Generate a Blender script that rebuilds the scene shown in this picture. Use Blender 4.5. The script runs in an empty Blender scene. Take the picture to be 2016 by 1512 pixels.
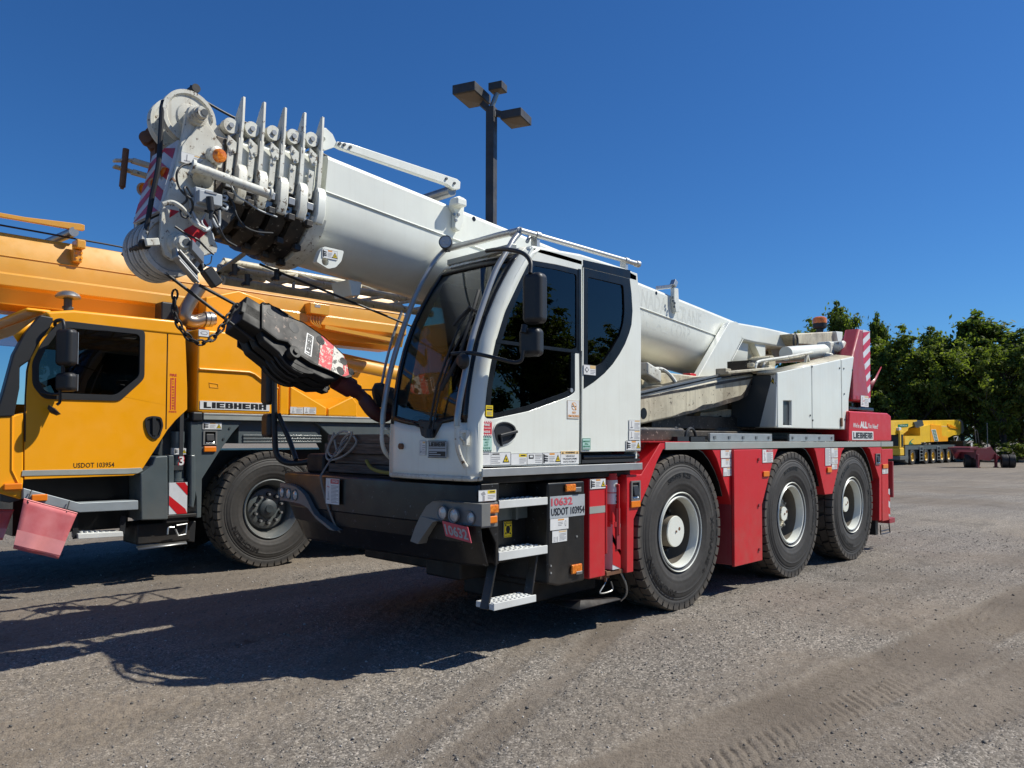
import bpy, bmesh, math, random
import numpy as np
from mathutils import Vector, Matrix
from mathutils.geometry import tessellate_polygon
random.seed(7)
SC = bpy.context.scene
COL = SC.collection
# ------------------------------------------------------------------ camera
FPX, CY = 1526.717, 813.495            # focal length and principal row for a 2016 px wide frame
YAW, PITCH, ROLL = 0.766194, 0.032755, 0.002704
CAM = Vector((-5.99139, -3.67396, 1.49558))
_f = Vector((math.cos(YAW)*math.cos(PITCH), math.sin(YAW)*math.cos(PITCH), math.sin(PITCH)))
_r = Vector((math.sin(YAW), -math.cos(YAW), 0)); _u = _r.cross(_f)
_R = _r*math.cos(ROLL)+_u*math.sin(ROLL); _U = _u*math.cos(ROLL)-_r*math.sin(ROLL)
cd = bpy.data.cameras.new('camera'); cam = bpy.data.objects.new('camera', cd); COL.objects.link(cam)
cd.sensor_width = 36; cd.lens = FPX/2016*36; cd.shift_y = (CY-756)/2016
cd.clip_start = 0.1; cd.clip_end = 4000
M = Matrix.Identity(4)
for i in range(3):
    M[i][0] = _R[i]; M[i][1] = _U[i]; M[i][2] = -_f[i]; M[i][3] = CAM[i]
cam.matrix_world = M
SC.camera = cam
# ------------------------------------------------------------------ light
SUN = Vector((0.68, -0.56, 1.0)).normalized()
elev = math.asin(SUN.z); azim = math.atan2(SUN.x, SUN.y)
w = bpy.data.worlds.new('World'); SC.world = w; w.use_nodes = True
nt = w.node_tree; nt.nodes.clear()
sky = nt.nodes.new('ShaderNodeTexSky'); sky.sky_type = 'NISHITA'; sky.sun_disc = False
sky.sun_elevation = elev; sky.sun_rotation = azim
sky.altitude = 300; sky.air_density = 1.0; sky.dust_density = 0.35; sky.ozone_density = 3.0
hs = nt.nodes.new('ShaderNodeHueSaturation'); hs.inputs['Saturation'].default_value = 1.12
bg = nt.nodes.new('ShaderNodeBackground'); bg.inputs['Strength'].default_value = 0.075
out = nt.nodes.new('ShaderNodeOutputWorld')
tn = nt.nodes.new('ShaderNodeMix'); tn.data_type = 'RGBA'; tn.blend_type = 'MULTIPLY'; tn.inputs[0].default_value = 1; tn.inputs[7].default_value = (.42, .79, 1.17, 1)
nt.links.new(sky.outputs[0], hs.inputs['Color']); nt.links.new(hs.outputs[0], tn.inputs[6]); nt.links.new(tn.outputs[2], bg.inputs[0]); nt.links.new(bg.outputs[0], out.inputs[0])
sl = bpy.data.lights.new('sun', 'SUN'); sl.energy = 4.6; sl.angle = math.radians(0.5); sl.color = (1.0, 0.965, 0.87)
so = bpy.data.objects.new('sun', sl); COL.objects.link(so)
so.rotation_euler = SUN.to_track_quat('Z', 'Y').to_euler()
vs = SC.view_settings
vs.view_transform = 'Standard'; vs.look = 'None'; vs.gamma = 1; vs.exposure = 0.24; vs.use_curve_mapping = False

# ------------------------------------------------------------------ measuring: a pixel of the photo met with a plane of the place
def at(px, py, X=None, Y=None, Z=None):
    d = _f*FPX + _R*(px-1008) - _U*(py-CY)
    k, v = (0, X) if X is not None else (1, Y) if Y is not None else (2, Z)
    return CAM + d*((v-CAM[k])/d[k])
def XZ(pts, Y): return [((p := at(a, b, Y=Y)).x, p.z) for a, b in pts]
def YZ(pts, X): return [((p := at(a, b, X=X)).y, p.z) for a, b in pts]

# ------------------------------------------------------------------ mesh building
def V(*a): return Vector(a)
def frame_of(axis):
    a = Vector(axis).normalized()
    t = Vector((0, 0, 1)) if abs(a.z) < 0.9 else Vector((1, 0, 0))
    x = t.cross(a).normalized(); y = a.cross(x)
    return x, y, a
class MB:
    def __init__(s): s.v = []; s.f = []; s.m = []; s.mi = 0
    def mat(s, i): s.mi = i; return s
    def add(s, vs, fs):
        b = len(s.v); s.v += [tuple(x) for x in vs]
        for q in fs: s.f.append(tuple(b+i for i in q)); s.m.append(s.mi)
        return s
    def box(s, x0, x1, y0, y1, z0, z1):
        x0, x1 = sorted((x0, x1)); y0, y1 = sorted((y0, y1)); z0, z1 = sorted((z0, z1))
        return s.add([(x0,y0,z0),(x1,y0,z0),(x1,y1,z0),(x0,y1,z0),(x0,y0,z1),(x1,y0,z1),(x1,y1,z1),(x0,y1,z1)],
                     [(0,3,2,1),(4,5,6,7),(0,1,5,4),(1,2,6,5),(2,3,7,6),(3,0,4,7)])
    def obox(s, c, r, u, w, h, t):
        """box centred at c, w along r, h along u, t along the normal"""
        r = Vector(r).normalized(); u = Vector(u).normalized(); n = r.cross(u).normalized(); c = Vector(c)
        P = [c+r*(w/2*a)+u*(h/2*b)+n*(t/2*d) for d in (-1,1) for a, b in ((-1,-1),(1,-1),(1,1),(-1,1))]
        return s.add(P, [(0,3,2,1),(4,5,6,7),(0,1,5,4),(1,2,6,5),(2,3,7,6),(3,0,4,7)])
    def beam(s, p, q, w, h, up=(0,0,1)):
        p = Vector(p); q = Vector(q); a = (q-p); L = a.length; a.normalize()
        r = a.cross(Vector(up)).normalized(); u = r.cross(a)
        return s.obox((p+q)/2, a, u, L, h, w) if True else s
    def prism(s, pts, ax, a, b):
        n = len(pts)
        def P(p, d):
            if ax == 'y': return (p[0], d, p[1])
            if ax == 'x': return (d, p[0], p[1])
            return (p[0], p[1], d)
        vs = [P(p, a) for p in pts]+[P(p, b) for p in pts]
        fs = [tuple(range(n)), tuple(range(2*n-1, n-1, -1))]+[(i, i+n, (i+1) % n+n, (i+1) % n) for i in range(n)]
        return s.add(vs, fs)
    def plate(s, outer, holes, ax, a, b):
        loops = [outer]+list(holes)
        tri = tessellate_polygon([[Vector((p[0], p[1], 0)) for p in l] for l in loops])
        flat = [p for l in loops for p in l]; n = len(flat)
        def P(p, d):
            if ax == 'y': return (p[0], d, p[1])
            if ax == 'x': return (d, p[0], p[1])
            return (p[0], p[1], d)
        vs = [P(p, a) for p in flat]+[P(p, b) for p in flat]
        fs = [tuple(t) for t in tri]+[tuple(i+n for i in t[::-1]) for t in tri]
        o = 0
        for l in loops:
            k = len(l); fs += [(o+i, o+i+n, o+(i+1) % k+n, o+(i+1) % k) for i in range(k)]; o += k
        return s.add(vs, fs)
    def cyl(s, p, q, r0, r1=None, n=20, caps=True):
        p = Vector(p); q = Vector(q); r1 = r0 if r1 is None else r1
        x, y, a = frame_of(q-p)
        A = [(math.cos(2*math.pi*i/n), math.sin(2*math.pi*i/n)) for i in range(n)]
        vs = [p+(x*c+y*d)*r0 for c, d in A]+[q+(x*c+y*d)*r1 for c, d in A]
        fs = [(i, (i+1) % n, (i+1) % n+n, i+n) for i in range(n)]
        if caps: fs += [tuple(range(n-1, -1, -1)), tuple(range(n, 2*n))]
        return s.add(vs, fs)
    def tube(s, pts, r, n=10, closed=False):
        pts = [Vector(p) for p in pts]; k = len(pts); rs = r if isinstance(r, (list, tuple)) else [r]*k
        vs = []; x = None
        for i, p in enumerate(pts):
            if closed: t = pts[(i+1) % k]-pts[i-1]
            else: t = pts[min(i+1, k-1)]-pts[max(i-1, 0)]
            t.normalize()
            if x is None: x = frame_of(t)[0]
            x = (x-t*x.dot(t)).normalized(); y = t.cross(x)
            vs += [p+(x*math.cos(2*math.pi*j/n)+y*math.sin(2*math.pi*j/n))*rs[i] for j in range(n)]
        fs = []
        for i in range(k if closed else k-1):
            a = i*n; b = ((i+1) % k)*n
            fs += [(a+j, a+(j+1) % n, b+(j+1) % n, b+j) for j in range(n)]
        if not closed: fs += [tuple(range(n-1, -1, -1)), tuple((k-1)*n+j for j in range(n))]
        return s.add(vs, fs)
    def lathe(s, prof, o, axis, n=40, mats=None, closed=False):
        """prof: (radius, height along axis)"""
        o = Vector(o); x, y, a = frame_of(axis); k = len(prof)
        b = len(s.v)
        for r, h in prof:
            s.v += [tuple(o+a*h+(x*math.cos(2*math.pi*j/n)+y*math.sin(2*math.pi*j/n))*r) for j in range(n)]
        for i in range(k if closed else k-1):
            A = b+i*n; B = b+((i+1) % k)*n
            for j in range(n):
                s.f.append((A+j, A+(j+1) % n, B+(j+1) % n, B+j)); s.m.append(mats[i] if mats else s.mi)
        return s
    def disc(s, c, axis, r, t, n=24): 
        a = Vector(axis).normalized(); c = Vector(c)
        return s.cyl(c-a*t/2, c+a*t/2, r, n=n)
    def grid(s, fn, nu, nv):
        b = len(s.v)
        for i in range(nu+1):
            for j in range(nv+1): s.v.append(tuple(fn(i/nu, j/nv)))
        for i in range(nu):
            for j in range(nv):
                q = b+i*(nv+1)+j; s.f.append((q, q+nv+1, q+nv+2, q+1)); s.m.append(s.mi)
        return s
    def bolt(s, c, n, r=.012, h=.012):
        c = Vector(c); n = Vector(n).normalized()
        return s.cyl(c, c+n*h, r, r, n=6)
    def build(s, name, mats, parent=None, bevel=0, seg=2, smooth=35, solid=0, subd=0, ang=40, fix=True):
        me = bpy.data.meshes.new(name)
        me.from_pydata(s.v, [], s.f)
        for m in (mats if isinstance(mats, (list, tuple)) else [mats]): me.materials.append(m)
        me.polygons.foreach_set('material_index', s.m)
        if fix and not me.get('x'):
            bm = bmesh.new(); bm.from_mesh(me); bmesh.ops.delete(bm, geom=[v for v in bm.verts if not v.link_faces], context='VERTS'); bmesh.ops.recalc_face_normals(bm, faces=bm.faces); bm.to_mesh(me); bm.free()
        if smooth:
            me.polygons.foreach_set('use_smooth', [True]*len(me.polygons))
            try: me.set_sharp_from_angle(angle=math.radians(smooth))
            except Exception: pass
        me.update()
        o = bpy.data.objects.new(name, me); COL.objects.link(o)
        if parent is not None: attach(o, parent)
        if solid:
            md = o.modifiers.new('solid', 'SOLIDIFY'); md.thickness = solid; md.offset = 0
        if subd:
            md = o.modifiers.new('sub', 'SUBSURF'); md.levels = subd; md.render_levels = subd
        if bevel:
            md = o.modifiers.new('bevel', 'BEVEL'); md.width = bevel; md.segments = seg; md.limit_method = 'ANGLE'; md.angle_limit = math.radians(ang); md.harden_normals = True
        return o
def attach(o, parent):
    o.parent = parent
    if parent.type == 'EMPTY' and parent.parent is None and not parent.get('_local'):
        o.matrix_parent_inverse = Matrix.Translation(-parent.location)
    elif parent.get('_shift') is not None:
        o.matrix_parent_inverse = Matrix.Translation(-Vector(parent['_shift']))
def thing(name, label, cat, loc=(0,0,0), rz=0, group=None, local=False, kind=None):
    o = bpy.data.objects.new(name, None); COL.objects.link(o)
    o.empty_display_size = 0.3
    o.location = loc; o.rotation_euler = (0, 0, rz)
    o['label'] = label; o['category'] = cat
    if group: o['group'] = group
    if local or rz: o['_local'] = 1
    return o
def tag(o, label, cat, group=None):
    o['label'] = label; o['category'] = cat
    if group: o['group'] = group
    return o
def copy_tree(o, parent=None, loc=None, rz=None, top=True):
    c = o.copy(); COL.objects.link(c)
    if parent is not None: c.parent = parent; c.matrix_parent_inverse = o.matrix_parent_inverse.copy()
    if loc is not None: c.location = loc
    if rz is not None: c.rotation_euler = (0, 0, rz)
    for ch in list(o.children): copy_tree(ch, c)
    return c
def arc(c, r, a0, a1, n, plane='xz', d=0):
    out = []
    for i in range(n+1):
        t = math.radians(a0+(a1-a0)*i/n)
        out.append((c[0]+r*math.cos(t), c[1]+r*math.sin(t)))
    return out
def smoothpath(pts, k=6):
    """Catmull-Rom through 3-D points"""
    P = [Vector(p) for p in pts]; P = [P[0]*2-P[1]]+P+[P[-1]*2-P[-2]]; out = []
    for i in range(1, len(P)-2):
        a, b, c, d = P[i-1:i+3]
        for j in range(k):
            t = j/k
            out.append(0.5*((2*b)+(c-a)*t+(2*a-5*b+4*c-d)*t*t+(3*b-a-3*c+d)*t**3))
    out.append(P[-2]); return out
def roundpoly(pts, r, k=4):
    """round the corners of a 2-D polygon"""
    out = []; n = len(pts)
    for i in range(n):
        a = Vector(pts[i-1]); b = Vector(pts[i]); c = Vector(pts[(i+1) % n])
        d1 = (a-b); d2 = (c-b); rr = min(r, d1.length*.45, d2.length*.45)
        p = b+d1.normalized()*rr; q = b+d2.normalized()*rr
        for j in range(k+1):
            t = j/k; out.append(tuple(p*(1-t)**2+b*2*t*(1-t)+q*t*t))
    return out

# ------------------------------------------------------------------ materials
def nodes_of(m):
    m.use_nodes = True; return m.node_tree, m.node_tree.nodes['Principled BSDF']
def noise(nt, scale, detail=4, rough=.55, coord='Object', vec=None, dist=0):
    n = nt.nodes.new('ShaderNodeTexNoise'); n.inputs['Scale'].default_value = scale; n.inputs['Detail'].default_value = detail
    n.inputs['Roughness'].default_value = rough; n.inputs['Distortion'].default_value = dist
    if vec is None:
        tc = nt.nodes.new('ShaderNodeTexCoord'); vec = tc.outputs[coord]
    nt.links.new(vec, n.inputs['Vector']); return n
def ramp(nt, src, stops):
    r = nt.nodes.new('ShaderNodeValToRGB'); nt.links.new(src, r.inputs[0])
    e = r.color_ramp.elements
    while len(e) < len(stops): e.new(.5)
    for el, (p, c) in zip(e, stops):
        el.position = p; el.color = (c, c, c, 1) if isinstance(c, (int, float)) else (*c, 1)
    return r
def mixc(nt, fac, a, b, mode='MIX'):
    m = nt.nodes.new('ShaderNodeMix'); m.data_type = 'RGBA'; m.blend_type = mode
    for s, v in ((m.inputs[0], fac), (m.inputs[6], a), (m.inputs[7], b)):
        if isinstance(v, bpy.types.NodeSocket): nt.links.new(v, s)
        elif isinstance(v, (int, float)): s.default_value = v
        else: s.default_value = (*v, 1)
    return m.outputs[2]
def mapping(nt, scale=(1,1,1), coord='Object'):
    tc = nt.nodes.new('ShaderNodeTexCoord'); mp = nt.nodes.new('ShaderNodeMapping'); mp.inputs['Scale'].default_value = scale
    nt.links.new(tc.outputs[coord], mp.inputs[0]); return mp.outputs[0]
def paint(name, col, rough=.38, dirt=.25, dirtcol=(.16,.12,.08), chips=0, chipcol=(.25,.24,.22), coat=.25, metal=0, bump=.0, streak=.0, peel=0, splash=0):
    m = bpy.data.materials.new(name); nt, b = nodes_of(m)
    b.inputs['Roughness'].default_value = rough; b.inputs['Metallic'].default_value = metal
    b.inputs['Coat Weight'].default_value = coat; b.inputs['Coat Roughness'].default_value = .12
    n1 = noise(nt, 2.3, 6, .62); r1 = ramp(nt, n1.outputs[0], [(.42, 0), (.78, dirt)])
    c = mixc(nt, r1.outputs[0], col, dirtcol)
    n3 = noise(nt, .9, 3); r3 = ramp(nt, n3.outputs[0], [(.3, .93), (.7, 1.0)])
    c = mixc(nt, 1.0, c, r3.outputs[0], 'MULTIPLY')
    if streak:
        n2 = noise(nt, 1, 5, .6, vec=mapping(nt, (26, 26, 1.2))); r2 = ramp(nt, n2.outputs[0], [(.5, 0), (.82, streak)])
        c = mixc(nt, r2.outputs[0], c, dirtcol)
    if splash:      # dried road spray climbing the low panels
        tc_ = nt.nodes.new('ShaderNodeTexCoord'); sx_ = nt.nodes.new('ShaderNodeSeparateXYZ'); nt.links.new(tc_.outputs['Object'], sx_.inputs[0])
        mr_ = nt.nodes.new('ShaderNodeMapRange'); mr_.inputs[1].default_value = 1.15; mr_.inputs[2].default_value = .35; nt.links.new(sx_.outputs[2], mr_.inputs[0])
        ns_ = noise(nt, 3.2, 9, .72); rs_ = ramp(nt, ns_.outputs[0], [(.38, 0), (.68, 1)]); mu_ = nt.nodes.new('ShaderNodeMath'); mu_.operation = 'MULTIPLY'; nt.links.new(mr_.outputs[0], mu_.inputs[0]); nt.links.new(rs_.outputs[0], mu_.inputs[1])
        mv_ = nt.nodes.new('ShaderNodeMath'); mv_.operation = 'MULTIPLY'; mv_.inputs[1].default_value = splash; nt.links.new(mu_.outputs[0], mv_.inputs[0]); c = mixc(nt, mv_.outputs[0], c, (.23,.19,.15))
    if chips:
        n4 = noise(nt, 24, 9, .75); r4 = ramp(nt, n4.outputs[0], [(.62-.05*chips, 0), (.64-.05*chips, 1)])
        c = mixc(nt, r4.outputs[0], c, chipcol)
    nt.links.new(c, b.inputs['Base Color'])
    n5 = noise(nt, 7, 4); r5 = ramp(nt, n5.outputs[0], [(.3, rough*.8), (.75, min(1, rough*1.35))]); nt.links.new(r5.outputs[0], b.inputs['Roughness'])
    if bump or peel:
        n6 = noise(nt, 180 if peel else 30, 3); bp = nt.nodes.new('ShaderNodeBump'); bp.inputs['Strength'].default_value = bump or peel
        bp.inputs['Distance'].default_value = .002; nt.links.new(n6.outputs[0], bp.inputs['Height']); nt.links.new(bp.outputs[0], b.inputs['Normal'])
    return m
def plain(name, col, rough=.5, metal=0, spec=.5, emit=0):
    m = bpy.data.materials.new(name); nt, b = nodes_of(m)
    n1 = noise(nt, 9, 5); r1 = ramp(nt, n1.outputs[0], [(.3, .86), (.7, 1.0)])
    c = mixc(nt, 1.0, col, r1.outputs[0], 'MULTIPLY'); nt.links.new(c, b.inputs['Base Color'])
    b.inputs['Roughness'].default_value = rough; b.inputs['Metallic'].default_value = metal
    b.inputs['Specular IOR Level'].default_value = spec
    return m
def glass(name, tint, ior=1.5, rough=0.0, extra=0.0):
    m = bpy.data.materials.new(name); m.use_nodes = True; nt = m.node_tree; nt.nodes.clear()
    o = nt.nodes.new('ShaderNodeOutputMaterial'); mx = nt.nodes.new('ShaderNodeMixShader')
    t = nt.nodes.new('ShaderNodeBsdfTransparent'); g = nt.nodes.new('ShaderNodeBsdfGlossy'); fr = nt.nodes.new('ShaderNodeFresnel')
    t.inputs[0].default_value = (*tint, 1); g.inputs['Roughness'].default_value = rough; g.inputs[0].default_value = (.95,.97,1,1)
    fr.inputs[0].default_value = ior
    ad = nt.nodes.new('ShaderNodeMath'); ad.operation = 'ADD'; ad.inputs[1].default_value = extra; ad.use_clamp = True
    nt.links.new(fr.outputs[0], ad.inputs[0]); nt.links.new(ad.outputs[0], mx.inputs[0])
    nt.links.new(t.outputs[0], mx.inputs[1]); nt.links.new(g.outputs[0], mx.inputs[2]); nt.links.new(mx.outputs[0], o.inputs[0])
    return m
MT = dict(
 white=paint('white_paint', (.82,.835,.755), .36, .2, (.48,.43,.34), streak=.17),
 boomw=paint('boom_white_paint', (.80,.815,.735), .42, .18, (.50,.46,.38), streak=.15, coat=.25),
 oldwhite=paint('weathered_white_paint', (.72,.72,.64), .5, .55, (.30,.22,.13), chips=.75, chipcol=(.12,.075,.04), streak=.55, coat=.1),
 cream=paint('cream_grimy_paint', (.66,.60,.44), .5, .9, (.16,.12,.075), chips=.45, chipcol=(.12,.09,.06), streak=.6, coat=.1),
 red=paint('red_paint', (.62,.010,.018), .42, .10, (.36,.04,.03), streak=.20, coat=.12, splash=.32),
 redfade=paint('faded_red_paint', (.33,.03,.04), .5, .35, (.33,.16,.14), streak=.2, coat=.1),
 yellow=paint('yellow_paint', (1.0,.41,.004), .38, .05, (.70,.28,.02), streak=.05, coat=.15),
 yellowb=paint('boom_yellow_paint', (.74,.35,.03), .34, .22, (.62,.40,.14), streak=.0, coat=.4),
 yellow2=paint('lemon_yellow_paint', (.92,.56,.02), .4, .25, (.35,.22,.05)),
 grey=paint('slate_grey_paint', (.085,.108,.115), .42, .2, (.16,.14,.12), splash=.4),
 greydk=paint('dark_grey_paint', (.04,.05,.055), .5, .3, (.10,.09,.08)),
 black=paint('black_paint', (.0045,.005,.006), .36, .14, (.03,.026,.022), chips=-.1, chipcol=(.10,.11,.13), coat=.06, splash=.16),
 blackclean=paint('black_gloss_trim', (.004,.0045,.005), .30, .1, (.02,.02,.02), coat=.0),
 blackrust=paint('black_rusty_steel', (.010,.0095,.009), .6, .5, (.05,.028,.016), coat=0, bump=.3),
 grease=paint('greasy_black_metal', (.012,.011,.010), .45, .75, (.20,.15,.10), chips=.35, chipcol=(.30,.27,.22), coat=0, bump=.3),
 plastic=plain('black_plastic', (.018,.019,.021), .48),
 rubber=None, alu=plain('brushed_aluminium', (.62,.62,.60), .42, .85),
 strip=paint('aluminium_strip', (.42,.44,.40), .42, .35, (.25,.25,.2), metal=.25, coat=0),
 galv=paint('galvanised_steel', (.36,.40,.42), .48, .5, (.22,.24,.25), metal=.35, coat=0),
 tread=paint('white_step_tread', (.72,.73,.70), .5, .4, (.3,.28,.25), coat=0),
 chrome=plain('polished_tube', (.42,.42,.41), .30, .55),
 pipe=plain('heat_stained_pipe', (.30,.25,.20), .30, .75),
 steel=plain('dull_steel', (.34,.34,.33), .4, .8),
 rope=plain('steel_rope', (.018,.018,.019), .5, .2),
 amber=None, lens=None, orange=plain('amber_plastic', (.85,.22,.01), .28),
 grille=plain('silver_bezel', (.20,.20,.19), .45, .1),
 inner=plain('dark_cab_interior', (.03,.032,.035), .7), seat=plain('dark_seat_fabric', (.05,.055,.07), .85),
 glassf=glass('windscreen_glass', (.76,.85,.79), 1.5, extra=.01),
 glassr=glass('right_side_glass', (.48,.56,.50), 1.5), glass=glass('tinted_side_glass', (.22,.27,.28), 1.5), glassd=glass('dark_side_glass', (.12,.13,.14), 1.6),
 d_white=plain('label_white', (.78,.78,.76), .45), d_black=plain('label_black', (.012,.012,.014), .45), d_yellow=plain('label_yellow', (.82,.60,.02), .45),
 d_red=plain('label_red', (.62,.035,.05), .45), d_green=plain('label_green', (.02,.20,.10), .45), d_mint=plain('label_mint', (.45,.68,.60), .45), d_grey=plain('label_grey', (.42,.45,.47), .45),
 d_orange=plain('label_orange', (.80,.36,.08), .45), d_line=plain('label_print_grey', (.33,.33,.34), .5), d_pink=plain('number_red', (.60,.10,.13), .45), d_tan=plain('label_tan', (.80,.55,.25), .5),
 reflw=plain('reflective_white', (.66,.67,.68), .4), reflr=plain('reflective_red', (.58,.015,.02), .35),
 ghost=plain('removed_lettering_ghost', (.70,.715,.65), .45), ghosty=plain('removed_yellow_lettering', (.72,.33,.03), .5),
 rust=paint('rusty_steel', (.16,.07,.035), .75, .6, (.30,.16,.08), coat=0, bump=.4),
 flag=None, wood=None, strap=plain('grey_webbing', (.20,.19,.175), .8), nylon=plain('white_grey_rope', (.42,.38,.34), .85), ropey=plain('yellow_rope', (.34,.28,.06), .85),
 tail=plain('tail_lamp_red', (.45,.02,.015), .3), green=plain('logo_green', (.02,.18,.09), .5), lampglass=plain('lamp_diffuser', (.20,.15,.10), .55), bronze=paint('bronze_lamp_paint', (.045,.042,.04), .5, .5, (.12,.11,.10), coat=0),
)
def mk_rubber():
    m = bpy.data.materials.new('tyre_rubber'); nt, b = nodes_of(m)
    n1 = noise(nt, 3.5, 6, .6); n2 = noise(nt, 26, 5, .6)
    r1 = ramp(nt, n1.outputs[0], [(.3, (.022,.021,.020)), (.6, (.040,.037,.034)), (.8, (.065,.058,.050))])
    r2 = ramp(nt, n2.outputs[0], [(.35, .75), (.7, 1.1)])
    c = mixc(nt, 1.0, r1.outputs[0], r2.outputs[0], 'MULTIPLY')
    tc = nt.nodes.new('ShaderNodeTexCoord'); mp = nt.nodes.new('ShaderNodeMapping'); mp.inputs['Scale'].default_value = (1,0,1); nt.links.new(tc.outputs['Object'], mp.inputs[0])
    ln = nt.nodes.new('ShaderNodeVectorMath'); ln.operation = 'LENGTH'; nt.links.new(mp.outputs[0], ln.inputs[0])
    # tread and shoulder carry dried mud, the wall faint scuff rings
    rd = ramp(nt, ln.outputs['Value'], [(.40, .12), (.62, .08), (.645, .55), (.69, .85)]); nd = noise(nt, 6, 7, .7); rn = ramp(nt, nd.outputs[0], [(.3, .25), (.65, 1)])
    fm = mixc(nt, 1, rd.outputs[0], rn.outputs[0], 'MULTIPLY'); c = mixc(nt, fm, c, (.135,.112,.088))
    nt.links.new(c, b.inputs['Base Color'])
    b.inputs['Roughness'].default_value = .66
    bp = nt.nodes.new('ShaderNodeBump'); bp.inputs['Strength'].default_value = .25; bp.inputs['Distance'].default_value = .003
    nt.links.new(n2.outputs[0], bp.inputs['Height']); nt.links.new(bp.outputs[0], b.inputs['Normal'])
    return m
MT['rubber'] = mk_rubber()
MT['rubtext'] = plain('tyre_lettering', (.012,.011,.011), .45)
def mk_amber():
    m = bpy.data.materials.new('amber_lens'); nt, b = nodes_of(m)
    vo = nt.nodes.new('ShaderNodeTexVoronoi'); vo.inputs['Scale'].default_value = 70; vo.distance = 'CHEBYCHEV'
    nt.links.new(mapping(nt), vo.inputs['Vector'])
    r = ramp(nt, vo.outputs[0], [(.1, (.95,.30,.02)), (.6, (.60,.13,.005))]); nt.links.new(r.outputs[0], b.inputs['Base Color'])
    b.inputs['Roughness'].default_value = .2; b.inputs['Coat Weight'].default_value = .6
    return m
MT['amber'] = mk_amber()
def mk_lens():
    m = bpy.data.materials.new('headlamp_lens'); nt, b = nodes_of(m)
    b.inputs['Base Color'].default_value = (.50,.50,.48,1); b.inputs['Metallic'].default_value = .15; b.inputs['Roughness'].default_value = .15
    n = noise(nt, 22, 2); bp = nt.nodes.new('ShaderNodeBump'); bp.inputs['Strength'].default_value = .5; bp.inputs['Distance'].default_value = .02
    nt.links.new(n.outputs[0], bp.inputs['Height']); nt.links.new(bp.outputs[0], b.inputs['Normal'])
    b.inputs['Coat Weight'].default_value = 1
    return m
MT['lens'] = mk_lens()
def mk_wood():
    m = bpy.data.materials.new('weathered_timber'); nt, b = nodes_of(m)
    n = noise(nt, 1, 7, .65, vec=mapping(nt, (60, 4, 60))); r = ramp(nt, n.outputs[0], [(.25, (.05,.035,.026)), (.55, (.16,.115,.09)), (.8, (.26,.21,.17))])
    nt.links.new(r.outputs[0], b.inputs['Base Color']); b.inputs['Roughness'].default_value = .9
    bp = nt.nodes.new('ShaderNodeBump'); bp.inputs['Strength'].default_value = .6; bp.inputs['Distance'].default_value = .01
    nt.links.new(n.outputs[0], bp.inputs['Height']); nt.links.new(bp.outputs[0], b.inputs['Normal'])
    return m
MT['wood'] = mk_wood()
def mk_flag(name='red_mesh_vinyl', col=(.74,.13,.15)):
    m = bpy.data.materials.new(name); m.use_nodes = True; nt = m.node_tree; b = nt.nodes['Principled BSDF']
    n = noise(nt, 5, 5); r = ramp(nt, n.outputs[0], [(.3, col), (.7, (col[0]*1.15, col[1]*2.2, col[2]*2.0))]); nt.links.new(r.outputs[0], b.inputs['Base Color'])
    b.inputs['Roughness'].default_value = .6
    ck = nt.nodes.new('ShaderNodeTexChecker'); ck.inputs['Scale'].default_value = 260; nt.links.new(mapping(nt), ck.inputs[0])
    bp = nt.nodes.new('ShaderNodeBump'); bp.inputs['Strength'].default_value = .4; bp.inputs['Distance'].default_value = .002
    nt.links.new(ck.outputs[1], bp.inputs['Height']); nt.links.new(bp.outputs[0], b.inputs['Normal'])
    tl = nt.nodes.new('ShaderNodeBsdfTranslucent'); nt.links.new(r.outputs[0], tl.inputs[0])
    mx = nt.nodes.new('ShaderNodeMixShader'); mx.inputs[0].default_value = .2
    nt.links.new(b.outputs[0], mx.inputs[1]); nt.links.new(tl.outputs[0], mx.inputs[2]); nt.links.new(mx.outputs[0], nt.nodes['Material Output'].inputs[0])
    return m
MT['flag'] = mk_flag()

# ------------------------------------------------------------------ lettering and labels
_tc = {}
def glyphs(s, bold=.02, ital=0):
    k = (s, bold, ital)
    if k not in _tc:
        cu = bpy.data.curves.new('t', 'FONT'); cu.body = s; cu.size = 1; cu.offset = bold; cu.resolution_u = 2; cu.shear = ital
        ob = bpy.data.objects.new('t', cu); COL.objects.link(ob)
        dg = bpy.context.evaluated_depsgraph_get(); dg.update()
        me = bpy.data.meshes.new_from_object(ob.evaluated_get(dg))
        vs = [Vector(v.co) for v in me.vertices]; fs = [tuple(p.vertices) for p in me.polygons]
        bpy.data.objects.remove(ob); bpy.data.curves.remove(cu); bpy.data.meshes.remove(me)
        x0 = min(v.x for v in vs); x1 = max(v.x for v in vs); y0 = min(v.y for v in vs); y1 = max(v.y for v in vs)
        _tc[k] = ([((v.x-x0)/(x1-x0), (v.y-y0)/(y1-y0)) for v in vs], fs, (x1-x0)/(y1-y0))
    return _tc[k]
def put_text(mb, s, tl, r, u, w, h, bold=.02, ital=0, lift=.0012):
    """text filling the box that hangs from top-left tl"""
    v, f, asp = glyphs(s, bold, ital)
    r = Vector(r).normalized(); u = Vector(u).normalized(); n = r.cross(u); tl = Vector(tl)
    if w is None: w = h*asp
    return mb.add([tl+r*(a*w)-u*((1-b)*h)+n*lift for a, b in v], f)
class Frame:
    """a flat place for print: origin top-left, r to the right, u up"""
    def __init__(s, tl, r, u, w, h): s.o = Vector(tl); s.r = Vector(r).normalized(); s.u = Vector(u).normalized(); s.w = w; s.h = h; s.n = s.r.cross(s.u).normalized()
    def p(s, a, b, l=0): return s.o+s.r*(a*s.w)-s.u*(b*s.h)+s.n*l
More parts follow.
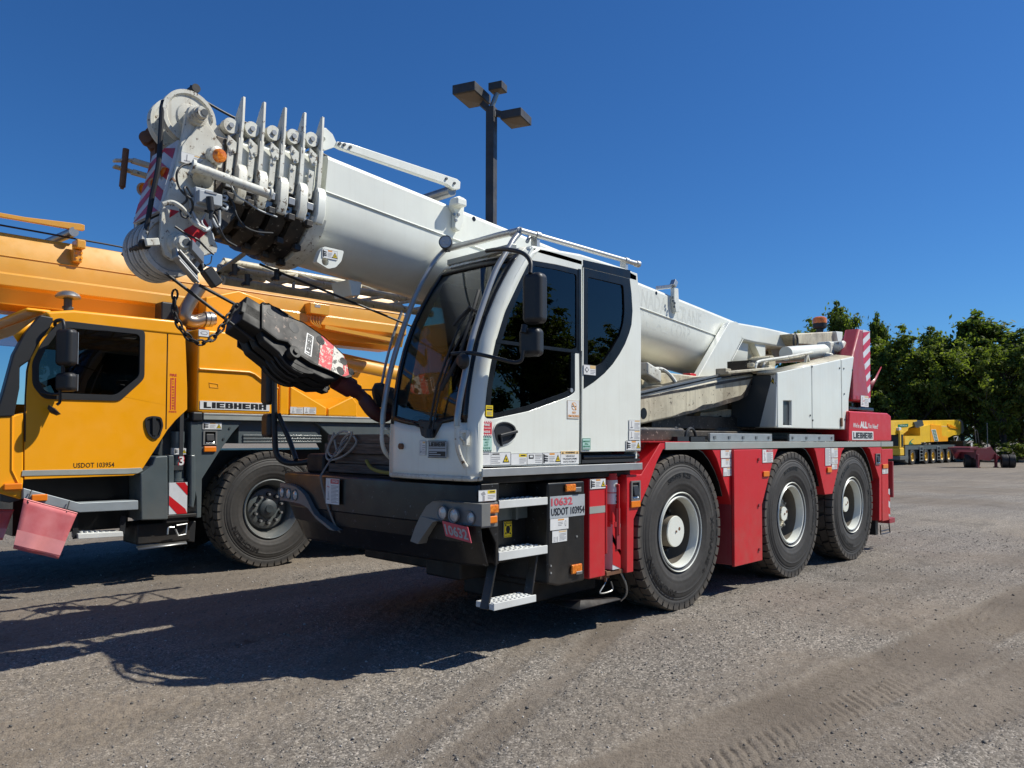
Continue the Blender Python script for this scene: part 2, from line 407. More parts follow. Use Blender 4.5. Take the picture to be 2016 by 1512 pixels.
def rect(mb, F, a0, b0, a1, b1, mi, lift=.001):
    mb.mi = mi; mb.add([F.p(a0,b0,lift), F.p(a0,b1,lift), F.p(a1,b1,lift), F.p(a1,b0,lift)], [(0,1,2,3)])
def pol(mb, F, pts, mi, lift=.0014):
    mb.mi = mi; mb.add([F.p(a, b, lift) for a, b in pts], [tuple(range(len(pts)))])
PAL = ['d_white','d_black','d_yellow','d_red','d_green','d_mint','d_grey','d_orange','d_line','d_pink','d_tan','reflw','reflr','ghost','ghosty']
PI_ = {k: i for i, k in enumerate(PAL)}
def man(mb, F, a, b, s, pose=0, asp=1):
    """pictogram of a person; a,b = head centre, s = height in frame units"""
    k = PI_['d_black']; q = s/asp
    pol(mb, F, [(a+.07*q*math.cos(t*.785), b+.07*s*math.sin(t*.785)) for t in range(8)], k)
    pol(mb, F, [(a-.07*q, b+.1*s), (a-.1*q, b+.5*s), (a+.1*q, b+.5*s), (a+.07*q, b+.1*s)], k)
    sp = .22 if pose else .1
    for d in (-1, 1):
        pol(mb, F, [(a+d*.03*q, b+.48*s), (a+d*(sp-.05)*q, b+.95*s), (a+d*(sp+.03)*q, b+.95*s), (a+d*.1*q, b+.48*s)], k)
        if pose: pol(mb, F, [(a, b+.14*s), (a+d*.36*q, b-.02*s), (a+d*.38*q, b+.06*s), (a, b+.24*s)], k)
        else: pol(mb, F, [(a+d*.07*q, b+.12*s), (a+d*.16*q, b+.5*s), (a+d*.11*q, b+.5*s), (a+d*.03*q, b+.2*s)], k)
def decal(parent, style, tl, r, u, w, h, name='warning_label', t=.0016, text=None):
    F = Frame(tl, r, u, w, h); mb = MB(); I = PI_
    base = dict(yellowcard='d_yellow', firebox='d_red', firstaid='d_mint', spill='d_mint', silver='reflw').get(style, 'd_white')
    mb.mi = I[base]; mb.add([F.p(0,0,-.001),F.p(0,1,-.001),F.p(1,1,-.001),F.p(1,0,-.001),F.p(0,0,t),F.p(0,1,t),F.p(1,1,t),F.p(1,0,t)],
        [(4,5,6,7),(0,4,7,3),(0,1,5,4),(1,2,6,5),(2,3,7,6)])
    L = t+.0008; L2 = t+.0016
    def R(a0,b0,a1,b1,c,l=L): rect(mb, F, a0,b0,a1,b1, I[c], l)
    def border(c='d_black', e=.02):
        ex = e*h/w*1.0
        R(0,0,1,e,c); R(0,1-e,1,1,c); R(0,0,ex,1,c); R(1-ex,0,1,1,c)
    def lines(a0,a1,b0,b1,n):
        for i in range(n):
            b = b0+(b1-b0)*(i+.3)/n; R(a0, b, a1-(.25*(a1-a0) if i % 3 == 2 else 0), b+(b1-b0)/n*.38, 'd_line')
    def tri(ca,cb,s):
        q = s*h/w
        pol(mb, F, [(ca,cb-s*.5),(ca-q*.55,cb+s*.45),(ca+q*.55,cb+s*.45)], I['d_black'], L)
        pol(mb, F, [(ca,cb-s*.30),(ca-q*.38,cb+s*.34),(ca+q*.38,cb+s*.34)], I['d_yellow'], L2)
        pol(mb, F, [(ca-q*.12,cb),(ca-q*.06,cb+s*.25),(ca+q*.14,cb+s*.22),(ca+q*.04,cb-s*.04)], I['d_black'], L2+.0006)
    asp = w/h
    if style == 'wide':      # pictogram, lines, triangle
        border(); man(mb, F, .14, .28, .62, 1, asp); R(.05,.1,.28,.16,'d_black'); R(.36,.1,.66,.26,'d_white'); lines(.36,.64,.32,.9,4); R(.335,0,.345,1,'d_line'); tri(.84,.5,.7)
        R(.38,.1,.62,.2,'d_tan')
    elif style == 'manlines':
        border(); man(mb, F, .24, .2, .7, 0, asp); R(.5,.05,.97,.3,'d_yellow'); R(.6,.13,.9,.22,'d_black',L2); lines(.52,.93,.4,.9,3)
    elif style == 'truck':
        border(); R(.1,.15,.42,.5,'d_black'); R(.16,.22,.36,.38,'d_white',L2); man(mb, F, .25, .6, .36, 1, asp); R(.52,.08,.95,.28,'d_white'); lines(.52,.95,.12,.9,5)
    elif style == 'crush':
        border(); pol(mb,F,[(.04,.1),(.1,.1),(.12,.9),(.04,.9)],I['d_black'],L)
        for k_,(b0,b1) in enumerate(((.2,.34),(.42,.54),(.6,.74))): pol(mb,F,[(.1,b0),(.3,b0+.08),(.3,b0+.16),(.1,b1)],I['d_black'],L2)
        R(.38,.05,.66,.2,'d_orange'); lines(.36,.66,.3,.85,4); tri(.84,.52,.7)
    elif style == 'danger':
        border('d_line',.008); R(.36,.03,.97,.2,'d_red'); 
        mb.mi = I['d_white']; put_text(mb,'DANGER',F.p(.46,.06,0),F.r,F.u,.46*w,.10*h,lift=L2)
        lines(.4,.95,.26,.95,13); R(.17,.12,.19,.8,'d_line'); R(.08,.8,.28,.84,'d_line'); pol(mb,F,[(.1,.3),(.3,.34),(.3,.36),(.1,.33)],I['d_red'],L)
        pol(mb,F,[(.2,.5),(.28,.8),(.25,.8),(.18,.5)],I['d_line'],L)
    elif style == 'ladder':
        border('d_line',.012); R(.45,.06,.95,.16,'d_tan'); lines(.48,.93,.25,.9,6); man(mb,F,.22,.12,.4,1,asp)
        for k_ in range(4): R(.1,.55+k_*.11,.36,.57+k_*.11,'d_line')
        R(.1,.5,.12,.95,'d_line'); R(.34,.5,.36,.95,'d_line')
    elif style == 'manarms':
        border('d_line',.015); man(mb,F,.22,.16,.72,1,asp); R(.42,.08,.75,.2,'d_orange'); lines(.42,.68,.3,.7,3)
        q=[(.84+.12/asp*1.1*math.cos(t*.52),.5+.26*math.sin(t*.52)) for t in range(12)]; pol(mb,F,q,I['d_line'],L); q=[(.84+.09/asp*1.1*math.cos(t*.52),.5+.2*math.sin(t*.52)) for t in range(12)]; pol(mb,F,q,I['d_white'],L2)
    elif style == 'plain':
        border('d_line',.015); R(.5,.06,.94,.18,'d_tan'); lines(.46,.93,.28,.9,5); pol(mb,F,[(.2,.15),(.24,.15),(.22,.8),(.18,.8)],I['d_line'],L); pol(mb,F,[(.1,.75),(.34,.7),(.34,.8),(.12,.85)],I['d_line'],L)
    elif style == 'doc':
        border('d_line',.01); lines(.12,.9,.06,.95,18)
    elif style == 'stamp':
        border('d_line',.02); R(.5,.05,.95,.35,'d_yellow'); R(.6,.14,.9,.24,'d_black',L2); lines(.5,.93,.45,.85,3); pol(mb,F,[(.12,.3),(.3,.1),(.4,.4),(.2,.5)],I['d_line'],L); R(.22,.5,.34,.95,'d_line')
    elif style == 'dia':
        border('d_line',.03); pol(mb,F,[(.25,.2),(.08,.5),(.25,.8),(.42,.5)],I['d_black'],L); pol(mb,F,[(.25,.3),(.13,.5),(.25,.7),(.37,.5)],I['d_white'],L2); R(.52,.02,.97,.35,'d_tan'); lines(.55,.93,.45,.9,3)
    elif style == 'yellowcard':
        R(.1,.12,.9,.18,'d_black'); R(.08,.3,.92,.44,'d_black'); lines(.15,.85,.55,.9,5)
    elif style == 'firebox':
        for i in range(6):
            for b in (0,.9): pol(mb,F,[(i/6,b+.1),(i/6+.09,b+.1),(i/6+.14,b),(i/6+.05,b)],I['d_white'],L)
        mb.mi=I['d_white']; put_text(mb,'FIRE',F.p(.2,.17,0),F.r,F.u,.6*w,.17*h,.03,lift=L2)
        put_text(mb,'EXTINGUISHER',F.p(.12,.44,0),F.r,F.u,.76*w,.1*h,.01,lift=L2); put_text(mb,'INSIDE',F.p(.18,.66,0),F.r,F.u,.64*w,.16*h,.03,lift=L2)
    elif style == 'firstaid':
        for i in range(6):
            for b in (0,.91): pol(mb,F,[(i/6,b+.09),(i/6+.09,b+.09),(i/6+.14,b),(i/6+.05,b)],I['d_black'],L)
        mb.mi=I['d_green']
        for k_,s_ in enumerate(('FIRST','AID','KIT','INSIDE')): put_text(mb,s_,F.p(.5-.08*len(s_)*.75,.15+.19*k_,0),F.r,F.u,.12*len(s_)*w,.12*h,.01,lift=L2)
    elif style == 'spill':
        border('d_green',.03); mb.mi=I['d_green']
        for k_,s_ in enumerate(('EMERGENCY','SPILL','RESPONSE')): put_text(mb,s_,F.p(.08 if len(s_)>6 else .26,.2+.22*k_,0),F.r,F.u,(.84 if len(s_)>6 else .48)*w,.14*h,.03,lift=L2)
        lines(.1,.9,.82,.96,1)
    elif style == 'robot':
        R(0,0,1,.24,'d_tan'); mb.mi=I['d_black']
        put_text(mb,'WARNING',F.p(.24,.05,0),F.r,F.u,.54*w,.14*h,.03,lift=L2)
        for a in (.1,.9): pol(mb,F,[(a,.04),(a-.05,.2),(a+.05,.2)],I['d_black'],L2)
        mb.mi=I['d_black']; put_text(mb,'VEHICLE',F.p(.26,.32,0),F.r,F.u,.5*w,.13*h,.01,lift=L2)
        put_text(mb,'TRANSFORMS',F.p(.1,.54,0),F.r,F.u,.8*w,.13*h,.01,lift=L2); put_text(mb,'INTO ROBOT',F.p(.14,.76,0),F.r,F.u,.72*w,.13*h,.01,lift=L2)
    elif style == 'nosmoke':
        border('d_tan',.01); c=(.55,.33)
        def ringp(r_,mi,l): pol(mb,F,[(c[0]+r_/asp*math.cos(t*.393),c[1]+r_*math.sin(t*.393)) for t in range(16)],I[mi],l)
        ringp(.22,'d_orange',L); ringp(.18,'d_white',L2); R(.35,.31,.72,.35,'d_black',L2+.0005); pol(mb,F,[(.36,.16),(.42,.13),(.76,.5),(.70,.53)],I['d_orange'],L2+.001)
        mb.mi=I['d_orange']; put_text(mb,'NO',F.p(.4,.6,0),F.r,F.u,.3*w,.13*h,.03,lift=L2); put_text(mb,'SMOKING',F.p(.06,.79,0),F.r,F.u,.9*w,.14*h,.03,lift=L2)
    elif style == 'caution':
        R(0,0,1,1,'d_black'); R(.06,.04,.94,.96,'d_yellow',L2); R(.06,.15,.94,.18,'d_black',L2+.0005); mb.mi=I['d_black']
        put_text(mb,'CAUTION',F.p(.1,.05,0),F.r,F.u,.8*w,.08*h,.02,lift=L2+.001); put_text(mb,'3 POINT CONTACT',F.p(.1,.87,0),F.r,F.u,.8*w,.06*h,.01,lift=L2+.001)
        pol(mb,F,[(.35,.3),(.65,.3),(.75,.5),(.6,.75),(.4,.75),(.25,.5)],I['d_black'],L2+.001)
        for q in ((.22,.25),(.78,.3),(.25,.72),(.75,.75)): pol(mb,F,[(q[0]+.1*math.cos(t),q[1]+.06*math.sin(t)) for t in range(6)],I['d_black'],L2+.0012)
    elif style == 'fish':
        border('d_black',.04); pol(mb,F,[(.15,.5),(.3,.3),(.75,.25),(.9,.5),(.75,.75),(.3,.7)],I['d_line'],L); pol(mb,F,[(.25,.5),(.35,.38),(.7,.35),(.8,.5),(.7,.65),(.35,.62)],I['d_white'],L2)
    o = mb.build(name, [MT[k] for k in PAL], parent, smooth=0, fix=False)
    return o
def sidedecal(parent, style, x0, y0, x1, y1, Y, name='warning_label'):
    """label on a face that looks towards -Y, given by its pixel box"""
    a = at(x0, y0, Y=Y-.002); b = at(x1, y0, Y=Y-.002); c = at(x0, y1, Y=Y-.002)
    return decal(parent, style, a, (b.x-a.x, 0, 0), (0,0,1), abs(b.x-a.x), abs(a.z-c.z), name)
def frontdecal(parent, style, x0, y0, x1, y1, X, name='warning_label', u=(0,0,1)):
    a = at(x0, y0, X=X-.002); b = at(x1, y0, X=X-.002); c = at(x0, y1, X=X-.002)
    return decal(parent, style, a, (0,-1,0), u, abs(b.y-a.y), abs(a.z-c.z), name)
def sidetext(parent, s, x0, y0, x1, y1, Y, mat, bold=.02, ital=0, name='lettering', lift=.001):
    a = at(x0, y0, Y=Y); b = at(x1, y0, Y=Y); c = at(x0, y1, Y=Y)
    mb = MB(); put_text(mb, s, (a.x, Y-lift, a.z), (1,0,0), (0,0,1), b.x-a.x, a.z-c.z, bold, ital, 0)
    return mb.build(name, MT[mat], parent, smooth=0, fix=False)
BLK = {'L':[(0,0,.42,1),(0,0,1,.24)],'I':[(0,0,1,1)],'E':[(0,0,.42,1),(0,0,1,.23),(0,.39,.92,.61),(0,.77,1,1)],
       'B':[(0,0,.4,1),(0,0,.86,.2),(0,.41,.84,.59),(0,.8,.86,1),(.6,.06,1,.52),(.6,.48,.96,.94)],'H':[(0,0,.4,1),(.6,0,1,1),(0,.38,1,.62)],
       'R':[(0,0,.4,1),(0,.34,.84,.52),(0,.8,.86,1),(.6,.42,1,.94),(.6,0,1,.38)]}
def blocktext(mb, s, tl, r, u, w, h, lift=.0025, gap=.1):
    ws = [.5 if c == 'I' else .95 if c == 'L' else 1.05 for c in s]; tot = sum(ws)+gap*(len(s)-1)
    F = Frame(tl, r, u, w, h); x = 0
    for c, k in zip(s, ws):
        for j, (a0, b0, a1, b1) in enumerate(BLK[c]):
            mb.add([F.p((x+a0*k)/tot, 1-b0, lift+j*.00008), F.p((x+a1*k)/tot, 1-b0, lift+j*.00008), F.p((x+a1*k)/tot, 1-b1, lift+j*.00008), F.p((x+a0*k)/tot, 1-b1, lift+j*.00008)], [(0,1,2,3)])
        x += k+gap
def brandplate(parent, x0, y0, x1, y1, Y, name='name_plate'):
    a = at(x0, y0, Y=Y); b = at(x1, y1, Y=Y); w = b.x-a.x; h = a.z-b.z
    mb = MB(); mb.mi = 0; mb.box(a.x, b.x, Y-.004, Y, b.z, a.z)
    mb.mi = 1; blocktext(mb, 'LIEBHERR', (a.x+w*.05, Y-.004, a.z-h*.14), (1,0,0), (0,0,1), w*.9, h*.72, .001)
    return mb.build(name, [MT['d_white'], MT['d_black']], parent, smooth=0, fix=False)
# ================================================================== THE SETTING: ground
rng = np.random.default_rng(3)
def vnoise(x, y, s, seed):
    g = np.random.default_rng(seed).random((256, 256))
    u = x*s+1000; v = y*s+1000; i = np.floor(u).astype(int); j = np.floor(v).astype(int); fu = u-i; fv = v-j
    fu = fu*fu*(3-2*fu); fv = fv*fv*(3-2*fv); i %= 256; j %= 256; i1 = (i+1) % 256; j1 = (j+1) % 256
    return (g[i, j]*(1-fu)*(1-fv)+g[i1, j]*fu*(1-fv)+g[i, j1]*(1-fu)*fv+g[i1, j1]*fu*fv)-.5
# wheel tracks on the lot: each a centre line in world metres with its width
def gp(px, py): p = at(px, py, Z=0); return (p.x, p.y)
TRACKS = [(gp(1290,1512), gp(2016,1190), .30, 1.0), (gp(1600,1512), gp(2016,1330), .26, .85), (gp(1480,1512), gp(2016,1255), .10, -.5),
          (gp(740,1512), gp(1000,1290), .14, .75), (gp(880,1512), gp(1150,1270), .14, .7), (gp(440,1500), gp(760,1220), .18, .3)]
def seg(x, y, a, b):
    dx = b[0]-a[0]; dy = b[1]-a[1]; L = math.hypot(dx, dy); dx /= L; dy /= L
    return (x-a[0])*dx+(y-a[1])*dy, -(x-a[0])*dy+(y-a[1])*dx, L
def ground_fields(x, y):
    d = np.hypot(x-CAM.x, y-CAM.y)
    z = .018*vnoise(x, y, .35, 1)+.012*vnoise(x, y, 1.1, 2)
    dust = np.clip(.45+1.5*vnoise(x, y, .32, 11)+.9*vnoise(x, y, 1.3, 12), 0, 1)
    fine = .0085*vnoise(x, y, 14, 3)+.0075*vnoise(x, y, 33, 4)+.006*vnoise(x, y, 75, 5)
    track = np.zeros_like(x); rut = np.zeros_like(x)
    for a, b, wd, st in TRACKS:
        s, t, L = seg(x, y, a, b); t = t+.05*np.sin(s*.7)
        m = np.clip((wd-np.abs(t))/.06, 0, 1)
        if L < 2.2: m *= np.clip((s+.2)/.4, 0, 1)*np.clip((L+.6-s)/.6, 0, 1)
        k = np.sin((s*1.0+np.abs(t)*.8*np.sign(st)+.03*vnoise(x, y, 3, 41))*2*math.pi/.074)
        br = np.clip(.5+2.2*vnoise(x, y, 2.2, 31), 0, 1)
        z = z-m*.010*abs(st)+m*br*np.clip(k-.15+.9*vnoise(x, y, 19, 61), 0, 1)*-.012*abs(st)*np.clip((np.abs(t)-.02)/.03, 0, 1)
        z = z+.008*np.exp(-((np.abs(t)-wd-.05)/.05)**2)*abs(st)*np.clip(m+1-m, 0, 1)*(1 if L > 2.2 else 0)
        track = np.maximum(track, m*abs(st)*.9); rut = np.maximum(rut, m*np.clip(.35+1.6*vnoise(x, y, 1.7, 51), 0, 1)*abs(st))
    fine *= (1-.55*track)
    fall = np.clip((d-16)/34, 0, 1); fall = fall*fall*(3-2*fall)
    z = (z+fine)*np.clip((60-d)/40, 0, 1)-.5*fall
    dust = np.clip(dust*.75+track*.6, 0, 1)
    return z-.004, dust, rut
def build_ground():
    nr, na = 760, 1080
    rr = 2.0*(45/2.0)**(np.arange(nr)/(nr-1)); aa = YAW+np.radians(np.linspace(60, -60, na))
    R_, A_ = np.meshgrid(rr, aa, indexing='ij')
    x = CAM.x+R_*np.cos(A_); y = CAM.y+R_*np.sin(A_)
    z, dust, rut = ground_fields(x, y)
    # outer, coarse part: rings all round to the horizon, joined under the fine wedge
    v = np.stack([x, y, z], -1).reshape(-1, 3)
    i = np.arange(nr-1)[:, None]*na+np.arange(na-1)[None, :]
    f = np.stack([i, i+1, i+na+1, i+na], -1).reshape(-1, 4)
    r2 = np.concatenate([[0.01, 1, 2, 3, 5, 8, 12, 16, 20, 25, 30, 36, 43, 50, 60, 80], [120, 250, 600, 1500, 3000]]); a2 = np.linspace(0, 2*math.pi, 97)
    R2, A2 = np.meshgrid(r2, a2, indexing='ij'); x2 = CAM.x+R2*np.cos(A2); y2 = CAM.y+R2*np.sin(A2)
    fall = np.clip((R2-16)/34, 0, 1); fall = fall*fall*(3-2*fall)
    d_ = (A2-YAW+math.pi) % (2*math.pi)-math.pi; inw = (np.abs(d_) < math.radians(56)) & (R2 < 44) & (R2 > 2.2)
    z2 = -.5*fall-.008-.05*inw
    b = len(v); v2 = np.stack([x2, y2, z2], -1).reshape(-1, 3); n2 = len(a2)
    i2 = b+np.arange(len(r2)-1)[:, None]*n2+np.arange(n2-1)[None, :]
    f2 = np.stack([i2, i2+n2, i2+n2+1, i2+1], -1).reshape(-1, 4)
    v = np.concatenate([v, v2]); f = np.concatenate([f, f2])
    dd = np.concatenate([dust.reshape(-1), np.full(len(v2), .5)])
    me = bpy.data.meshes.new('ground'); me.vertices.add(len(v)); me.vertices.foreach_set('co', v.astype(np.float32).reshape(-1))
    me.loops.add(len(f)*4); me.loops.foreach_set('vertex_index', f[:, ::1].astype(np.int32).reshape(-1))
    me.polygons.add(len(f)); me.polygons.foreach_set('loop_start', np.arange(0, len(f)*4, 4, dtype=np.int32)); me.polygons.foreach_set('loop_total', np.full(len(f), 4, np.int32))
    me.update(); me.validate()
    ar_ = me.attributes.new('rut', 'FLOAT', 'POINT'); ar_.data.foreach_set('value', np.concatenate([rut.reshape(-1), np.zeros(len(v2))]).astype(np.float32))
    at_ = me.attributes.new('dust', 'FLOAT', 'POINT'); at_.data.foreach_set('value', dd.astype(np.float32))
    me.polygons.foreach_set('use_smooth', [True]*len(me.polygons))
    o = bpy.data.objects.new('ground', me); COL.objects.link(o); o['kind'] = 'structure'
    # make sure normals look up
    if me.polygons[0].normal.z < 0: me.flip_normals()
    m = bpy.data.materials.new('gravel_lot'); nt, bs = nodes_of(m)
    at1 = nt.nodes.new('ShaderNodeAttribute'); at1.attribute_name = 'dust'
    tc = nt.nodes.new('ShaderNodeTexCoord')
    vo = nt.nodes.new('ShaderNodeTexVoronoi'); vo.inputs['Scale'].default_value = 95; nt.links.new(tc.outputs['Object'], vo.inputs['Vector'])
    vo2 = nt.nodes.new('ShaderNodeTexVoronoi'); vo2.inputs['Scale'].default_value = 130; nt.links.new(tc.outputs['Object'], vo2.inputs['Vector'])
    bw = nt.nodes.new('ShaderNodeSeparateColor'); nt.links.new(vo.outputs['Color'], bw.inputs[0])
    st = ramp(nt, bw.outputs[0], [(.0, (.10,.093,.083)), (.45, (.205,.188,.165)), (.8, (.30,.275,.24)), (.97, (.50,.46,.41))])
    n1 = noise(nt, 45, 6, .7); dirt = ramp(nt, n1.outputs[0], [(.25, (.115,.096,.076)), (.5, (.205,.177,.145)), (.8, (.30,.265,.222))])
    n2 = noise(nt, .8, 7, .65); 
    ad = nt.nodes.new('ShaderNodeMath'); ad.operation = 'ADD'; nt.links.new(at1.outputs['Fac'], ad.inputs[0]); nt.links.new(n2.outputs[0], ad.inputs[1])
    n9 = noise(nt, 9, 5, .6); ad2 = nt.nodes.new('ShaderNodeMath'); ad2.operation = 'ADD'; nt.links.new(ad.outputs[0], ad2.inputs[0]); nt.links.new(n9.outputs[0], ad2.inputs[1])
    r = ramp(nt, ad2.outputs[0], [(.0, 0), (1, 1)]); mr = nt.nodes.new('ShaderNodeMapRange'); mr.inputs[1].default_value = 1.0; mr.inputs[2].default_value = 1.75
    nt.links.new(ad2.outputs[0], mr.inputs[0])
    c = mixc(nt, mr.outputs[0], st.outputs[0], dirt.outputs[0])
    n3 = noise(nt, .16, 5, .6, dist=.6); r3 = ramp(nt, n3.outputs[0], [(.3, (.78,.77,.78)), (.7, (1.12,1.06,.98))]); c = mixc(nt, 1, c, r3.outputs[0], 'MULTIPLY')
    a3 = nt.nodes.new('ShaderNodeAttribute'); a3.attribute_name = 'rut'; mm_ = nt.nodes.new('ShaderNodeMath'); mm_.operation = 'MULTIPLY'; mm_.inputs[1].default_value = .7; nt.links.new(a3.outputs['Fac'], mm_.inputs[0]); c = mixc(nt, mm_.outputs[0], c, (.135,.108,.082))
    # long wiped drag marks
    n4 = noise(nt, 1, 5, .6, vec=mapping(nt, (.25, 2.6, 1))); r4 = ramp(nt, n4.outputs[0], [(.35, .86), (.65, 1.08)]); c = mixc(nt, 1, c, r4.outputs[0], 'MULTIPLY')
    # old oil drips and damp stains
    n10 = noise(nt, .55, 6, .55, dist=1.2); r10 = ramp(nt, n10.outputs[0], [(.60, 1.0), (.72, .72)]); c = mixc(nt, 1, c, r10.outputs[0], 'MULTIPLY')
    n11 = noise(nt, 2.6, 3, .5); r11 = ramp(nt, n11.outputs[0], [(.70, 1.0), (.74, .60)]); c = mixc(nt, 1, c, r11.outputs[0], 'MULTIPLY')
    nt.links.new(c, bs.inputs['Base Color']); bs.inputs['Roughness'].default_value = .92; bs.inputs['Specular IOR Level'].default_value = .25
    bp = nt.nodes.new('ShaderNodeBump'); bp.inputs['Strength'].default_value = .7; bp.inputs['Distance'].default_value = .005
    mul = nt.nodes.new('ShaderNodeMath'); mul.operation = 'SUBTRACT'; mul.inputs[0].default_value = 1; nt.links.new(vo.outputs['Distance'], mul.inputs[1])
    nt.links.new(mul.outputs[0], bp.inputs['Height'])
    bp2 = nt.nodes.new('ShaderNodeBump'); bp2.inputs['Strength'].default_value = .7; bp2.inputs['Distance'].default_value = .004
    n7 = noise(nt, 210, 4, .7); nt.links.new(n7.outputs[0], bp2.inputs['Height']); nt.links.new(bp.outputs[0], bp2.inputs['Normal']); nt.links.new(bp2.outputs[0], bs.inputs['Normal'])
    me.materials.append(m)
    return o
build_ground()
def build_gravel():
    """loose stones lying on the lot, one joined heap of geometry"""
    N = 95000
    r = 2.6*(15/2.6)**(rng.random(N)**.8); a = YAW+np.radians(rng.uniform(-40, 40, N))
    x = CAM.x+r*np.cos(a); y = CAM.y+r*np.sin(a)
    z, dust, _rt = ground_fields(x, y)
    keep = (rng.random(N) > dust*.9+.0) & ~((x > -2.4) & (x < 5.6) & (y > .5) & (y < 2.4))
    x, y, z = x[keep], y[keep], z[keep]; r = r[keep]; n = len(x)
    size = (.0016+.0050*rng.random(n)**6)*(1+.09*r); big = rng.random(n) < .0035; size[big] = rng.uniform(.008, .017, big.sum())
    base = np.array([(1,0,0),(-.9,.25,.05),(0,1,.1),(.1,-1,0),(.15,.1,.75),(-.1,0,-.5)], float)
    F = np.array([(0,2,4),(2,1,4),(1,3,4),(3,0,4),(2,0,5),(1,2,5),(3,1,5),(0,3,5)])
    th = rng.uniform(0, 2*math.pi, n); c, s = np.cos(th), np.sin(th)
    B = base[None]+rng.uniform(-.28, .28, (n, 6, 3)); B *= size[:, None, None]; B[:, :, 1] *= rng.uniform(.6, 1, n)[:, None]
    X = B[:, :, 0]*c[:, None]-B[:, :, 1]*s[:, None]+x[:, None]; Y = B[:, :, 0]*s[:, None]+B[:, :, 1]*c[:, None]+y[:, None]
    Z = B[:, :, 2]+z[:, None]+size[:, None]*.25
    v = np.stack([X, Y, Z], -1).reshape(-1, 3); f = (np.arange(n)[:, None, None]*6+F[None]).reshape(-1, 3)
    me = bpy.data.meshes.new('gravel'); me.vertices.add(len(v)); me.vertices.foreach_set('co', v.astype(np.float32).reshape(-1))
    me.loops.add(len(f)*3); me.loops.foreach_set('vertex_index', f.astype(np.int32).reshape(-1))
    me.polygons.add(len(f)); me.polygons.foreach_set('loop_start', np.arange(0, len(f)*3, 3, dtype=np.int32)); me.polygons.foreach_set('loop_total', np.full(len(f), 3, np.int32))
    me.update()
    col = me.attributes.new('tone', 'FLOAT', 'POINT'); col.data.foreach_set('value', np.repeat(rng.random(n), 6).astype(np.float32))
    m = bpy.data.materials.new('crushed_stone'); nt, b = nodes_of(m); a_ = nt.nodes.new('ShaderNodeAttribute'); a_.attribute_name = 'tone'
    rp = ramp(nt, a_.outputs['Fac'], [(0, (.09,.083,.075)), (.5, (.22,.20,.178)), (.85, (.32,.295,.26)), (1, (.58,.54,.49))]); nt.links.new(rp.outputs[0], b.inputs['Base Color']); b.inputs['Roughness'].default_value = .9
    me.materials.append(m)
    o = bpy.data.objects.new('gravel', me); COL.objects.link(o); o['kind'] = 'stuff'; o['label'] = 'loose grey crushed stone scattered over the lot'; o['category'] = 'gravel'
build_gravel()

# ================================================================== trees
def leafmat(name, c1, c2):
    m = bpy.data.materials.new(name); m.use_nodes = True; nt = m.node_tree; b = nt.nodes['Principled BSDF']
    a_ = nt.nodes.new('ShaderNodeAttribute'); a_.attribute_name = 'tone'
    rp = ramp(nt, a_.outputs['Fac'], [(0, c1), (1, c2)]); nt.links.new(rp.outputs[0], b.inputs['Base Color']); b.inputs['Roughness'].default_value = .6; b.inputs['Specular IOR Level'].default_value = .2
    tl = nt.nodes.new('ShaderNodeBsdfTranslucent'); mm = mixc(nt, 1, rp.outputs[0], (1.3,1.45,.55), 'MULTIPLY'); nt.links.new(mm, tl.inputs[0])
    mx = nt.nodes.new('ShaderNodeMixShader'); mx.inputs[0].default_value = .5
    nt.links.new(b.outputs[0], mx.inputs[1]); nt.links.new(tl.outputs[0], mx.inputs[2]); nt.links.new(mx.outputs[0], nt.nodes['Material Output'].inputs[0])
    return m
LEAF = [leafmat('leaves_a', (.065,.10,.022), (.23,.26,.06)), leafmat('leaves_b', (.06,.095,.022), (.205,.24,.06))]
BARK = plain('bark', (.07,.06,.05), .9)
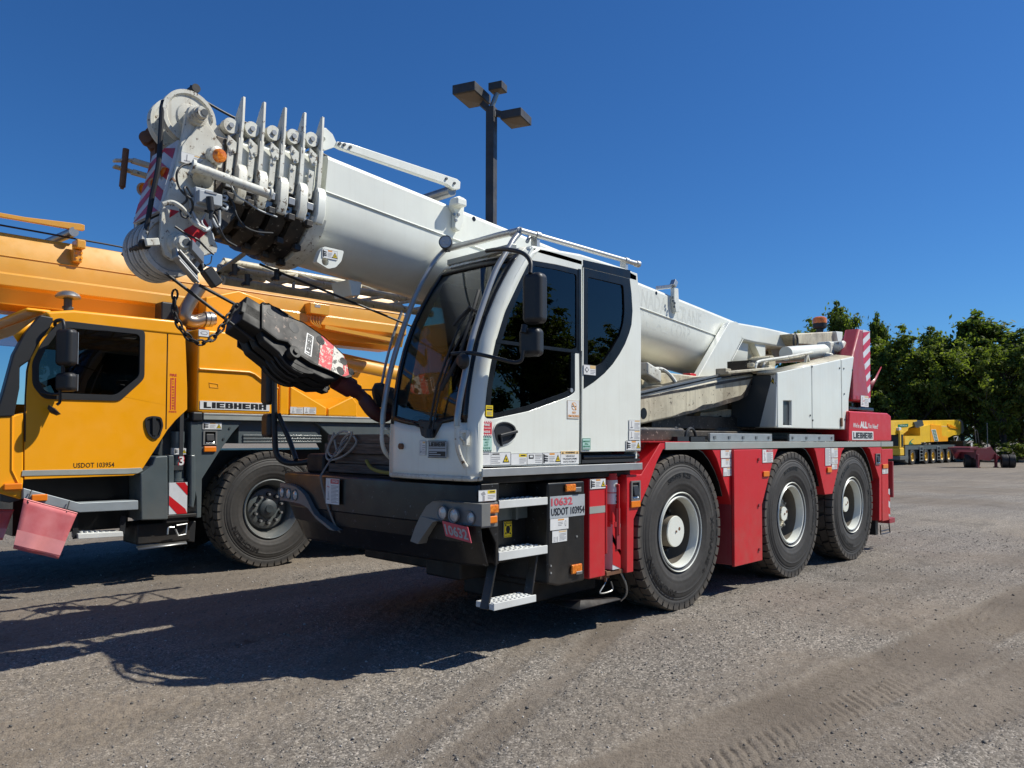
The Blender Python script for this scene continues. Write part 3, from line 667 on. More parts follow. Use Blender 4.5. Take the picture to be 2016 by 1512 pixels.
def tree_meshes(seed, H, W, nleaf, leaf=.17, low=.12, spiky=0.5, mat=0):
    """crown of leaf-sized faces grown round limbs; returns (crown mesh, trunk mesh)"""
    r = random.Random(seed); mb = MB(); tips = []
    def limb(p, d, L, rad, depth):
        pts = [p]; q = p.copy(); dd = d.copy(); k = 4
        for i in range(k):
            dd = (dd+Vector((r.uniform(-.18,.18), r.uniform(-.18,.18), r.uniform(-.02,.16)))).normalized(); q = q+dd*(L/k); pts.append(q.copy())
        mb.tube(pts, [rad*(1-.75*i/k) for i in range(k+1)], 5)
        if depth == 0: tips.extend((pts[-1], pts[-2], pts[-3])); return
        n = r.randint(3, 4)
        for i in range(n):
            t = pts[r.randint(1, k)]
            az = r.uniform(0, 6.28); up = r.uniform(.1, .9)
            nd = Vector((math.cos(az)*1, math.sin(az)*1, up)).normalized()*.75+dd*.5; limb(t.copy(), nd.normalized(), L*r.uniform(.5, .72), rad*.5, depth-1)
        tips.append(pts[-1])
    tr = [Vector((r.uniform(-.03,.03)*H*(i/8), r.uniform(-.03,.03)*H*(i/8), H*.86*i/8)) for i in range(9)]
    mb.tube(tr, [H*.018*(1-.85*i/8)+.02 for i in range(9)], 8)
    for i in range(26):
        h = low+(1-low)*((i+r.random())/26)**.9
        base = tr[min(8, int(h*.92*8))]; a = i*2.4+r.uniform(-.4,.4)
        prof = math.sin(min(1, (1.12-h)/1.0)*math.pi*.62)**.8
        L = W*.5*prof*r.uniform(.55, 1.12)
        limb(base.copy(), Vector((math.cos(a), math.sin(a), r.uniform(.15, .75)+spiky*h)).normalized(), max(.6, L), H*.006, 1)
    tips.append(tr[-1]); tips.append(tr[-1]+Vector((0,0,H*.03)))
    nprng = np.random.default_rng(seed); T = np.array([tuple(t) for t in tips]); T = T[nprng.random(len(T)) < .8]
    idx = nprng.integers(0, len(T), nleaf); csz = nprng.uniform(.18, .75, len(T))*W/9
    dirs = nprng.normal(size=(nleaf, 3)); dirs /= np.linalg.norm(dirs, axis=1)[:, None]
    rad = nprng.random(nleaf)**.6; rad = np.where(nprng.random(nleaf) < .22, rad*1.7, rad)
    P = T[idx]+dirs*(csz[idx]*rad)[:, None]*np.array([1.25, 1.25, .75])
    nrm = dirs*.7+nprng.normal(size=(nleaf, 3))*.55+np.array([0,0,.45]); nrm /= np.linalg.norm(nrm, axis=1)[:, None]
    t1 = np.cross(nrm, nprng.normal(size=(nleaf, 3))); t1 /= np.linalg.norm(t1, axis=1)[:, None]; t2 = np.cross(nrm, t1)
    sz = leaf*nprng.uniform(.55, 1.25, nleaf)[:, None]
    v = np.stack([P-t1*sz, P+t2*sz*.45+nrm*sz*.12, P+t1*sz, P-t2*sz*.45+nrm*sz*.12], 1).reshape(-1, 3)
    f = np.arange(nleaf*4).reshape(-1, 4)
    me = bpy.data.meshes.new('crown'); me.vertices.add(len(v)); me.vertices.foreach_set('co', v.astype(np.float32).reshape(-1))
    me.loops.add(len(f)*4); me.loops.foreach_set('vertex_index', f.astype(np.int32).reshape(-1))
    me.polygons.add(len(f)); me.polygons.foreach_set('loop_start', np.arange(0, len(f)*4, 4, dtype=np.int32)); me.polygons.foreach_set('loop_total', np.full(len(f), 4, np.int32)); me.update()
    tone = np.clip(nprng.random(nleaf)*.7+.3*nprng.random(len(T))[idx], 0, 1)
    me.attributes.new('tone', 'FLOAT', 'POINT').data.foreach_set('value', np.repeat(tone, 4).astype(np.float32)); me.materials.append(LEAF[mat])
    tm = bpy.data.meshes.new('trunk'); tm.from_pydata(mb.v, [], mb.f); tm.materials.append(BARK); tm.polygons.foreach_set('use_smooth', [True]*len(tm.polygons))
    return me, tm
TREES = [tree_meshes(11, 10, 7.0, 11500, mat=0), tree_meshes(23, 10, 6.0, 10000, spiky=.9, mat=1), tree_meshes(37, 10, 8.0, 12500, spiky=.3, mat=0), tree_meshes(51, 10, 4.6, 9000, leaf=.15, low=.3, spiky=1.1, mat=1)]
def tree(k, x, y, h, label, rz=0, wide=1.0, z=-.5, group='trees along the back of the lot', low=None):
    s = h/10
    t = thing('tree', label, 'tree', (x, y, z), rz, group, local=True); t.scale = (s*wide, s*wide, s)
    for nm, me in (('crown', TREES[k][0]), ('trunk', TREES[k][1])):
        o = bpy.data.objects.new(nm, me); COL.objects.link(o); o.parent = t
    return t
def treeat(k, px, top, dist, label, wide=1.0, rz=0, **kw):
    """tree whose foot stands dist metres away in the direction of column px and whose top reaches row top"""
    d = (_f*FPX+_R*(px-1008)-_U*(900-CY)); d.z = 0; d.normalize(); dist = dist+(28 if px > 1560 else 10)
    x = CAM.x+d.x*dist; y = CAM.y+d.y*dist
    depth = (Vector((x, y, CAM.z))-CAM).dot(_f)
    hh = (depth*(867-top)/FPX+CAM.z+.5)*1.06
    return tree(k, x, y, hh, label, rz, wide, **kw)
treeat(0, 1745, 655, 66, 'dark broadleaf tree directly behind the striped red counterweight', 1.1, .4)
treeat(1, 1652, 580, 70, 'tall thin-topped tree rising behind the orange beacon', .62, 1.1)
treeat(3, 1662, 630, 73, 'small leafy tree between the beacon and the red counterweight', 1.2, 2.6)
treeat(1, 1730, 604, 68, 'slim leaning tree top right of the red counterweight top', .5, 2.3)
treeat(0, 1582, 642, 74, 'low round tree crown showing over the beige winch housing', .9, .2)
treeat(2, 1800, 672, 64, 'rounded tree behind the front cab of the distant yellow crane', 1.0, 1.9)
treeat(1, 1838, 632, 66, 'bushy pointed tree left of the tallest tree on the right', 1.0, .7)
treeat(2, 1895, 660, 63, 'full green tree behind the boom of the distant yellow crane', .95, 3.0)
treeat(1, 1928, 600, 67, 'tallest spreading tree on the right with a ragged top', 1.25, 2.0)
treeat(0, 1978, 668, 60, 'yellow-green tree behind the red trailer', 1.05, .9)
treeat(1, 2012, 636, 66, 'ragged tree at the right edge of the photo', 1.1, 4.0)
treeat(2, 2085, 660, 62, 'dark tree just past the right edge, its branches reaching in', 1.1, 4.9)
treeat(0, 2170, 640, 66, 'broad tree standing well right of the red trailer', 1.1, 1.9)
ROW2 = ['dark low tree right behind the striped counterweight, in the second row', 'dark tree in the second row behind the cab of the distant yellow crane', 'dark tree in the second row behind the middle of the distant yellow crane', 'dark tree in the second row behind the red trailer', 'dark tree in the second row at the right photo edge', 'dark tree in the second row hidden behind the white engine cover', 'low tree glimpsed under the hook block between the two cranes']
for i, (px, top, ds, k) in enumerate(((1690, 735, 72, 2), (1770, 740, 72, 0), (1860, 742, 74, 2), (1955, 735, 76, 0), (2040, 735, 75, 2), (1620, 760, 78, 1), (712, 800, 92, 0))):
    t = treeat(k, px, top, ds, ROW2[i], 1.5, i*1.3, group='dark trees in the second row')
def bush(x, y, s, label, seed, rz=0):
    t = thing('bush', label, 'bush', (x, y, -.5), rz, 'undergrowth at the foot of the trees', local=True)
    t.scale = (s*1.3, s*1.3, s*.8)
    r_ = random.Random(seed); mb = MB()
    o = bpy.data.objects.new('foliage', BUSH[0]); COL.objects.link(o); o.parent = t
    o = bpy.data.objects.new('stem', BUSH[1]); COL.objects.link(o); o.parent = t
BUSH = tree_meshes(77, 2.2, 3.4, 2600, leaf=.13, low=.02, mat=0)
BL = ['leafy bush just behind the rear corner of the white crane', 'leafy bush behind the windscreen of the distant yellow crane', 'leafy bush behind the front wheel of the distant yellow crane', 'leafy bush behind the second wheel of the distant yellow crane', 'leafy bush behind the rear wheels of the distant yellow crane', 'leafy bush behind the black flatbed truck', 'leafy bush behind the front leg of the red trailer', 'leafy bush above the middle of the red trailer', 'sunlit bush behind the twin wheels of the red trailer', 'leafy bush at the right photo edge beside the trailer wheels', 'leafy bush just past the right photo edge', 'last leafy bush of the row on the right']
for i, px in enumerate(range(1730, 2120, 34)):
    d = (_f*FPX+_R*(px-1008)); d.z = 0; d.normalize(); ds = 88+6*math.sin(i*2.1)
    bush(CAM.x+d.x*ds, CAM.y+d.y*ds, (.62+.3*math.sin(i*1.7)), BL[i], i, i*1.1)
# trees on the near side of the lot, behind the photographer: they are what the cab glass mirrors
for i, (x, y, h, k) in enumerate(((4, -46, 13, 2), (14, -46, 12, 1), (24, -48, 13, 0), (32, -46, 15, 2), (40, -48, 13, 1), (47, -46, 16, 0), (54, -47, 14, 2), (61, -45, 13, 1), (69, -48, 16, 0), (77, -46, 14, 2), (86, -48, 15, 1), (-8, -46, 12, 2))):
    tree(k, x, y, h, 'leafy tree behind the photographer, mirrored in the cab windows', i*.9, 1.3, z=-.3, group='trees mirrored in the cab glass')

# ================================================================== lamp post
def lamp_post():
    X0 = 7.0; b = at(967, 425, X=X0); lx, ly = b.x, b.y
    L = thing('street_lamp', 'tall bronze square lamp post with three shoebox heads behind the white boom', 'street lamp', (lx, ly, -.1))
    top = at(966, 205, X=lx).z; s = .105
    e = Vector((math.cos(YAW-.42), math.sin(YAW-.42), 0)); f2 = Vector((-e.y, e.x, 0))
    mb = MB(); mb.obox((lx, ly, (top-.1)/2-.1), e, f2, s*2, s*2, top+.1); p = mb.build('pole', MT['bronze'], L, bevel=.008)
    mb = MB(); mb.obox((lx, ly, -.07), e, f2, .42, .42, .05)
    for a in (-1, 1):
        for c in (-1, 1): mb.cyl(Vector((lx, ly, -.05))+e*.16*a+f2*.16*c, Vector((lx, ly, 0))+e*.16*a+f2*.16*c, .015, n=6)
    mb.build('base_plate', MT['bronze'], L)
    # heads: centre pixel, measured at the plane through the pole facing the camera
    def head(px, py, w, d, h, off):
        dep = (Vector((lx, ly, top))-CAM).dot(_f)+off
        dr = _f*FPX+_R*(px-1008)-_U*(py-CY); c = CAM+dr*(dep/FPX)
        mb = MB(); mb.obox(c, e, f2, w, d, h); hd = mb.build('lamp_head', MT['bronze'], L, bevel=.01)
        mb = MB(); mb.obox(c-Vector((0,0,h/2+.004)), e, f2, w*.9, d*.9, .012)
        z = c.z-h/2-.012
        P = [c+e*(w*.43*a)+f2*(d*.43*b_)+Vector((0,0,z-c.z)) for a, b_ in ((-1,-1),(1,-1),(1,1),(-1,1))]; q = c+Vector((0,0,z-c.z-.05))
        mb.add(P+[q], [(0,1,4),(1,2,4),(2,3,4),(3,0,4)]); mb.build('diffuser', MT['lampglass'], hd, smooth=0)
        return c
    c1 = head(929, 187, .88, .60, .22, -.0); c2 = head(1016, 233, .66, .54, .2, .0); c3 = head(980, 173, .32, .36, .18, .0)
    mb = MB(); mid = (c1+c2)/2; P0 = Vector((lx, ly, top-.2))
    mb.beam(c1+(P0-c1).normalized()*.3, P0, .10, .14); mb.beam(c2+(P0-c2).normalized()*.25, P0-Vector((0,0,.0)), .10, .14)
    mb.build('arm', MT['bronze'], L, bevel=.006)
    mb = MB(); mb.cyl((lx, ly, top-.1), (c3.x, c3.y, c3.z-.08), .06, n=12); mb.obox(Vector((lx, ly, top-.28))-f2*(s+.006), e, (0,0,1), .12, .14, .01); mb.build('bracket', MT['steel'], L)
lamp_post()
# ================================================================== wheels
_wc = {}
def arctext(mb, s, r, h, a0, da, y, bold=.03):
    """raised lettering along a circle on a tyre wall, reading clockwise from the outside"""
    v, f, asp = glyphs(s, bold); b = len(mb.v)
    for u, t in v:
        a = math.radians(a0-da*u); rr = r-h/2+h*t
        mb.v.append((rr*math.cos(a), y, rr*math.sin(a)))
    for q in f: mb.f.append(tuple(b+i for i in q)); mb.m.append(1)
def tyre_mesh(key, D, w, words):
    if key in _wc: return _wc[key]
    R = D/2; mb = MB(); mb.mi = 0; Rr = .345*R/.6845
    def side(sg):
        S = [(Rr*.985, .055), (Rr*1.02, .035), (Rr*1.06, .026)]
        rs = np.linspace(Rr*1.08, R*.905, 22)
        for i, r in enumerate(rs):
            t = (r-rs[0])/(rs[-1]-rs[0]); y = .022-.022*math.sin(math.pi*min(1, t*1.15)*.87)**.8
            if i in (4, 5): y -= .0035
            if i in (13,): y -= .004
            if i in (17, 19): y += .0045
            S.append((r, y))
        S += [(R*.935, .010), (R*.955, .022), (R*.958, .05)]
        return S
    a = side(1); prof = a+[(r, w-y) for r, y in a[::-1]]
    mb.lathe([(r, y) for r, y in prof], (0,0,0), (0,1,0), n=96)
    def lug(a0, a1, y0, y1, sk=0, rb=.94, shoulder=0):
        vs = []; k = 2
        for i in range(k+1):
            t = a0+(a1-a0)*i/k
            P = [(R*rb, y0), (R*(1 if not shoulder else .985), y0), (R, y0+(.02 if shoulder == 1 else 0)), (R, y1-(.02 if shoulder == 2 else 0)), (R*(1 if shoulder != 2 else .985), y1), (R*rb, y1)]
            for j, (r, y) in enumerate(P):
                tt = t+sk*((y-y0)/(y1-y0)-.5)
                vs.append((r*math.cos(tt), y, r*math.sin(tt)))
        fs = []
        for i in range(k):
            for j in range(5): q = i*6+j; fs.append((q, q+1, q+7, q+6))
        fs += [(0,1,2,3,4,5), tuple(k*6+j for j in range(5, -1, -1))]; mb.add(vs, fs)
    n = 46 if D < 1.36+.1 else 46; st = 2*math.pi/n
    for i in range(n):
        t = i*st; dw = w*.24
        lug(t, t+st*.80, .007, dw, .0, .905, 1); lug(t+st*.5, t+st*1.30, w-dw, w-.007, .0, .905, 2)
        if i % 2 == 0:
            lug(t+st*.1, t+st*1.65, dw+.012, w*.495, .05); lug(t+st*.9, t+st*2.45, w*.505+.008, w-dw-.012, -.05)
    for s, r, h, a0, da in words: arctext(mb, s, r*R, h, a0, da, -.0035 if r > .6 else .0)
    me = bpy.data.meshes.new('tyre'); me.from_pydata(mb.v, [], mb.f); me.materials.append(MT['rubber']); me.materials.append(MT['rubtext'])
    me.polygons.foreach_set('material_index', mb.m); bm = bmesh.new(); bm.from_mesh(me); bmesh.ops.recalc_face_normals(bm, faces=bm.faces); bm.to_mesh(me); bm.free()
    me.polygons.foreach_set('use_smooth', [True]*len(me.polygons)); me.set_sharp_from_angle(angle=math.radians(32))
    _wc[key] = me; return me
def lmesh(mb, name, mats, smooth=35):
    me = bpy.data.meshes.new(name); me.from_pydata(mb.v, [], mb.f)
    for m in mats: me.materials.append(m)
    me.polygons.foreach_set('material_index', mb.m); bm = bmesh.new(); bm.from_mesh(me); bmesh.ops.recalc_face_normals(bm, faces=bm.faces); bm.to_mesh(me); bm.free()
    me.polygons.foreach_set('use_smooth', [True]*len(me.polygons)); me.set_sharp_from_angle(angle=math.radians(smooth)); return me
def wheel(root, x, y, zc, D, w, rimkey, tyrekey, words, flip=False, turn=0.0, spin=0.0, local=False):
    """outer face at y looking towards -Y"""
    def put(name, me, parent, loc=None):
        o = bpy.data.objects.new(name, me); COL.objects.link(o)
        if loc is not None:
            o.location = loc; o.rotation_euler = (0, spin, (math.pi if flip else 0)+turn)
            o.rotation_euler = Matrix.Rotation((math.pi if flip else 0)+turn, 4, 'Z').to_euler()
            if local: o.parent = parent
            else: attach(o, parent)
        else: o.parent = parent
        return o
    k = ('rim', rimkey)
    if k not in _wc: _wc[k] = RIMS[rimkey]()
    rim, hub, bolt = _wc[k]
    W = put('wheel', rim, root, (x, y, zc))
    put('tyre', tyre_mesh(tyrekey, D, w, words), W)
    if hub: put('hub', hub, W)
    if bolt: put('wheel_nuts', bolt, W)
    return W
def rim_white(hr, hy, flange=0):
    def f():
        mb = MB()
        pr = [(.350,.045),(.352,.018),(.346,.010),(.340,.018),(.334,.040),(.322,.046),(.318,.030),(.310,.022),(.300,.026),(.292,.060),(.286,.10),(.285,.24),(.270,.262),(.22,.27),(.13,.27),(.13,.30)]
        mats = [1,0,0,1,1,1,0,0,0,0,2,2,2,2,2]
        mb.lathe(pr, (0,0,0), (0,1,0), 64, mats)
        mb.mi = 3; mb.cyl((0,.262,0),(0,.28,0),.285,n=40)
        rim = lmesh(mb, 'wheel', [MT['white'], MT['rimgrey'], MT['rimdirt'], MT['greydk']])
        mb = MB(); mb.mi = 0
        mb.lathe([(hr*.96,hy),(hr,hy+.008),(hr,.26)],(0,0,0),(0,1,0),36,[0,1]); mb.cyl((0,hy-.0005,0),(0,hy+.004,0),hr*.965,n=36)
        mb.mi = 1; mb.lathe([(hr+.05,.20),(hr+.055,.21),(hr+.06,.262)],(0,0,0),(0,1,0),32)
        if flange: mb.mi = 3; mb.lathe([(hr,hy+.05),(hr+.02,hy+.045),(hr+.095,hy+.06),(hr+.10,hy+.075),(hr+.10,.26)],(0,0,0),(0,1,0),32)
        mb.mi = 2; mb.cyl((.0,hy-.008,.0),(0,hy+.002,.0),.010,n=8); mb.cyl((.055,hy-.002,.02),(.055,hy+.002,.02),.016,n=12)
        hub = lmesh(mb, 'hub', [MT['white'], MT['rimdirt'], MT['rust'], MT['cream']])
        mb = MB()
        for i in range(10):
            a = i*.628+.2; r = hr+(.07 if flange else .085); y_ = hy+.03 if flange else .225; mb.cyl((r*math.cos(a),y_,r*math.sin(a)),(r*math.cos(a),y_+.04,r*math.sin(a)),.015,.015,8)
        return rim, hub, lmesh(mb, 'wheel_nuts', [MT['steel']])
    return f
MT['rimdirt'] = paint('dusty_wheel_barrel', (.16,.135,.10), .7, .8, (.05,.045,.04), coat=0)
MT['rimgrey'] = plain('rim_outer_grey', (.14,.14,.14), .45)
def rim_flat(col, nutm, hubm, depth=.075, rr=.335):
    def f():
        mb = MB()
        pr = [(rr+.012,.05),(rr+.013,.02),(rr+.004,.012),(rr-.006,.022),(rr-.02,.05),(rr-.04,.075),(rr-.055,.10),(rr-.06,.19),(rr-.085,.205),(.235,depth+.07),(.20,depth+.05),(.12,depth+.05),(.12,depth+.2)]
        mb.lathe(pr, (0,0,0), (0,1,0), 60)
        rim = lmesh(mb, 'wheel', [col])
        mb = MB(); mb.lathe([(.0001,depth-.01),(.045,depth-.012),(.05,depth),(.085,depth+.008),(.105,depth+.02),(.11,depth+.05),(.125,depth+.055),(.125,depth+.1)],(0,0,0),(0,1,0),32)
        hub = lmesh(mb, 'hub', [hubm]); mb = MB()
        for i in range(10):
            a = i*.628+.31; c, s = math.cos(a), math.sin(a); r = .168
            mb.mi = 1; mb.cyl((r*c,depth+.03,r*s),(r*c,depth+.06,r*s),.024,.026,8)
            mb.mi = 0; mb.cyl((r*c,depth-.005,r*s),(r*c,depth+.03,r*s),.014,.015,8)
        return rim, hub, lmesh(mb, 'wheel_nuts', [nutm, MT['blackclean']])
    return f
RIMS = dict(w1=rim_white(.138, .068), w2=rim_white(.078, .105, 1), w3=rim_white(.095, .10),
            grey=rim_flat(MT['grey'], MT['alu'], MT['greydk'], .07), gold=rim_flat(MT['yellow2'], MT['yellow2'], MT['yellow2'], .08), dull=rim_flat(MT['steel'], MT['steel'], MT['greydk'], .08))

# ================================================================== THE WHITE AND RED CRANE
WC = thing('mobile_crane', 'white and red three-axle mobile crane with a white telescopic boom, nearest vehicle in the middle', 'mobile crane', (1.5, 1.275, 0))
WORDS = [('385/95 R25', .735, .045, 118, 44), ('X-CRANE +', .755, .055, 12, 62), ('MICHELIN', .78, .05, 258, 60)]
WORDS3 = [('MICHELIN', .76, .06, 20, 62), ('X-CRANE', .76, .05, 150, 44), ('385/95 R25', .735, .04, 265, 44)]
for x, k, tk, wd in ((0, 'w1', 'ta', WORDS), (2.266, 'w2', 'tb', [('X-CRANE', .74, .045, 118, 40), ('MICHELIN', .77, .05, 30, 60)]), (4.019, 'w3', 'tc', WORDS3)):
    wheel(WC, x, 0.0, .676, 1.369, .385, k, tk, wd)
    wheel(WC, x, 2.55, .676, 1.369, .385, 'w2', 'ta', WORDS, flip=True)
SZ = 1.468                                             # deck height
# chassis frame, axles
mb = MB(); mb.box(-1.95, 5.3, .55, 2.0, .78, 1.30); mb.box(-2.0, 5.35, .72, 1.83, .62, .80)
mb.box(-.75, .75, .42, 2.13, .5, .9) 
mb.build('chassis_frame', MT['greydk'], WC, bevel=.02)
for x in (0, 2.266, 4.019):
    mb = MB(); mb.cyl((x, .2, .676), (x, 2.35, .676), .11, n=16); mb.lathe([(.11,-.3),(.24,-.18),(.27,0),(.24,.18),(.11,.3)], (x, 1.275, .676), (0,1,0), 20)
    mb.build('axle', MT['greydk'], WC)
# deck sheet and wheel arches
mb = MB(); mb.box(-.36, 5.46, .06, 2.49, SZ-.05, SZ-.012); mb.build('deck', MT['greydk'], WC)
mb = MB()
for x in (0, 2.266, 4.019):
    A = arc((x, .676), .80, 20, 160, 14); B_ = arc((x, .676), .81, 160, 20, 14)
    for y0, y1 in ((.03, .5), (2.05, 2.52)): mb = MB(); mb.prism([(a, min(b, SZ-.06)) for a, b in A]+[(a, min(b, SZ-.05)) for a, b in B_], 'y', y0, y1); mb.build('wheel_arch', MT['blackclean'], WC)
def mirrorY(fn): fn(0); fn(1)
def sidebits(name, polys, mat, y0, y1, bevel=.006, both=True, parent=WC):
    o = None
    for pl in polys:
        mb = MB(); mb.prism(pl, 'y', y0, y1); o = mb.build(name, MT[mat], parent, bevel=bevel)
        if both: mb = MB(); mb.prism(pl, 'y', 2.55-y0, 2.55-y1); mb.build(name, MT[mat], parent, bevel=bevel)
    return o
z7 = lambda x, y: (1230+x/4.2, 860+y/4.2)
zf = lambda x, y: (1200+x/3.36, 840+y/3.36)
# front fender with its ridge and the flat plate set back behind it
fr = XZ([z7(*p) for p in ((296,47),(337,47),(337,104),(318,104),(268,205),(200,400),(76,680),(72,1118),(16,1128),(16,312),(136,312))], 0.0)
sidebits('front_fender', [fr], 'red', 0.0, .42, .008)
bk = XZ([z7(*p) for p in ((30,330),(0,330),(-60,200),(-60,47),(300,47),(140,325))], .14)
mb = MB(); mb.prism(bk, 'y', .14, .2); mb.build('fender_plate', MT['redfade'], WC)
# middle fender either side of the locker, locker door
mf = XZ([(1402,885),(1411,903),(1441.7,997),(1501,992),(1521,911),(1531.5,884)], 0.0)
sidebits('middle_fender', [mf], 'red', 0.0, .44)
ld = XZ([(1443.5,885.5),(1499,884),(1501.2,1102),(1447,1117)], -.03)
x0 = (ld[0][0]+ld[3][0])/2; x1 = (ld[1][0]+ld[2][0])/2; zb = (ld[2][1]+ld[3][1])/2; zt = ld[0][1]
mb = MB(); mb.box(x0+.01, x1-.01, .004, .5, zb+.01, zt-.02); mb.build('side_locker', MT['redfade'], WC, bevel=.01)
mb = MB(); mb.box(x0, x1, -.032, -.001, zb, zt); lk = mb.build('locker_door', MT['red'], WC, bevel=.006)
for z in (zt-.1, (zt+zb)/2, zb+.12): mb = MB(); mb.cyl((x1-.08, -.032, z), (x1-.08, -.046, z), .016, n=10); mb.build('latch', MT['redfade'], lk)
tf = XZ([zf(*p) for p in ((1350,138),(1362,165),(1425,450),(1475,445),(1538,165),(1556,138))], 0.0)
sidebits('rear_middle_fender', [tf], 'red', 0.0, .44)
rf = XZ([zf(*p) for p in ((1706,134),(1722,150),(1785,345),(1785,622),(1800,620),(1800,134))], 0.0)
sidebits('rear_fender', [rf], 'red', 0.0, .44)
# rear corner box with stabiliser recess
rx0 = at(*zf(1802,300), Y=0).x; rx1 = at(*zf(1846,400), Y=0).x; rx2 = at(1758, 900, Y=0).x
rz0 = at(*zf(1848,618), Y=0).z; rzt = at(1750, 884, Y=0).z; rzm = at(*zf(1850,215), Y=0).z
mb = MB(); mb.prism([(rx0,rz0),(rx1,rz0),(rx1,rzm),(rx2,rzm),(rx2,rzt),(rx0,rzt)], 'y', 0, .4); mb.box(rx1, rx2-.02, .30, .4, rz0, rzm)
mb.build('rear_corner_panel', MT['red'], WC, bevel=.008)
mb = MB(); mb.prism([(rx0,rz0),(rx1,rz0),(rx1,rzm),(rx2,rzm),(rx2,rzt),(rx0,rzt)], 'y', 2.15, 2.55); mb.build('rear_corner_panel', MT['red'], WC, bevel=.008)
mb = MB(); mb.box(rx2-.08, rx2, .4, 2.15, .75, rzt); mb.build('rear_crossmember', MT['redfade'], WC, bevel=.01)
def stabiliser(xc, yc, r, z0, z1, zc, foot=True, colm='red'):
    """outer red cylinder z1..zc, striped post z0..zc"""
    S = None
    mb = MB(); mb.cyl((xc, yc, zc), (xc, yc, z1), r, n=24); mb.cyl((xc, yc, zc-.02), (xc, yc, zc+.02), r*1.25, n=24); mb.cyl((xc, yc, z1), (xc, yc, z1+.02), r*.9, n=24)
    S = mb.build('stabiliser', MT[colm], WC)
    mb = MB(); w2 = r*1.02; H = zc-z0; mb.mi = 0; mb.box(xc-w2, xc+w2, yc-w2, yc+w2, z0, zc)
    mb.mi = 1
    for k in range(2):
        a = z0+H*(.12+.5*k)
        mb.add([(xc-w2, yc-w2-.002, a+.0), (xc+w2, yc-w2-.002, a-.12 if k else max(z0,a-.12)), (xc+w2, yc-w2-.002, a+.10), (xc-w2, yc-w2-.002, a+.24)], [(0,1,2,3)])
    mb.build('striped_guard', [MT['reflw'], MT['reflr']], S, bevel=0)
    return S
sx = at(1206, 1040, Y=.06).x
z_top = at(1206, 937, Y=.06).z; z_c = at(1206, 1031, Y=.06).z; z_0 = at(1208, 1119, Y=.06).z
SYC = .075
S1 = stabiliser(sx, SYC, .052, z_0, z_top, z_c)
mb = MB(); mb.mi = 0
for (za, zb_) in (((945, 969), 0), ((971, 992), 1)):
    a = at(1200, za[0], Y=.066).z; b = at(1200, za[1], Y=.066).z; mb.lathe([(.0535, a), (.0535, b)], (sx, SYC, 0), (0,0,1), 24)
mb.mi = 1; t0 = at(1206, 974, Y=.06); t1 = at(1206, 990, Y=.06)
put_text(mb, '3', (sx-.012, SYC-.056, t0.z), (1,0,0), (0,0,1), .030, t0.z-t1.z, .04, lift=.002); put_text(mb, 'v', (sx-.02, SYC-.055, t0.z+.09), (1,0,0), (0,0,1), .02, .03, .04, lift=.002)
mb.build('number_band', [MT['d_white'], MT['d_black']], S1)
mb = MB(); xa = at(1196,1000,Y=.0).x; xb = at(1218,1000,Y=.0).x
gz0 = at(1192, 1090, Y=.02).z; gz1 = at(1192, 954, Y=.02).z
mb.box(xa-.022, xa, -.002, .04, gz0, gz1); mb.box(xb, xb+.022, .0, .26, gz0+.13, gz1); mb.box(xa, xb, .22, .26, gz0-.1, gz1)
mb.build('stabiliser_guide', MT['red'], WC, bevel=.012, seg=3)
mb = MB(); mb.box(xb-.01, xb+.035, .01, .03, at(1228,1080,Y=0).z, at(1228,1000,Y=0).z); mb.build('guide_edge', MT['redfade'], WC)
mb = MB(); fz = at(1206, 1124, Y=.06).z; mb.box(sx-.12, sx+.10, .03, .24, fz-.025, fz+.01); mb.cyl((sx-.11,.05,fz-.07),(sx-.11,.05,fz+.02),.012,n=8)
mb.box(sx-.16, sx-.04, .06, .2, fz-.05, fz-.02); mb.build('foot_bracket', MT['rust'], WC, bevel=.006)
# bent splash plate and hanging bits below
p = [at(1070,1192,Y=.25), at(1140,1200,Y=.08), at(1152,1168,Y=.06), at(1218,1180,Y=.02), at(1228,1126,Y=.02)]
mb = MB(); mb.add([at(1075,1186,Y=.35), at(1141,1201,Y=.05), at(1222,1180,Y=.02), at(1200,1172,Y=.35), at(1143,1183,Y=.1)], [(0,1,4),(1,2,4),(2,3,4),(3,0,4)])
mb.build('splash_plate', MT['blackrust'], WC, solid=.008)
mb = MB(); mb.tube(smoothpath([at(1200,1128,Y=.1), at(1190,1150,Y=.08), at(1181,1168,Y=.06), at(1205,1162,Y=.06), at(1203,1145,Y=.06)], 5), .006, 6)
mb.tube(smoothpath([at(1222,1128,Y=.06), at(1232,1150,Y=.05), at(1233,1170,Y=.06), at(1222,1183,Y=.1)], 5), .009, 6); mb.build('bracket_rod', MT['steel'], WC)
mb = MB(); mb.box(-1.75, -.8, .25, 2.3, .40, .62); mb.box(-1.7, -.85, .3, 1.0, .25, .42); mb.build('underbody', MT['blackrust'], WC, bevel=.02)
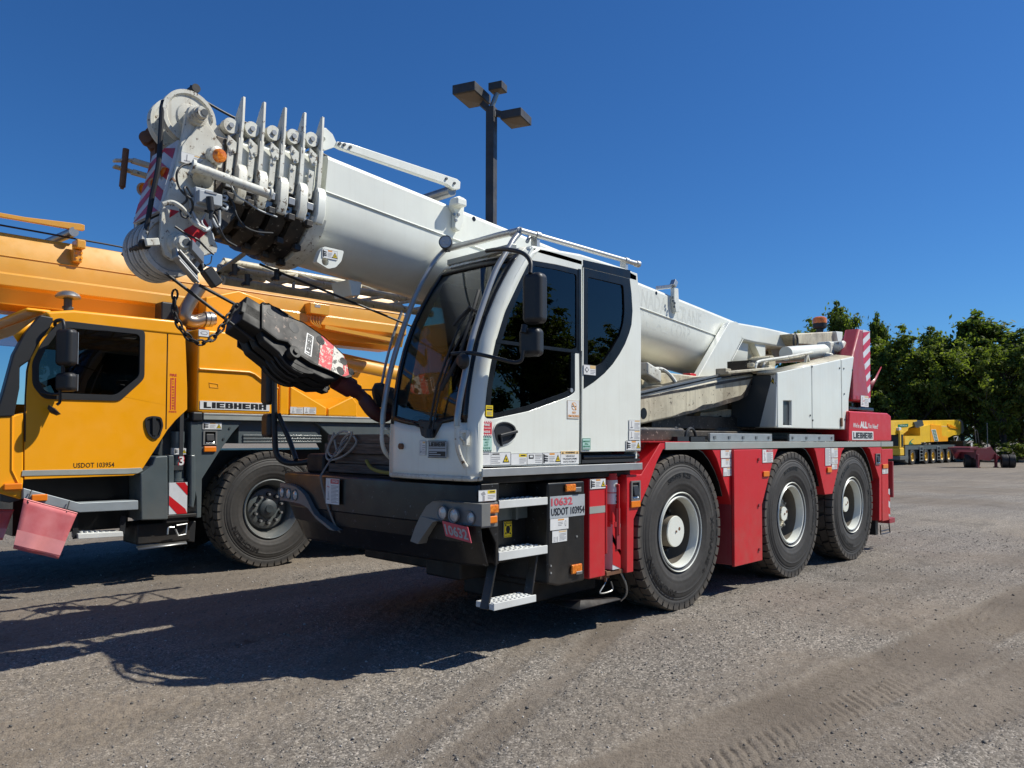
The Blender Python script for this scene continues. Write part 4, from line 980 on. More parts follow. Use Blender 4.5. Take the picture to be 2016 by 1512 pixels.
# rear stabiliser
xr = (rx1+rx2)/2
mb = MB(); mb.cyl((xr, .1, rz0+.05), (xr, .1, rzm), .05, n=20); Sr = mb.build('stabiliser', MT['red'], WC)
mb = MB(); mb.box(xr-.055, xr+.045, .03, .14, rz0+.05, rz0+.42); mb.build('striped_guard', MT['reflw'], Sr)
mb = MB()
for k in range(2): mb.add([(xr-.055, .028, rz0+.1+k*.18), (xr+.045, .028, rz0+.06+k*.18), (xr+.045, .028, rz0+.15+k*.18), (xr-.055, .028, rz0+.19+k*.18)], [(0,1,2,3)])
mb.build('red_stripe', MT['reflr'], Sr)
mb = MB(); mb.box(rx1+.02, rx2+.05, .0, .2, rz0-.05, rz0+.02); mb.box(rx2-.02, rx2+.02, .0, .2, rz0+.3, rz0+.8); mb.build('rear_bracket', MT['redfade'], WC, bevel=.005)
mb = MB(); mb.tube([at(1733,1034,Y=0), at(1734,1052,Y=0), at(1752,1048,Y=0), at(1750,1030,Y=0)], .008, 6); mb.tube([at(1733,1046,Y=.15), at(1752,1042,Y=.15)], .008, 6); mb.build('rear_step', MT['black'], WC)
mb = MB(); mb.box(rx0-.09, rx0, .06, .4, at(1731,1055,Y=0).z, 1.0); mb.build('mud_flap', MT['plastic'], WC)
# aluminium edge strip
sa = at(1309, 870.5, Y=0); sb = at(1733, 869, Y=0); sc = at(1757, 869, Y=0); sd = at(1309, 884.5, Y=0)
mb = MB(); mb.box(sa.x, sb.x, -.006, .06, SZ-.066, SZ); mb.build('edge_strip', MT['strip'], WC, bevel=.003)
mb = MB(); mb.box(sb.x+.015, sc.x, -.008, .06, SZ-.066, SZ); mb.build('edge_strip', MT['strip'], WC, bevel=.003)
mb = MB(); mb.box(sa.x, sc.x, 2.49, 2.556, SZ-.066, SZ); mb.build('edge_strip', MT['strip'], WC, bevel=.003)
mb = MB(); mb.box(sa.x-.25, sa.x+.4, -.003, .3, SZ-.0, SZ+.006); mb.build('fender_top', MT['red'], WC)
# pillar lamp, reflectors
def sidelamp(px0, py0, px1, py1, Y, name='side_lamp', mat='amber', parent=WC, t=.014):
    a = at(px0, py0, Y=Y); b = at(px1, py1, Y=Y); mb = MB(); mb.box(a.x, b.x, Y-t, Y, b.z, a.z); return mb.build(name, MT[mat], parent, bevel=min(.012, abs(a.z-b.z)*.28), seg=3)
def boxlamp(px0, py0, px1, py1, Y, parent=WC):
    a = at(px0, py0, Y=Y); b = at(px1, py1, Y=Y); mb = MB(); w = b.x-a.x; h = a.z-b.z
    mb.plate([(a.x,b.z),(b.x,b.z),(b.x,a.z),(a.x,a.z)], [[(a.x+w*.12,b.z+h*.08),(b.x-w*.12,b.z+h*.08),(b.x-w*.12,a.z-h*.08),(a.x+w*.12,a.z-h*.08)]], 'y', Y-.012, Y+.01)
    L = mb.build('lamp_housing', MT['grille'], parent); mb = MB()
    mb.box(a.x+w*.13, b.x-w*.13, Y+.0, Y+.012, b.z+h*.1, a.z-h*.1); mb.build('lamp_recess', MT['blackclean'], L)
    mb = MB(); mb.obox(((a.x+b.x)/2, Y-.004, (a.z+b.z)/2), (1,0,0), (0,.2,1), w*.6, h*.55, .03); mb.build('lens', MT['plastic'], L, bevel=.01)
    mb = MB(); mb.obox(((a.x+b.x)/2, Y-.004, b.z+h*.17), (1,0,0), (0,.5,1), w*.62, h*.12, .01); mb.build('reflector', MT['alu'], L)
boxlamp(1241, 947, 1259, 985, -.001)
sidelamp(1240.5, 986.5, 1259, 998, -.001, 'side_reflector', 'orange')
sidelamp(1501.5, 928, 1513, 938, -.001, 'side_reflector', 'orange'); sidelamp(1627.5, 920, 1636, 930, -.001, 'side_reflector', 'orange'); sidelamp(1737, 914, 1747, 922, -.001, 'side_reflector', 'orange')
boxlamp(1723, 893, 1732, 914, -.001)
# decals along the side
for q in ((1419,886,1440,902,'manarms'),(1420,903.5,1440,920,'manarms'),(1424,921,1440,937.5,'ladder'),(1501,885,1521.5,911,'danger'),(1624.5,882,1635,917,'doc'),(1636,882,1649,901,'ladder'),(1636.5,902,1649,914,'plain'),(1637.5,914.5,1648,924,'ladder'),(1737,923,1748,933,'plain')):
    sidedecal(WC, q[4], q[0], q[1], q[2], q[3], -.001)
# black locker left of the stabiliser
bx0 = -1.80; bx1 = at(1151.5, 950, Y=0).x; bz1 = at(1080, 950, Y=0).z; bz0 = at(1080, 1150, Y=0).z
mb = MB(); mb.prism([(bx0,bz0+.0),(bx0+.12,bz0-.03),(bx1,bz0-.03),(bx1,bz1),(bx0,bz1)], 'y', 0.0, .5); bl = mb.build('black_locker', MT['black'], WC, bevel=.018, seg=3)
a = at(1081, 978, Y=-.002); b = at(1150, 1014, Y=-.002)
mb = MB(); mb.mi = 0; mb.box(bx0+.02, bx1-.005, -.002, 0, b.z, a.z); mb.build('number_panel', MT['d_grey'], bl, smooth=0)
sidetext(bl, '10632', 1085, 981, 1127, 997, -.003, 'd_pink', .03, name='fleet_number')
sidetext(bl, 'USDOT 103954', 1085.5, 1001, 1150.5, 1016, -.0035, 'd_black', .012, name='registration_number')
sidedecal(bl, 'manarms', 1083, 1022, 1119, 1045, -.001); sidedecal(bl, 'ladder', 1087, 1046, 1116, 1069, -.001)
for (a0, b0, a1, b1) in ((1111,953.5,1131,967), (1122.5,1112,1143,1127)): sidelamp(a0, b0, a1, b1, -.001, 'marker_lamp', 'amber', bl, .02)
mb = MB(); p = at(1138, 963, Y=-.01); mb.box(p.x-.04, p.x+.03, -.02, -.005, p.z-.02, p.z+.015); p = at(1139, 1127, Y=-.01); mb.box(p.x-.04, p.x+.03, -.025, -.005, p.z-.012, p.z+.012); mb.build('lamp_bracket', MT['steel'], bl, bevel=.004)
mb = MB()
for (a, b) in ((1084,1114),(1084,1128),(1135,1056)): p = at(a, b, Y=0); mb.bolt(p, (0,-1,0), .008, .006)
mb.build('screws', MT['alu'], bl)
# red slab
ax0 = at(1160, 1000, Y=0).x; ax1 = at(1191.5, 1000, Y=0).x; az1 = at(1175, 942, Y=0).z; az0 = at(1159, 1141, Y=0).z
mb = MB(); mb.box(ax0, ax1, 0.0, .38, az0, az1); sb_ = mb.build('red_side_panel', MT['red'], WC, bevel=.01)
sidedecal(sb_, 'crush', 1161.5, 943.5, 1192, 963.5, -.001)
a = at(1160.5, 997, Y=-.002); b = at(1191.5, 1008, Y=-.002); mb = MB(); mb.box(ax0+.003, ax1-.003, -.002, 0, b.z-.002, a.z-.004); mb.build('reflective_tape', MT['strip'], sb_)
mb = MB(); mb.box(bx1+.01, ax0-.0, .05, .4, .5, 1.17); mb.build('gap_plate', MT['redfade'], WC)
# ---------------------------------------------------------------- bumper
zb1 = 1.19; BX = -2.50
def bump_x(y):                       # plan curve of the bumper front
    t = abs(y-1.275)/1.275
    return -2.56+.03*t**2+ (.20*max(0, (t-.80)/.20)**1.6 if y > 1.275 else .07*max(0, (t-.86)/.14)**2)
def bump_zb(y):                      # lower edge
    t = abs(y-1.275)/1.275
    return .66+.0*t
ys = [0, .03, .08, .16, .3, .45, .6, .8, 1.0, 1.275, 1.55, 1.75, 1.95, 2.1, 2.25, 2.35, 2.45, 2.52, 2.55]
rows = [(1.0, .0), (.985, -.010), (.90, -.013), (.52, -.013), (.50, -.004), (.30, .008), (.28, .016), (.04, .055), (0, .065)]   # height fraction, set-back
mb = MB()
def bfn(u, v):
    i = min(int(round(u*(len(ys)-1))), len(ys)-1); j = int(round(v*(len(rows)-1)))
    y = ys[i]; f_, o_ = rows[j]; zb = bump_zb(y); t = max(0, (y-2.05)/.5); k = (1-f_)**1.3; return (bump_x(y)+o_+.10*t*k, y-.22*t*k, zb+(zb1-zb)*f_)
mb.grid(bfn, len(ys)-1, len(rows)-1)
mb.build('bumper', MT['black'], WC, solid=.02, smooth=24)
# bumper end box beside the steps, the top shelf
e0 = -2.31
mb = MB(); pe = [(bump_x(0)+.0, zb1), (e0, zb1), (e0, .655), (e0-.02, .65), (bump_x(0)+.13, .80), (bump_x(0)+.02, .98)]
mb.prism(pe, 'y', -.004, .02); mb.build('bumper_end', MT['black'], WC, bevel=.008)
mb = MB(); pe2 = [(bump_x(2.55), zb1), (-2.0, zb1), (-2.0, .98), (bump_x(2.55)+.03, .95)]; mb.prism(pe2, 'y', 2.52, 2.545); mb.build('bumper_end', MT['black'], WC, bevel=.008)
mb = MB(); pl = [(bump_x(y)+.005, y) for y in ys]; mb.prism(pl+[(-1.82, 2.55), (-1.82, 0.35), (e0, .35), (e0, 0)], 'z', zb1-.012, zb1+.002); mb.build('bumper_shelf', MT['blackrust'], WC, bevel=.004)
mb = MB(); mb.prism([(-2.36,2.2),(-1.85,2.3),(-1.85,.2),(-2.3,.2),(-2.38,.5)], 'z', .62, .665); mb.build('bumper_underside', MT['blackrust'], WC)
mb = MB(); mb.box(-2.1,-1.8, .6,1.0,.44,.62); mb.build('tow_coupling', MT['blackrust'], WC, bevel=.02)
# raised mouldings: light bezels on the front, each with three round lamps
def bezel(cpix, Xp, sgn):
    P = [at(px, py, X=Xp) for px, py in cpix]
    n = len(P); mb = MB(); vs = []
    for q in P: x = bump_x(min(2.54, max(.005, q.y)))+.004; vs.append((x-.066, q.y, q.z))
    for q in P: x = bump_x(min(2.54, max(.005, q.y)))+.004; vs.append((x+.012, q.y, q.z))
    tri = tessellate_polygon([[Vector((q.y, q.z, 0)) for q in P]])
    mb.add(vs, [tuple(t) for t in tri]+[(i, (i+1) % n, (i+1) % n+n, i+n) for i in range(n)])
    return mb.build('light_bezel', MT['grille'], WC, bevel=0)
b1 = lambda x, y: (780+x/4.877, 900+y/4.877)
B1 = bezel([b1(*p) for p in ((785,455),(620,432),(470,413),(400,420),(340,465),(285,560),(235,670),(192,800),(262,828),(300,765),(350,690),(400,620),(440,608),(600,640),(785,672))], -2.56, 1)
b2 = lambda x, y: (560+x/5.817, 860+y/5.817)
B2 = bezel([b2(*p) for p in ((110,520),(250,528),(330,560),(400,610),(440,650),(480,720),(560,870),(800,1055),(740,1040),(580,920),(480,800),(430,770),(380,750),(300,735),(140,712))], -2.44, -1)
def roundlamp(px, py, Xp, r, parent):
    q = at(px, py, X=Xp); x = bump_x(min(2.54, q.y))-.064; mb = MB()
    mb.lathe([(r*1.18, .0), (r*1.15, -.006), (r*1.0, -.002), (r*.97, .02)], (x, q.y, q.z), (1,0,0), 24); L = mb.build('headlamp', MT['grille'], parent)
    mb = MB(); mb.lathe([(.0001, -.006), (r*.5, -.004), (r*.96, .004)], (x, q.y, q.z), (1,0,0), 24); mb.build('lens', MT['lens'], L)
for px, py in ((880.5,1008.5),(901,1014),(921.5,1020)): roundlamp(px-1, py, -2.56, .042, B1)
for px, py in ((588,967.5),(602,970),(616,972.5)): roundlamp(px, py, -2.44, .040, B2)
# end of bezel on the side face with two amber lamps
a = at(*b1(785,447), Y=0); b = at(*b1(980,650), Y=0)
mb = MB(); mb.box(bump_x(0)-.012, e0-.008, -.012, .0, b.z-.01, a.z+.005); SB = mb.build('side_bezel', MT['grille'], WC, bevel=.006)
sidelamp(*b1(803,462), *b1(963,535), -.012, 'turn_signal', 'amber', SB, .03); sidelamp(*b1(822,570), *b1(957,632), -.012, 'side_reflector', 'orange', SB, .02)
mb = MB(); mb.box(bump_x(0)-.015, e0, -.014, .0, a.z+.008, zb1+.008); mb.build('corner_block', MT['black'], WC, bevel=.018, seg=3)
sidedecal(WC, 'stamp', *b1(790,320), *b1(960,428), -.014)
# number plate on the bumper, warning sheet
def onbumper(style, corners, txt=None):
    (x0_, y0_), (x1_, y1_), (x2_, y2_) = corners
    a = at(x0_, y0_, X=-2.60); b = at(x1_, y1_, X=-2.60); c = at(x2_, y2_, X=-2.58)
    return a, b, c
a, b, c = onbumper('', ((871,1025),(921,1038),(878,1055)))
w_ = (b-a).length; h_ = (a-c).length; r_ = (b-a).normalized(); u_ = (a-c).normalized(); n_ = r_.cross(u_)
mb = MB(); mb.mi = 0; cc = a+r_*w_/2-u_*h_/2; mb.obox(cc, r_, u_, w_, h_, .006); mb.mi = 1; put_text(mb, '10632', a+r_*w_*.06-u_*h_*.16, r_, u_, w_*.88, h_*.7, .03, lift=.005)
mb.build('number_plate', [MT['d_pink'], MT['d_grey']], WC, smooth=0)
decal(WC, 'danger', at(642,941,X=-2.60), Vector((-.02,-1,0)), (0,0,1), .19, .2, 'warning_sheet')
# ---------------------------------------------------------------- steps
sx0, sx1 = e0+.012, bx0-.012
def step(z, x0=sx0, x1=sx1, y0=.0, d=.20, h=.05, mat='tread', dim=True):
    mb = MB(); mb.box(x0, x1, y0, y0+d, z-h, z-.006); mb.box(x0-.003, x1+.003, y0-.006, y0+.008, z-h-.002, z+.001)
    S = mb.build('step', MT[mat], WC, bevel=.003); mb = MB(); n = 9
    for i in range(n):
        for j in range(4):
            x = x0+(x1-x0)*(i+.5+.25*(j % 2))/(n+.3); y = y0+.03+(d-.05)*j/3.4; mb.cyl((x, y, z-.007), (x, y, z+.001), .013, .010, 8)
    mb.build('tread_studs', MT[mat], S); return S
z1s = at(985, 986, Y=0).z; z2s = at(985, 1087, Y=0).z; z3s = at(974, 1188, Y=-.03).z
step(z1s); step(z2s, h=.055)
s3x0 = at(972,1190,Y=-.03).x; s3x1 = at(1054,1176,Y=-.03).x
step(z3s, s3x0, s3x1, -.03, .17, .045)
# step well behind
mb = MB(); mb.box(sx0-.01, sx1+.02, .22, .26, z2s-.05, z1s-.02); mb.box(sx0-.012, sx0-.002, 0, .26, .66, 1.18); mb.build('step_well', MT['black'], WC)
mb = MB(); mb.box(sx0, sx1, .19, .22, z1s-.16, z1s-.05); mb.box(sx1-.16, sx1-.14, .15, .19, z1s-.16, z1s-.05); mb.build('step_well_panel', MT['grey'], WC)
mb = MB(); mb.box(sx0-.0, sx1+.01, .0, .3, z1s-.005, z1s+.14) if False else mb.box(sx0-.0, sx1+.005, .2, .3, z1s-.05, 1.18); mb.build('step_well_top', MT['black'], WC, bevel=.01)
q0 = at(1023,1025,Y=.2); sidedecal(WC, 'caution', 991, 1026, 1008, 1060, .218)
def hanger(pa, pb, w=.075, t=.02):
    mb = MB(); mb.beam(pa, pb, t, w, up=(0,1,0)); return mb.build('step_hanger', MT['black'], WC, bevel=.006)
hanger((sx0+.03, .07, z2s-.03), (s3x0-.01, .05, z3s-.05)); hanger((sx1-.04, .08, z2s-.03), (s3x1+.01, .05, z3s-.03))
# ---------------------------------------------------------------- cab
G = [(1.22,-2.545),(1.45,-2.545),(1.63,-2.535),(1.80,-2.515),(1.97,-2.482),(2.15,-2.43),(2.32,-2.36),(2.48,-2.275),(2.62,-2.185),(2.74,-2.095),(2.82,-2.02),(2.865,-1.955)]
def gx(z):
    for (z0, x0), (z1_, x1_) in zip(G, G[1:]):
        if z <= z1_: t = max(0, (z-z0)/(z1_-z0)); return x0+(x1_-x0)*t
    return G[-1][1]
CW = .93
def cabx(y, z):
    e = min(y, CW-y); r = .07
    off = 0 if e > r else (r-math.sqrt(max(0, r*r-(r-e)**2)))
    bow = .035*(1-((y-CW/2)/(CW/2))**2)
    return gx(z)+off+.02-bow
def cabsheet(name, y0, y1, zlo, zhi, mat, out_=0, ny=10, nz=16, parent=None, solid=.018, zfun=None, zfun1=None):
    mb = MB()
    def fn(u, v):
        y = y0+(y1-y0)*u; a = zfun(u) if zfun else zlo; b = zfun1(u) if zfun1 else zhi; z = a+(b-a)*v
        return (cabx(y, z)-out_, y, z)
    mb.grid(fn, ny, nz); return mb.build(name, MT[mat], parent or WC, solid=solid, smooth=60)
p0, p1 = .062, CW-.05
wsl = lambda u: 1.625-.045*math.sin(math.pi*u)
cabsheet('windscreen', p0+.01, p1-.01, 0, 2.80, 'glassf', 0, 12, 20, solid=0, zfun=wsl)
cabsheet('windscreen_surround', p0, p0+.05, 1.60, 2.80, 'blackclean', .004, 2, 20)
cabsheet('windscreen_surround', p1-.045, p1, 1.60, 2.80, 'blackclean', .004, 2, 20)
cabsheet('windscreen_surround', p0+.05, p1-.045, 0, 0, 'blackclean', .004, 10, 2, zfun=lambda u: wsl(u), zfun1=lambda u: wsl(u)+.035)
cabsheet('windscreen_surround', p0+.05, p1-.045, 2.745, 2.80, 'blackclean', .004, 8, 2)
cabsheet('cab_corner_pillar', 0.0, p0, 1.222, 2.86, 'white', 0, 10, 30)
cabsheet('cab_corner_pillar', p1, CW, 1.222, 2.86, 'white', 0, 8, 30)
cabsheet('cab_front_panel', p0, p1, 1.222, 0, 'white', 0, 12, 6, zfun1=lambda u: wsl(u)+.004)
cabsheet('windscreen_header', p0, p1, 2.80, 2.86, 'oldwhite', .006, 10, 3)
# black tongue and wiper gear under the windscreen
mb = MB(); T = [at(px, py, X=-2.555) for px, py in ((825,826),(833,858),(839,861),(858,862),(873,830))]
vs = [(cabx(q.y, q.z)-.022, q.y, q.z) for q in T]+[(cabx(q.y, q.z)+.01, q.y, q.z) for q in T]; n = 5
mb.add(vs, [tuple(range(n)), tuple(range(2*n-1, n-1, -1))]+[(i, (i+1) % n, (i+1) % n+n, i+n) for i in range(n)])
mb.build('wiper_housing', MT['plastic'], WC, bevel=.012, seg=3)
def onws(px, py, lift=.03):
    q = at(px, py, X=-2.5)
    for _ in range(8): q = at(px, py, X=cabx(min(max(q.y, .02), CW-.02), q.z)-lift)
    return q
mb = MB()
mb.tube([onws(*p, .035) for p in ((843,850),(860,760),(885,690),(905,640),(925,610))], .008, 6); mb.tube([onws(*p, .05) for p in ((850,850),(868,760),(893,690),(930,622))], .006, 6)
mb.tube([onws(*p, .05) for p in ((868,768),(905,700),(935,600),(943,572))], .014, 6); mb.tube([onws(*p, .06) for p in ((893,640),(925,605),(940,614))], .012, 6)
mb.cyl(onws(845,862,.05), onws(845,845,.05), .03, n=10)
mb.build('wiper', MT['plastic'], WC)
mb = MB(); mb.tube([onws(*p, .02) for p in ((810,830),(820,838),(833,842))], .006, 6); mb.build('washer_hose', MT['plastic'], WC)
# roof, back, floor, right wall
mb = MB()
roofs = []
R0 = [(gx(2.86)+.0, 2.862), (-1.86, 2.905), (-1.5, 2.93), (-.75, 2.90), (-.66, 2.86), (-.66, 2.80), (gx(2.83)+.03, 2.80)]
ctop = XZ([(1048,485),(1146,512),(1240,533),(1256,539)], 0.0)
mb.prism([(gx(2.84)+.01, 2.845), (ctop[0][0], ctop[0][1]+.012), (-1.42, 2.90), (ctop[2][0], ctop[2][1]+.012), (ctop[3][0], ctop[3][1]+.0), (ctop[3][0], 2.78), (gx(2.80)+.06, 2.80)], 'y', .0, CW)
mb.build('cab_roof', MT['white'], WC, bevel=.03, seg=4)
z3 = lambda x, y: (740+x/2.907, 440+y/2.907)
rearx = at(1261, 880, Y=0).x
mb = MB(); mb.box(rearx-.03, rearx, .03, CW-.02, 1.30, 1.75); mb.box(rearx-.03, rearx, .03, .12, 1.75, 2.82); mb.box(rearx-.03, rearx, CW-.12, CW-.02, 1.75, 2.82); mb.box(rearx-.03, rearx, .12, CW-.12, 2.7, 2.82)
mb.build('cab_rear_wall', MT['white'], WC, bevel=.01)
mb = MB(); mb.box(rearx-.02, rearx-.012, .12, CW-.12, 1.75, 2.7); mb.build('rear_window', MT['glass'], WC)
mb = MB(); mb.box(-2.45, rearx-.03, .03, CW-.03, 1.24, 1.30); mb.build('cab_floor', MT['inner'], WC)
# right-hand cab wall with its window
rw = [(gx(1.25)+.05,1.25),(rearx,1.25),(rearx,2.82),(gx(2.8)+.06,2.82),(gx(2.6)+.05,2.6),(gx(2.3)+.05,2.3),(gx(2.0)+.05,2.0),(gx(1.7)+.05,1.7)]
rh = [(gx(1.75)+.15,1.72),(-1.4,1.62),(-.85,1.9),(-.78,2.7),(gx(2.7)+.12,2.72),(gx(2.3)+.13,2.3)]
mb = MB(); mb.plate(rw, [rh], 'y', CW-.025, CW-.003); mb.build('cab_right_wall', MT['white'], WC)
mb = MB(); mb.prism(rh, 'y', CW-.018, CW-.010); mb.build('right_window', MT['glassr'], WC)
# left side: door, rear quarter
dn = XZ([z3(*p) for p in ((590,1393),(583,1300),(585,1150),(600,1000),(625,820),(665,650),(730,450),(800,300),(870,180),(897,133),(1040,170),(1180,212),(1180,730),(1163,735),(1166,1000),(1163,1375),(1155,1382))], 0.0)
wn = roundpoly(XZ([z3(*p) for p in ((620,1090),(638,930),(668,740),(740,505),(825,325),(884,210),(1030,235),(1172,268),(1172,725),(1140,735),(1140,965),(1105,990),(870,1075),(668,1118),(632,1116))], 0.0), .02, 3)
mb = MB(); mb.plate(dn, [wn], 'y', 0.0, .03); DR = mb.build('cab_door', MT['white'], WC, bevel=.005)
# window surround (black band) and pane, with the parting of the sliding pane
wi = roundpoly(XZ([z3(*p) for p in ((655,1075),(668,930),(700,745),(768,520),(848,345),(905,240),(1030,262),(1150,292),(1150,712),(1118,722),(1118,945),(1090,965),(862,1045),(690,1085))], 0.0), .02, 3)
mb = MB(); mb.plate(wn, [wi], 'y', .002, .012); mb.build('window_surround', MT['blackclean'], DR)
mb = MB(); mb.prism(wn, 'y', .010, .014); mb.build('door_window', MT['glass'], DR)
mb = MB(); s0 = at(*z3(668,722), Y=0); s1 = at(*z3(1175,735), Y=0); mb.box(s0.x+.01, s1.x-.02, -.001, .012, s1.z-.014, s1.z+.010); s2 = at(*z3(1172,500), Y=0); mb.box(s2.x-.028, s2.x+.004, -.002, .012, s1.z, at(*z3(1172,262), Y=0).z); mb.build('window_rail', MT['blackclean'], DR)
mb = MB(); c = at(*z3(1118,955), Y=0); mb.cyl((c.x, -.006, c.z), (c.x, .004, c.z), .016, n=16); mb.build('lock', MT['alu'], DR)
# quarter panel
qp = XZ([z3(*p) for p in ((1187,212),(1455,272),(1497,286),(1508,420),(1519,560),(1517,1000),(1514,1303),(1178,1308),(1180,900))], 0.0)
qh = [(p[0], p[1]) for p in XZ([z3(*p) for p in ((1192,255),(1452,318),(1462,400),(1468,500),(1462,580),(1448,630),(1425,690),(1395,745),(1355,805),(1310,855),(1250,905),(1190,945))], 0.0)]
mb = MB(); mb.plate(qp, [qh], 'y', 0.0, .03); QP = mb.build('quarter_panel', MT['white'], WC, bevel=.005)
qi = XZ([z3(*p) for p in ((1212,305),(1415,352),(1420,420),(1422,500),(1415,570),(1395,640),(1350,720),(1295,800),(1240,830),(1212,835))], 0.0)
mb = MB(); mb.plate(qh, [roundpoly(qi, .02, 2)], 'y', -.002, .010); mb.build('window_surround', MT['blackclean'], QP)
mb = MB(); mb.prism(qh, 'y', .010, .014); mb.build('quarter_window', MT['glass'], QP)
mb = MB(); tb = XZ([z3(*p) for p in ((1186,208),(1455,268),(1455,315),(1186,250))], 0.0); mb.prism(tb, 'y', -.003, .02); mb.build('gutter_trim', MT['blackclean'], QP)
mb = MB(); mb.box(at(*z3(1170,1000), Y=0).x-.002, at(*z3(1179,1000), Y=0).x+.004, .012, .03, 1.31, 2.85); mb.build('door_gap', MT['greydk'], WC)
# door handle
hz = [z3(*p) for p in ((672,1180),(684,1150),(715,1135),(755,1137),(790,1160),(800,1195),(790,1225),(755,1255),(705,1268),(685,1245))]
ho = roundpoly(XZ(hz, 0.0), .03, 3); c = Vector((sum(p[0] for p in ho)/len(ho), 0, sum(p[1] for p in ho)/len(ho)))
mb = MB(); sc = lambda k: [((p[0]-c.x)*k+c.x, (p[1]-c.z)*k+c.z) for p in ho]
mb.mi = 1; ring_ = [((p[0]-c.x)*1.12+c.x+.006, (p[1]-c.z)*1.12+c.z) for p in ho]; mb.plate(ring_, [sc(.98)], 'y', -.006, .001)
mb.mi = 0; mb.plate(sc(1.0), [sc(.86)], 'y', -.012, .0); mb.prism(sc(.88), 'y', -.002, .001)
DH = mb.build('door_handle', [MT['plastic'], MT['white']], DR, bevel=.002)
mb = MB(); a = at(*z3(705,1215), Y=0); b = at(*z3(800,1190), Y=0); mb.beam((a.x-.01,-.014,a.z), (b.x-.004,-.014,b.z), .03, .02); mb.beam((a.x-.0,-.010,a.z-.0), (a.x+.01,-.010,a.z-.07), .012, .03, up=(0,1,0)); mb.build('handle_lever', MT['plastic'], DH, bevel=.005)
# door furniture: labels
for st, a0, b0, a1, b1 in (('firebox',602,1130,663,1213),('firstaid',600,1218,663,1304),('wide',597,1310,771,1386),('manlines',772,1317,864,1384),('truck',865,1314,952,1380),('crush',953,1312,1057,1378),('robot',1058,1303,1160,1377),('nosmoke',1096,1010,1163,1115)):
    sidedecal(DR, st, *z3(a0,b0), *z3(a1,b1), -.0005)
sidedecal(DR, 'yellowcard', *z3(629,1040), *z3(669,1103), .000)
for st, a0, b0, a1, b1 in (('plain',1449,1123,1512,1180),('plain',1448,1183,1512,1239),('crush',1431,1242,1514,1297),('spill',1182,1229,1227,1295),('dia',1189,806,1258,864)):
    sidedecal(QP, st, *z3(a0,b0), *z3(a1,b1), -.0025)
# front panel plates
a = onws(*z3(258,1243), .006); b = onws(*z3(425,1243), .006)
decal(WC, 'plain', (a.x-.01, a.y, a.z), (0,-1,0), (0,0,1), .065, .10)
q = onws(*z3(298,1243), .012); mb = MB(); mb.mi = 0; W_, H_ = .19, .115; F = Frame((q.x-.008, q.y-.01, q.z), (0,-1,0), (0,0,1), W_, H_)
mb.mi = 0; mb.add([F.p(0,0),F.p(0,1),F.p(1,1),F.p(1,0)], [(0,1,2,3)]); rect(mb, F, .0,.0,1,.04,1); rect(mb, F, .0,.96,1,1,1); rect(mb, F, .05,.42,.95,.46,1); rect(mb, F, .05,.62,.95,.92,1); rect(mb, F, .08,.66,.5,.72,0,.002); rect(mb, F, .08,.78,.7,.84,0,.002)
mb.mi = 1; blocktext(mb, 'LIEBHERR', F.p(.06,.08), (0,-1,0), (0,0,1), W_*.88, H_*.26, .002); mb.build('maker_plate', [MT['d_grey'], MT['d_black']], WC, smooth=0, fix=False)
q = onws(*z3(150,1275), .01); mb = MB(); mb.cyl((q.x+.03,q.y,q.z),(q.x-.02,q.y,q.z),.022,n=14); mb.build('rubber_plug', MT['rust'], WC)
# lower sill and tread rail, black slide gear under the quarter panel
mb = MB(); mb.tube([(cabx(CW-.01,1.23)+.03, CW, 1.232)]+[(cabx(y,1.23)-.008, y, 1.232) for y in (.85,.6,.35,.1,.03)]+[(gx(1.23)+.08, .0, 1.234)], .018, 8); mb.build('cab_sill', MT['oldwhite'], WC)
ra = at(943, 921, Y=-.02); rb = at(1262, 903, Y=-.02)
mb = MB(); mb.box(ra.x+.02, rb.x, -.03, .16, 1.262, 1.282); mb.box(ra.x+.02, rb.x, -.035, -.02, 1.245, 1.30); RA = mb.build('running_board', MT['alu'], WC, bevel=.003)
mb = MB()
for i in range(44):
    x = ra.x+.06+(rb.x-ra.x-.1)*i/44; mb.box(x, x+.02, -.018, .15, 1.282, 1.29)
mb.build('tread_ridges', MT['alu'], RA)
mb = MB(); mb.box(at(1146,895,Y=.02).x, rearx+.02, .02, .3, 1.31, 1.335); mb.cyl((at(1150,905,Y=.03).x,.05,1.355),(rearx+.03,.05,1.355),.02,n=10); mb.cyl((at(1150,905,Y=.03).x,.1,1.32),(rearx+.02,.1,1.32),.018,n=10); mb.build('slide_rail', MT['plastic'], WC)
mb = MB(); mb.box(-2.42, -.7, .06, 1.0, 1.19, 1.24); mb.box(-2.3,-.6,.3,2.3,1.12,1.22); mb.build('cab_cradle', MT['blackrust'], WC, bevel=.01)
# handrails of polished tube
def rail(pts, r=.021, name='handrail', mat='chrome', parent=WC): mb = MB(); mb.tube(smoothpath(pts, 6), r, 12); return mb.build(name, MT[mat], parent)
rtube = [at(*z3(*p), Y=y) for p, y in (((835,38),.10),((790,90),.09),((760,140),.08),((680,280),.07),((600,500),.06),((545,680),.05),((510,860),.04),((482,1000),.04),((467,1100),.04),((465,1160),.04))]
rail(rtube)
rail([at(*z3(*p), Y=.04) for p in ((465,1150),(464,1230),(470,1290),(490,1350),(516,1392))], .016, 'handrail_foot', 'oldwhite')
ltube = [at(*z3(*p), Y=y) for p, y in (((397,150),.93),((345,205),.95),((300,270),.96),((245,375),.97),((200,480),.98),((130,680),.99),((75,880),1.0),((45,1060),1.0),((38,1150),1.0))]
rail(ltube); rail([at(*z3(*p), Y=1.0) for p in ((38,1140),(34,1230),(45,1290),(70,1330),(103,1355))], .016, 'handrail_foot', 'oldwhite')
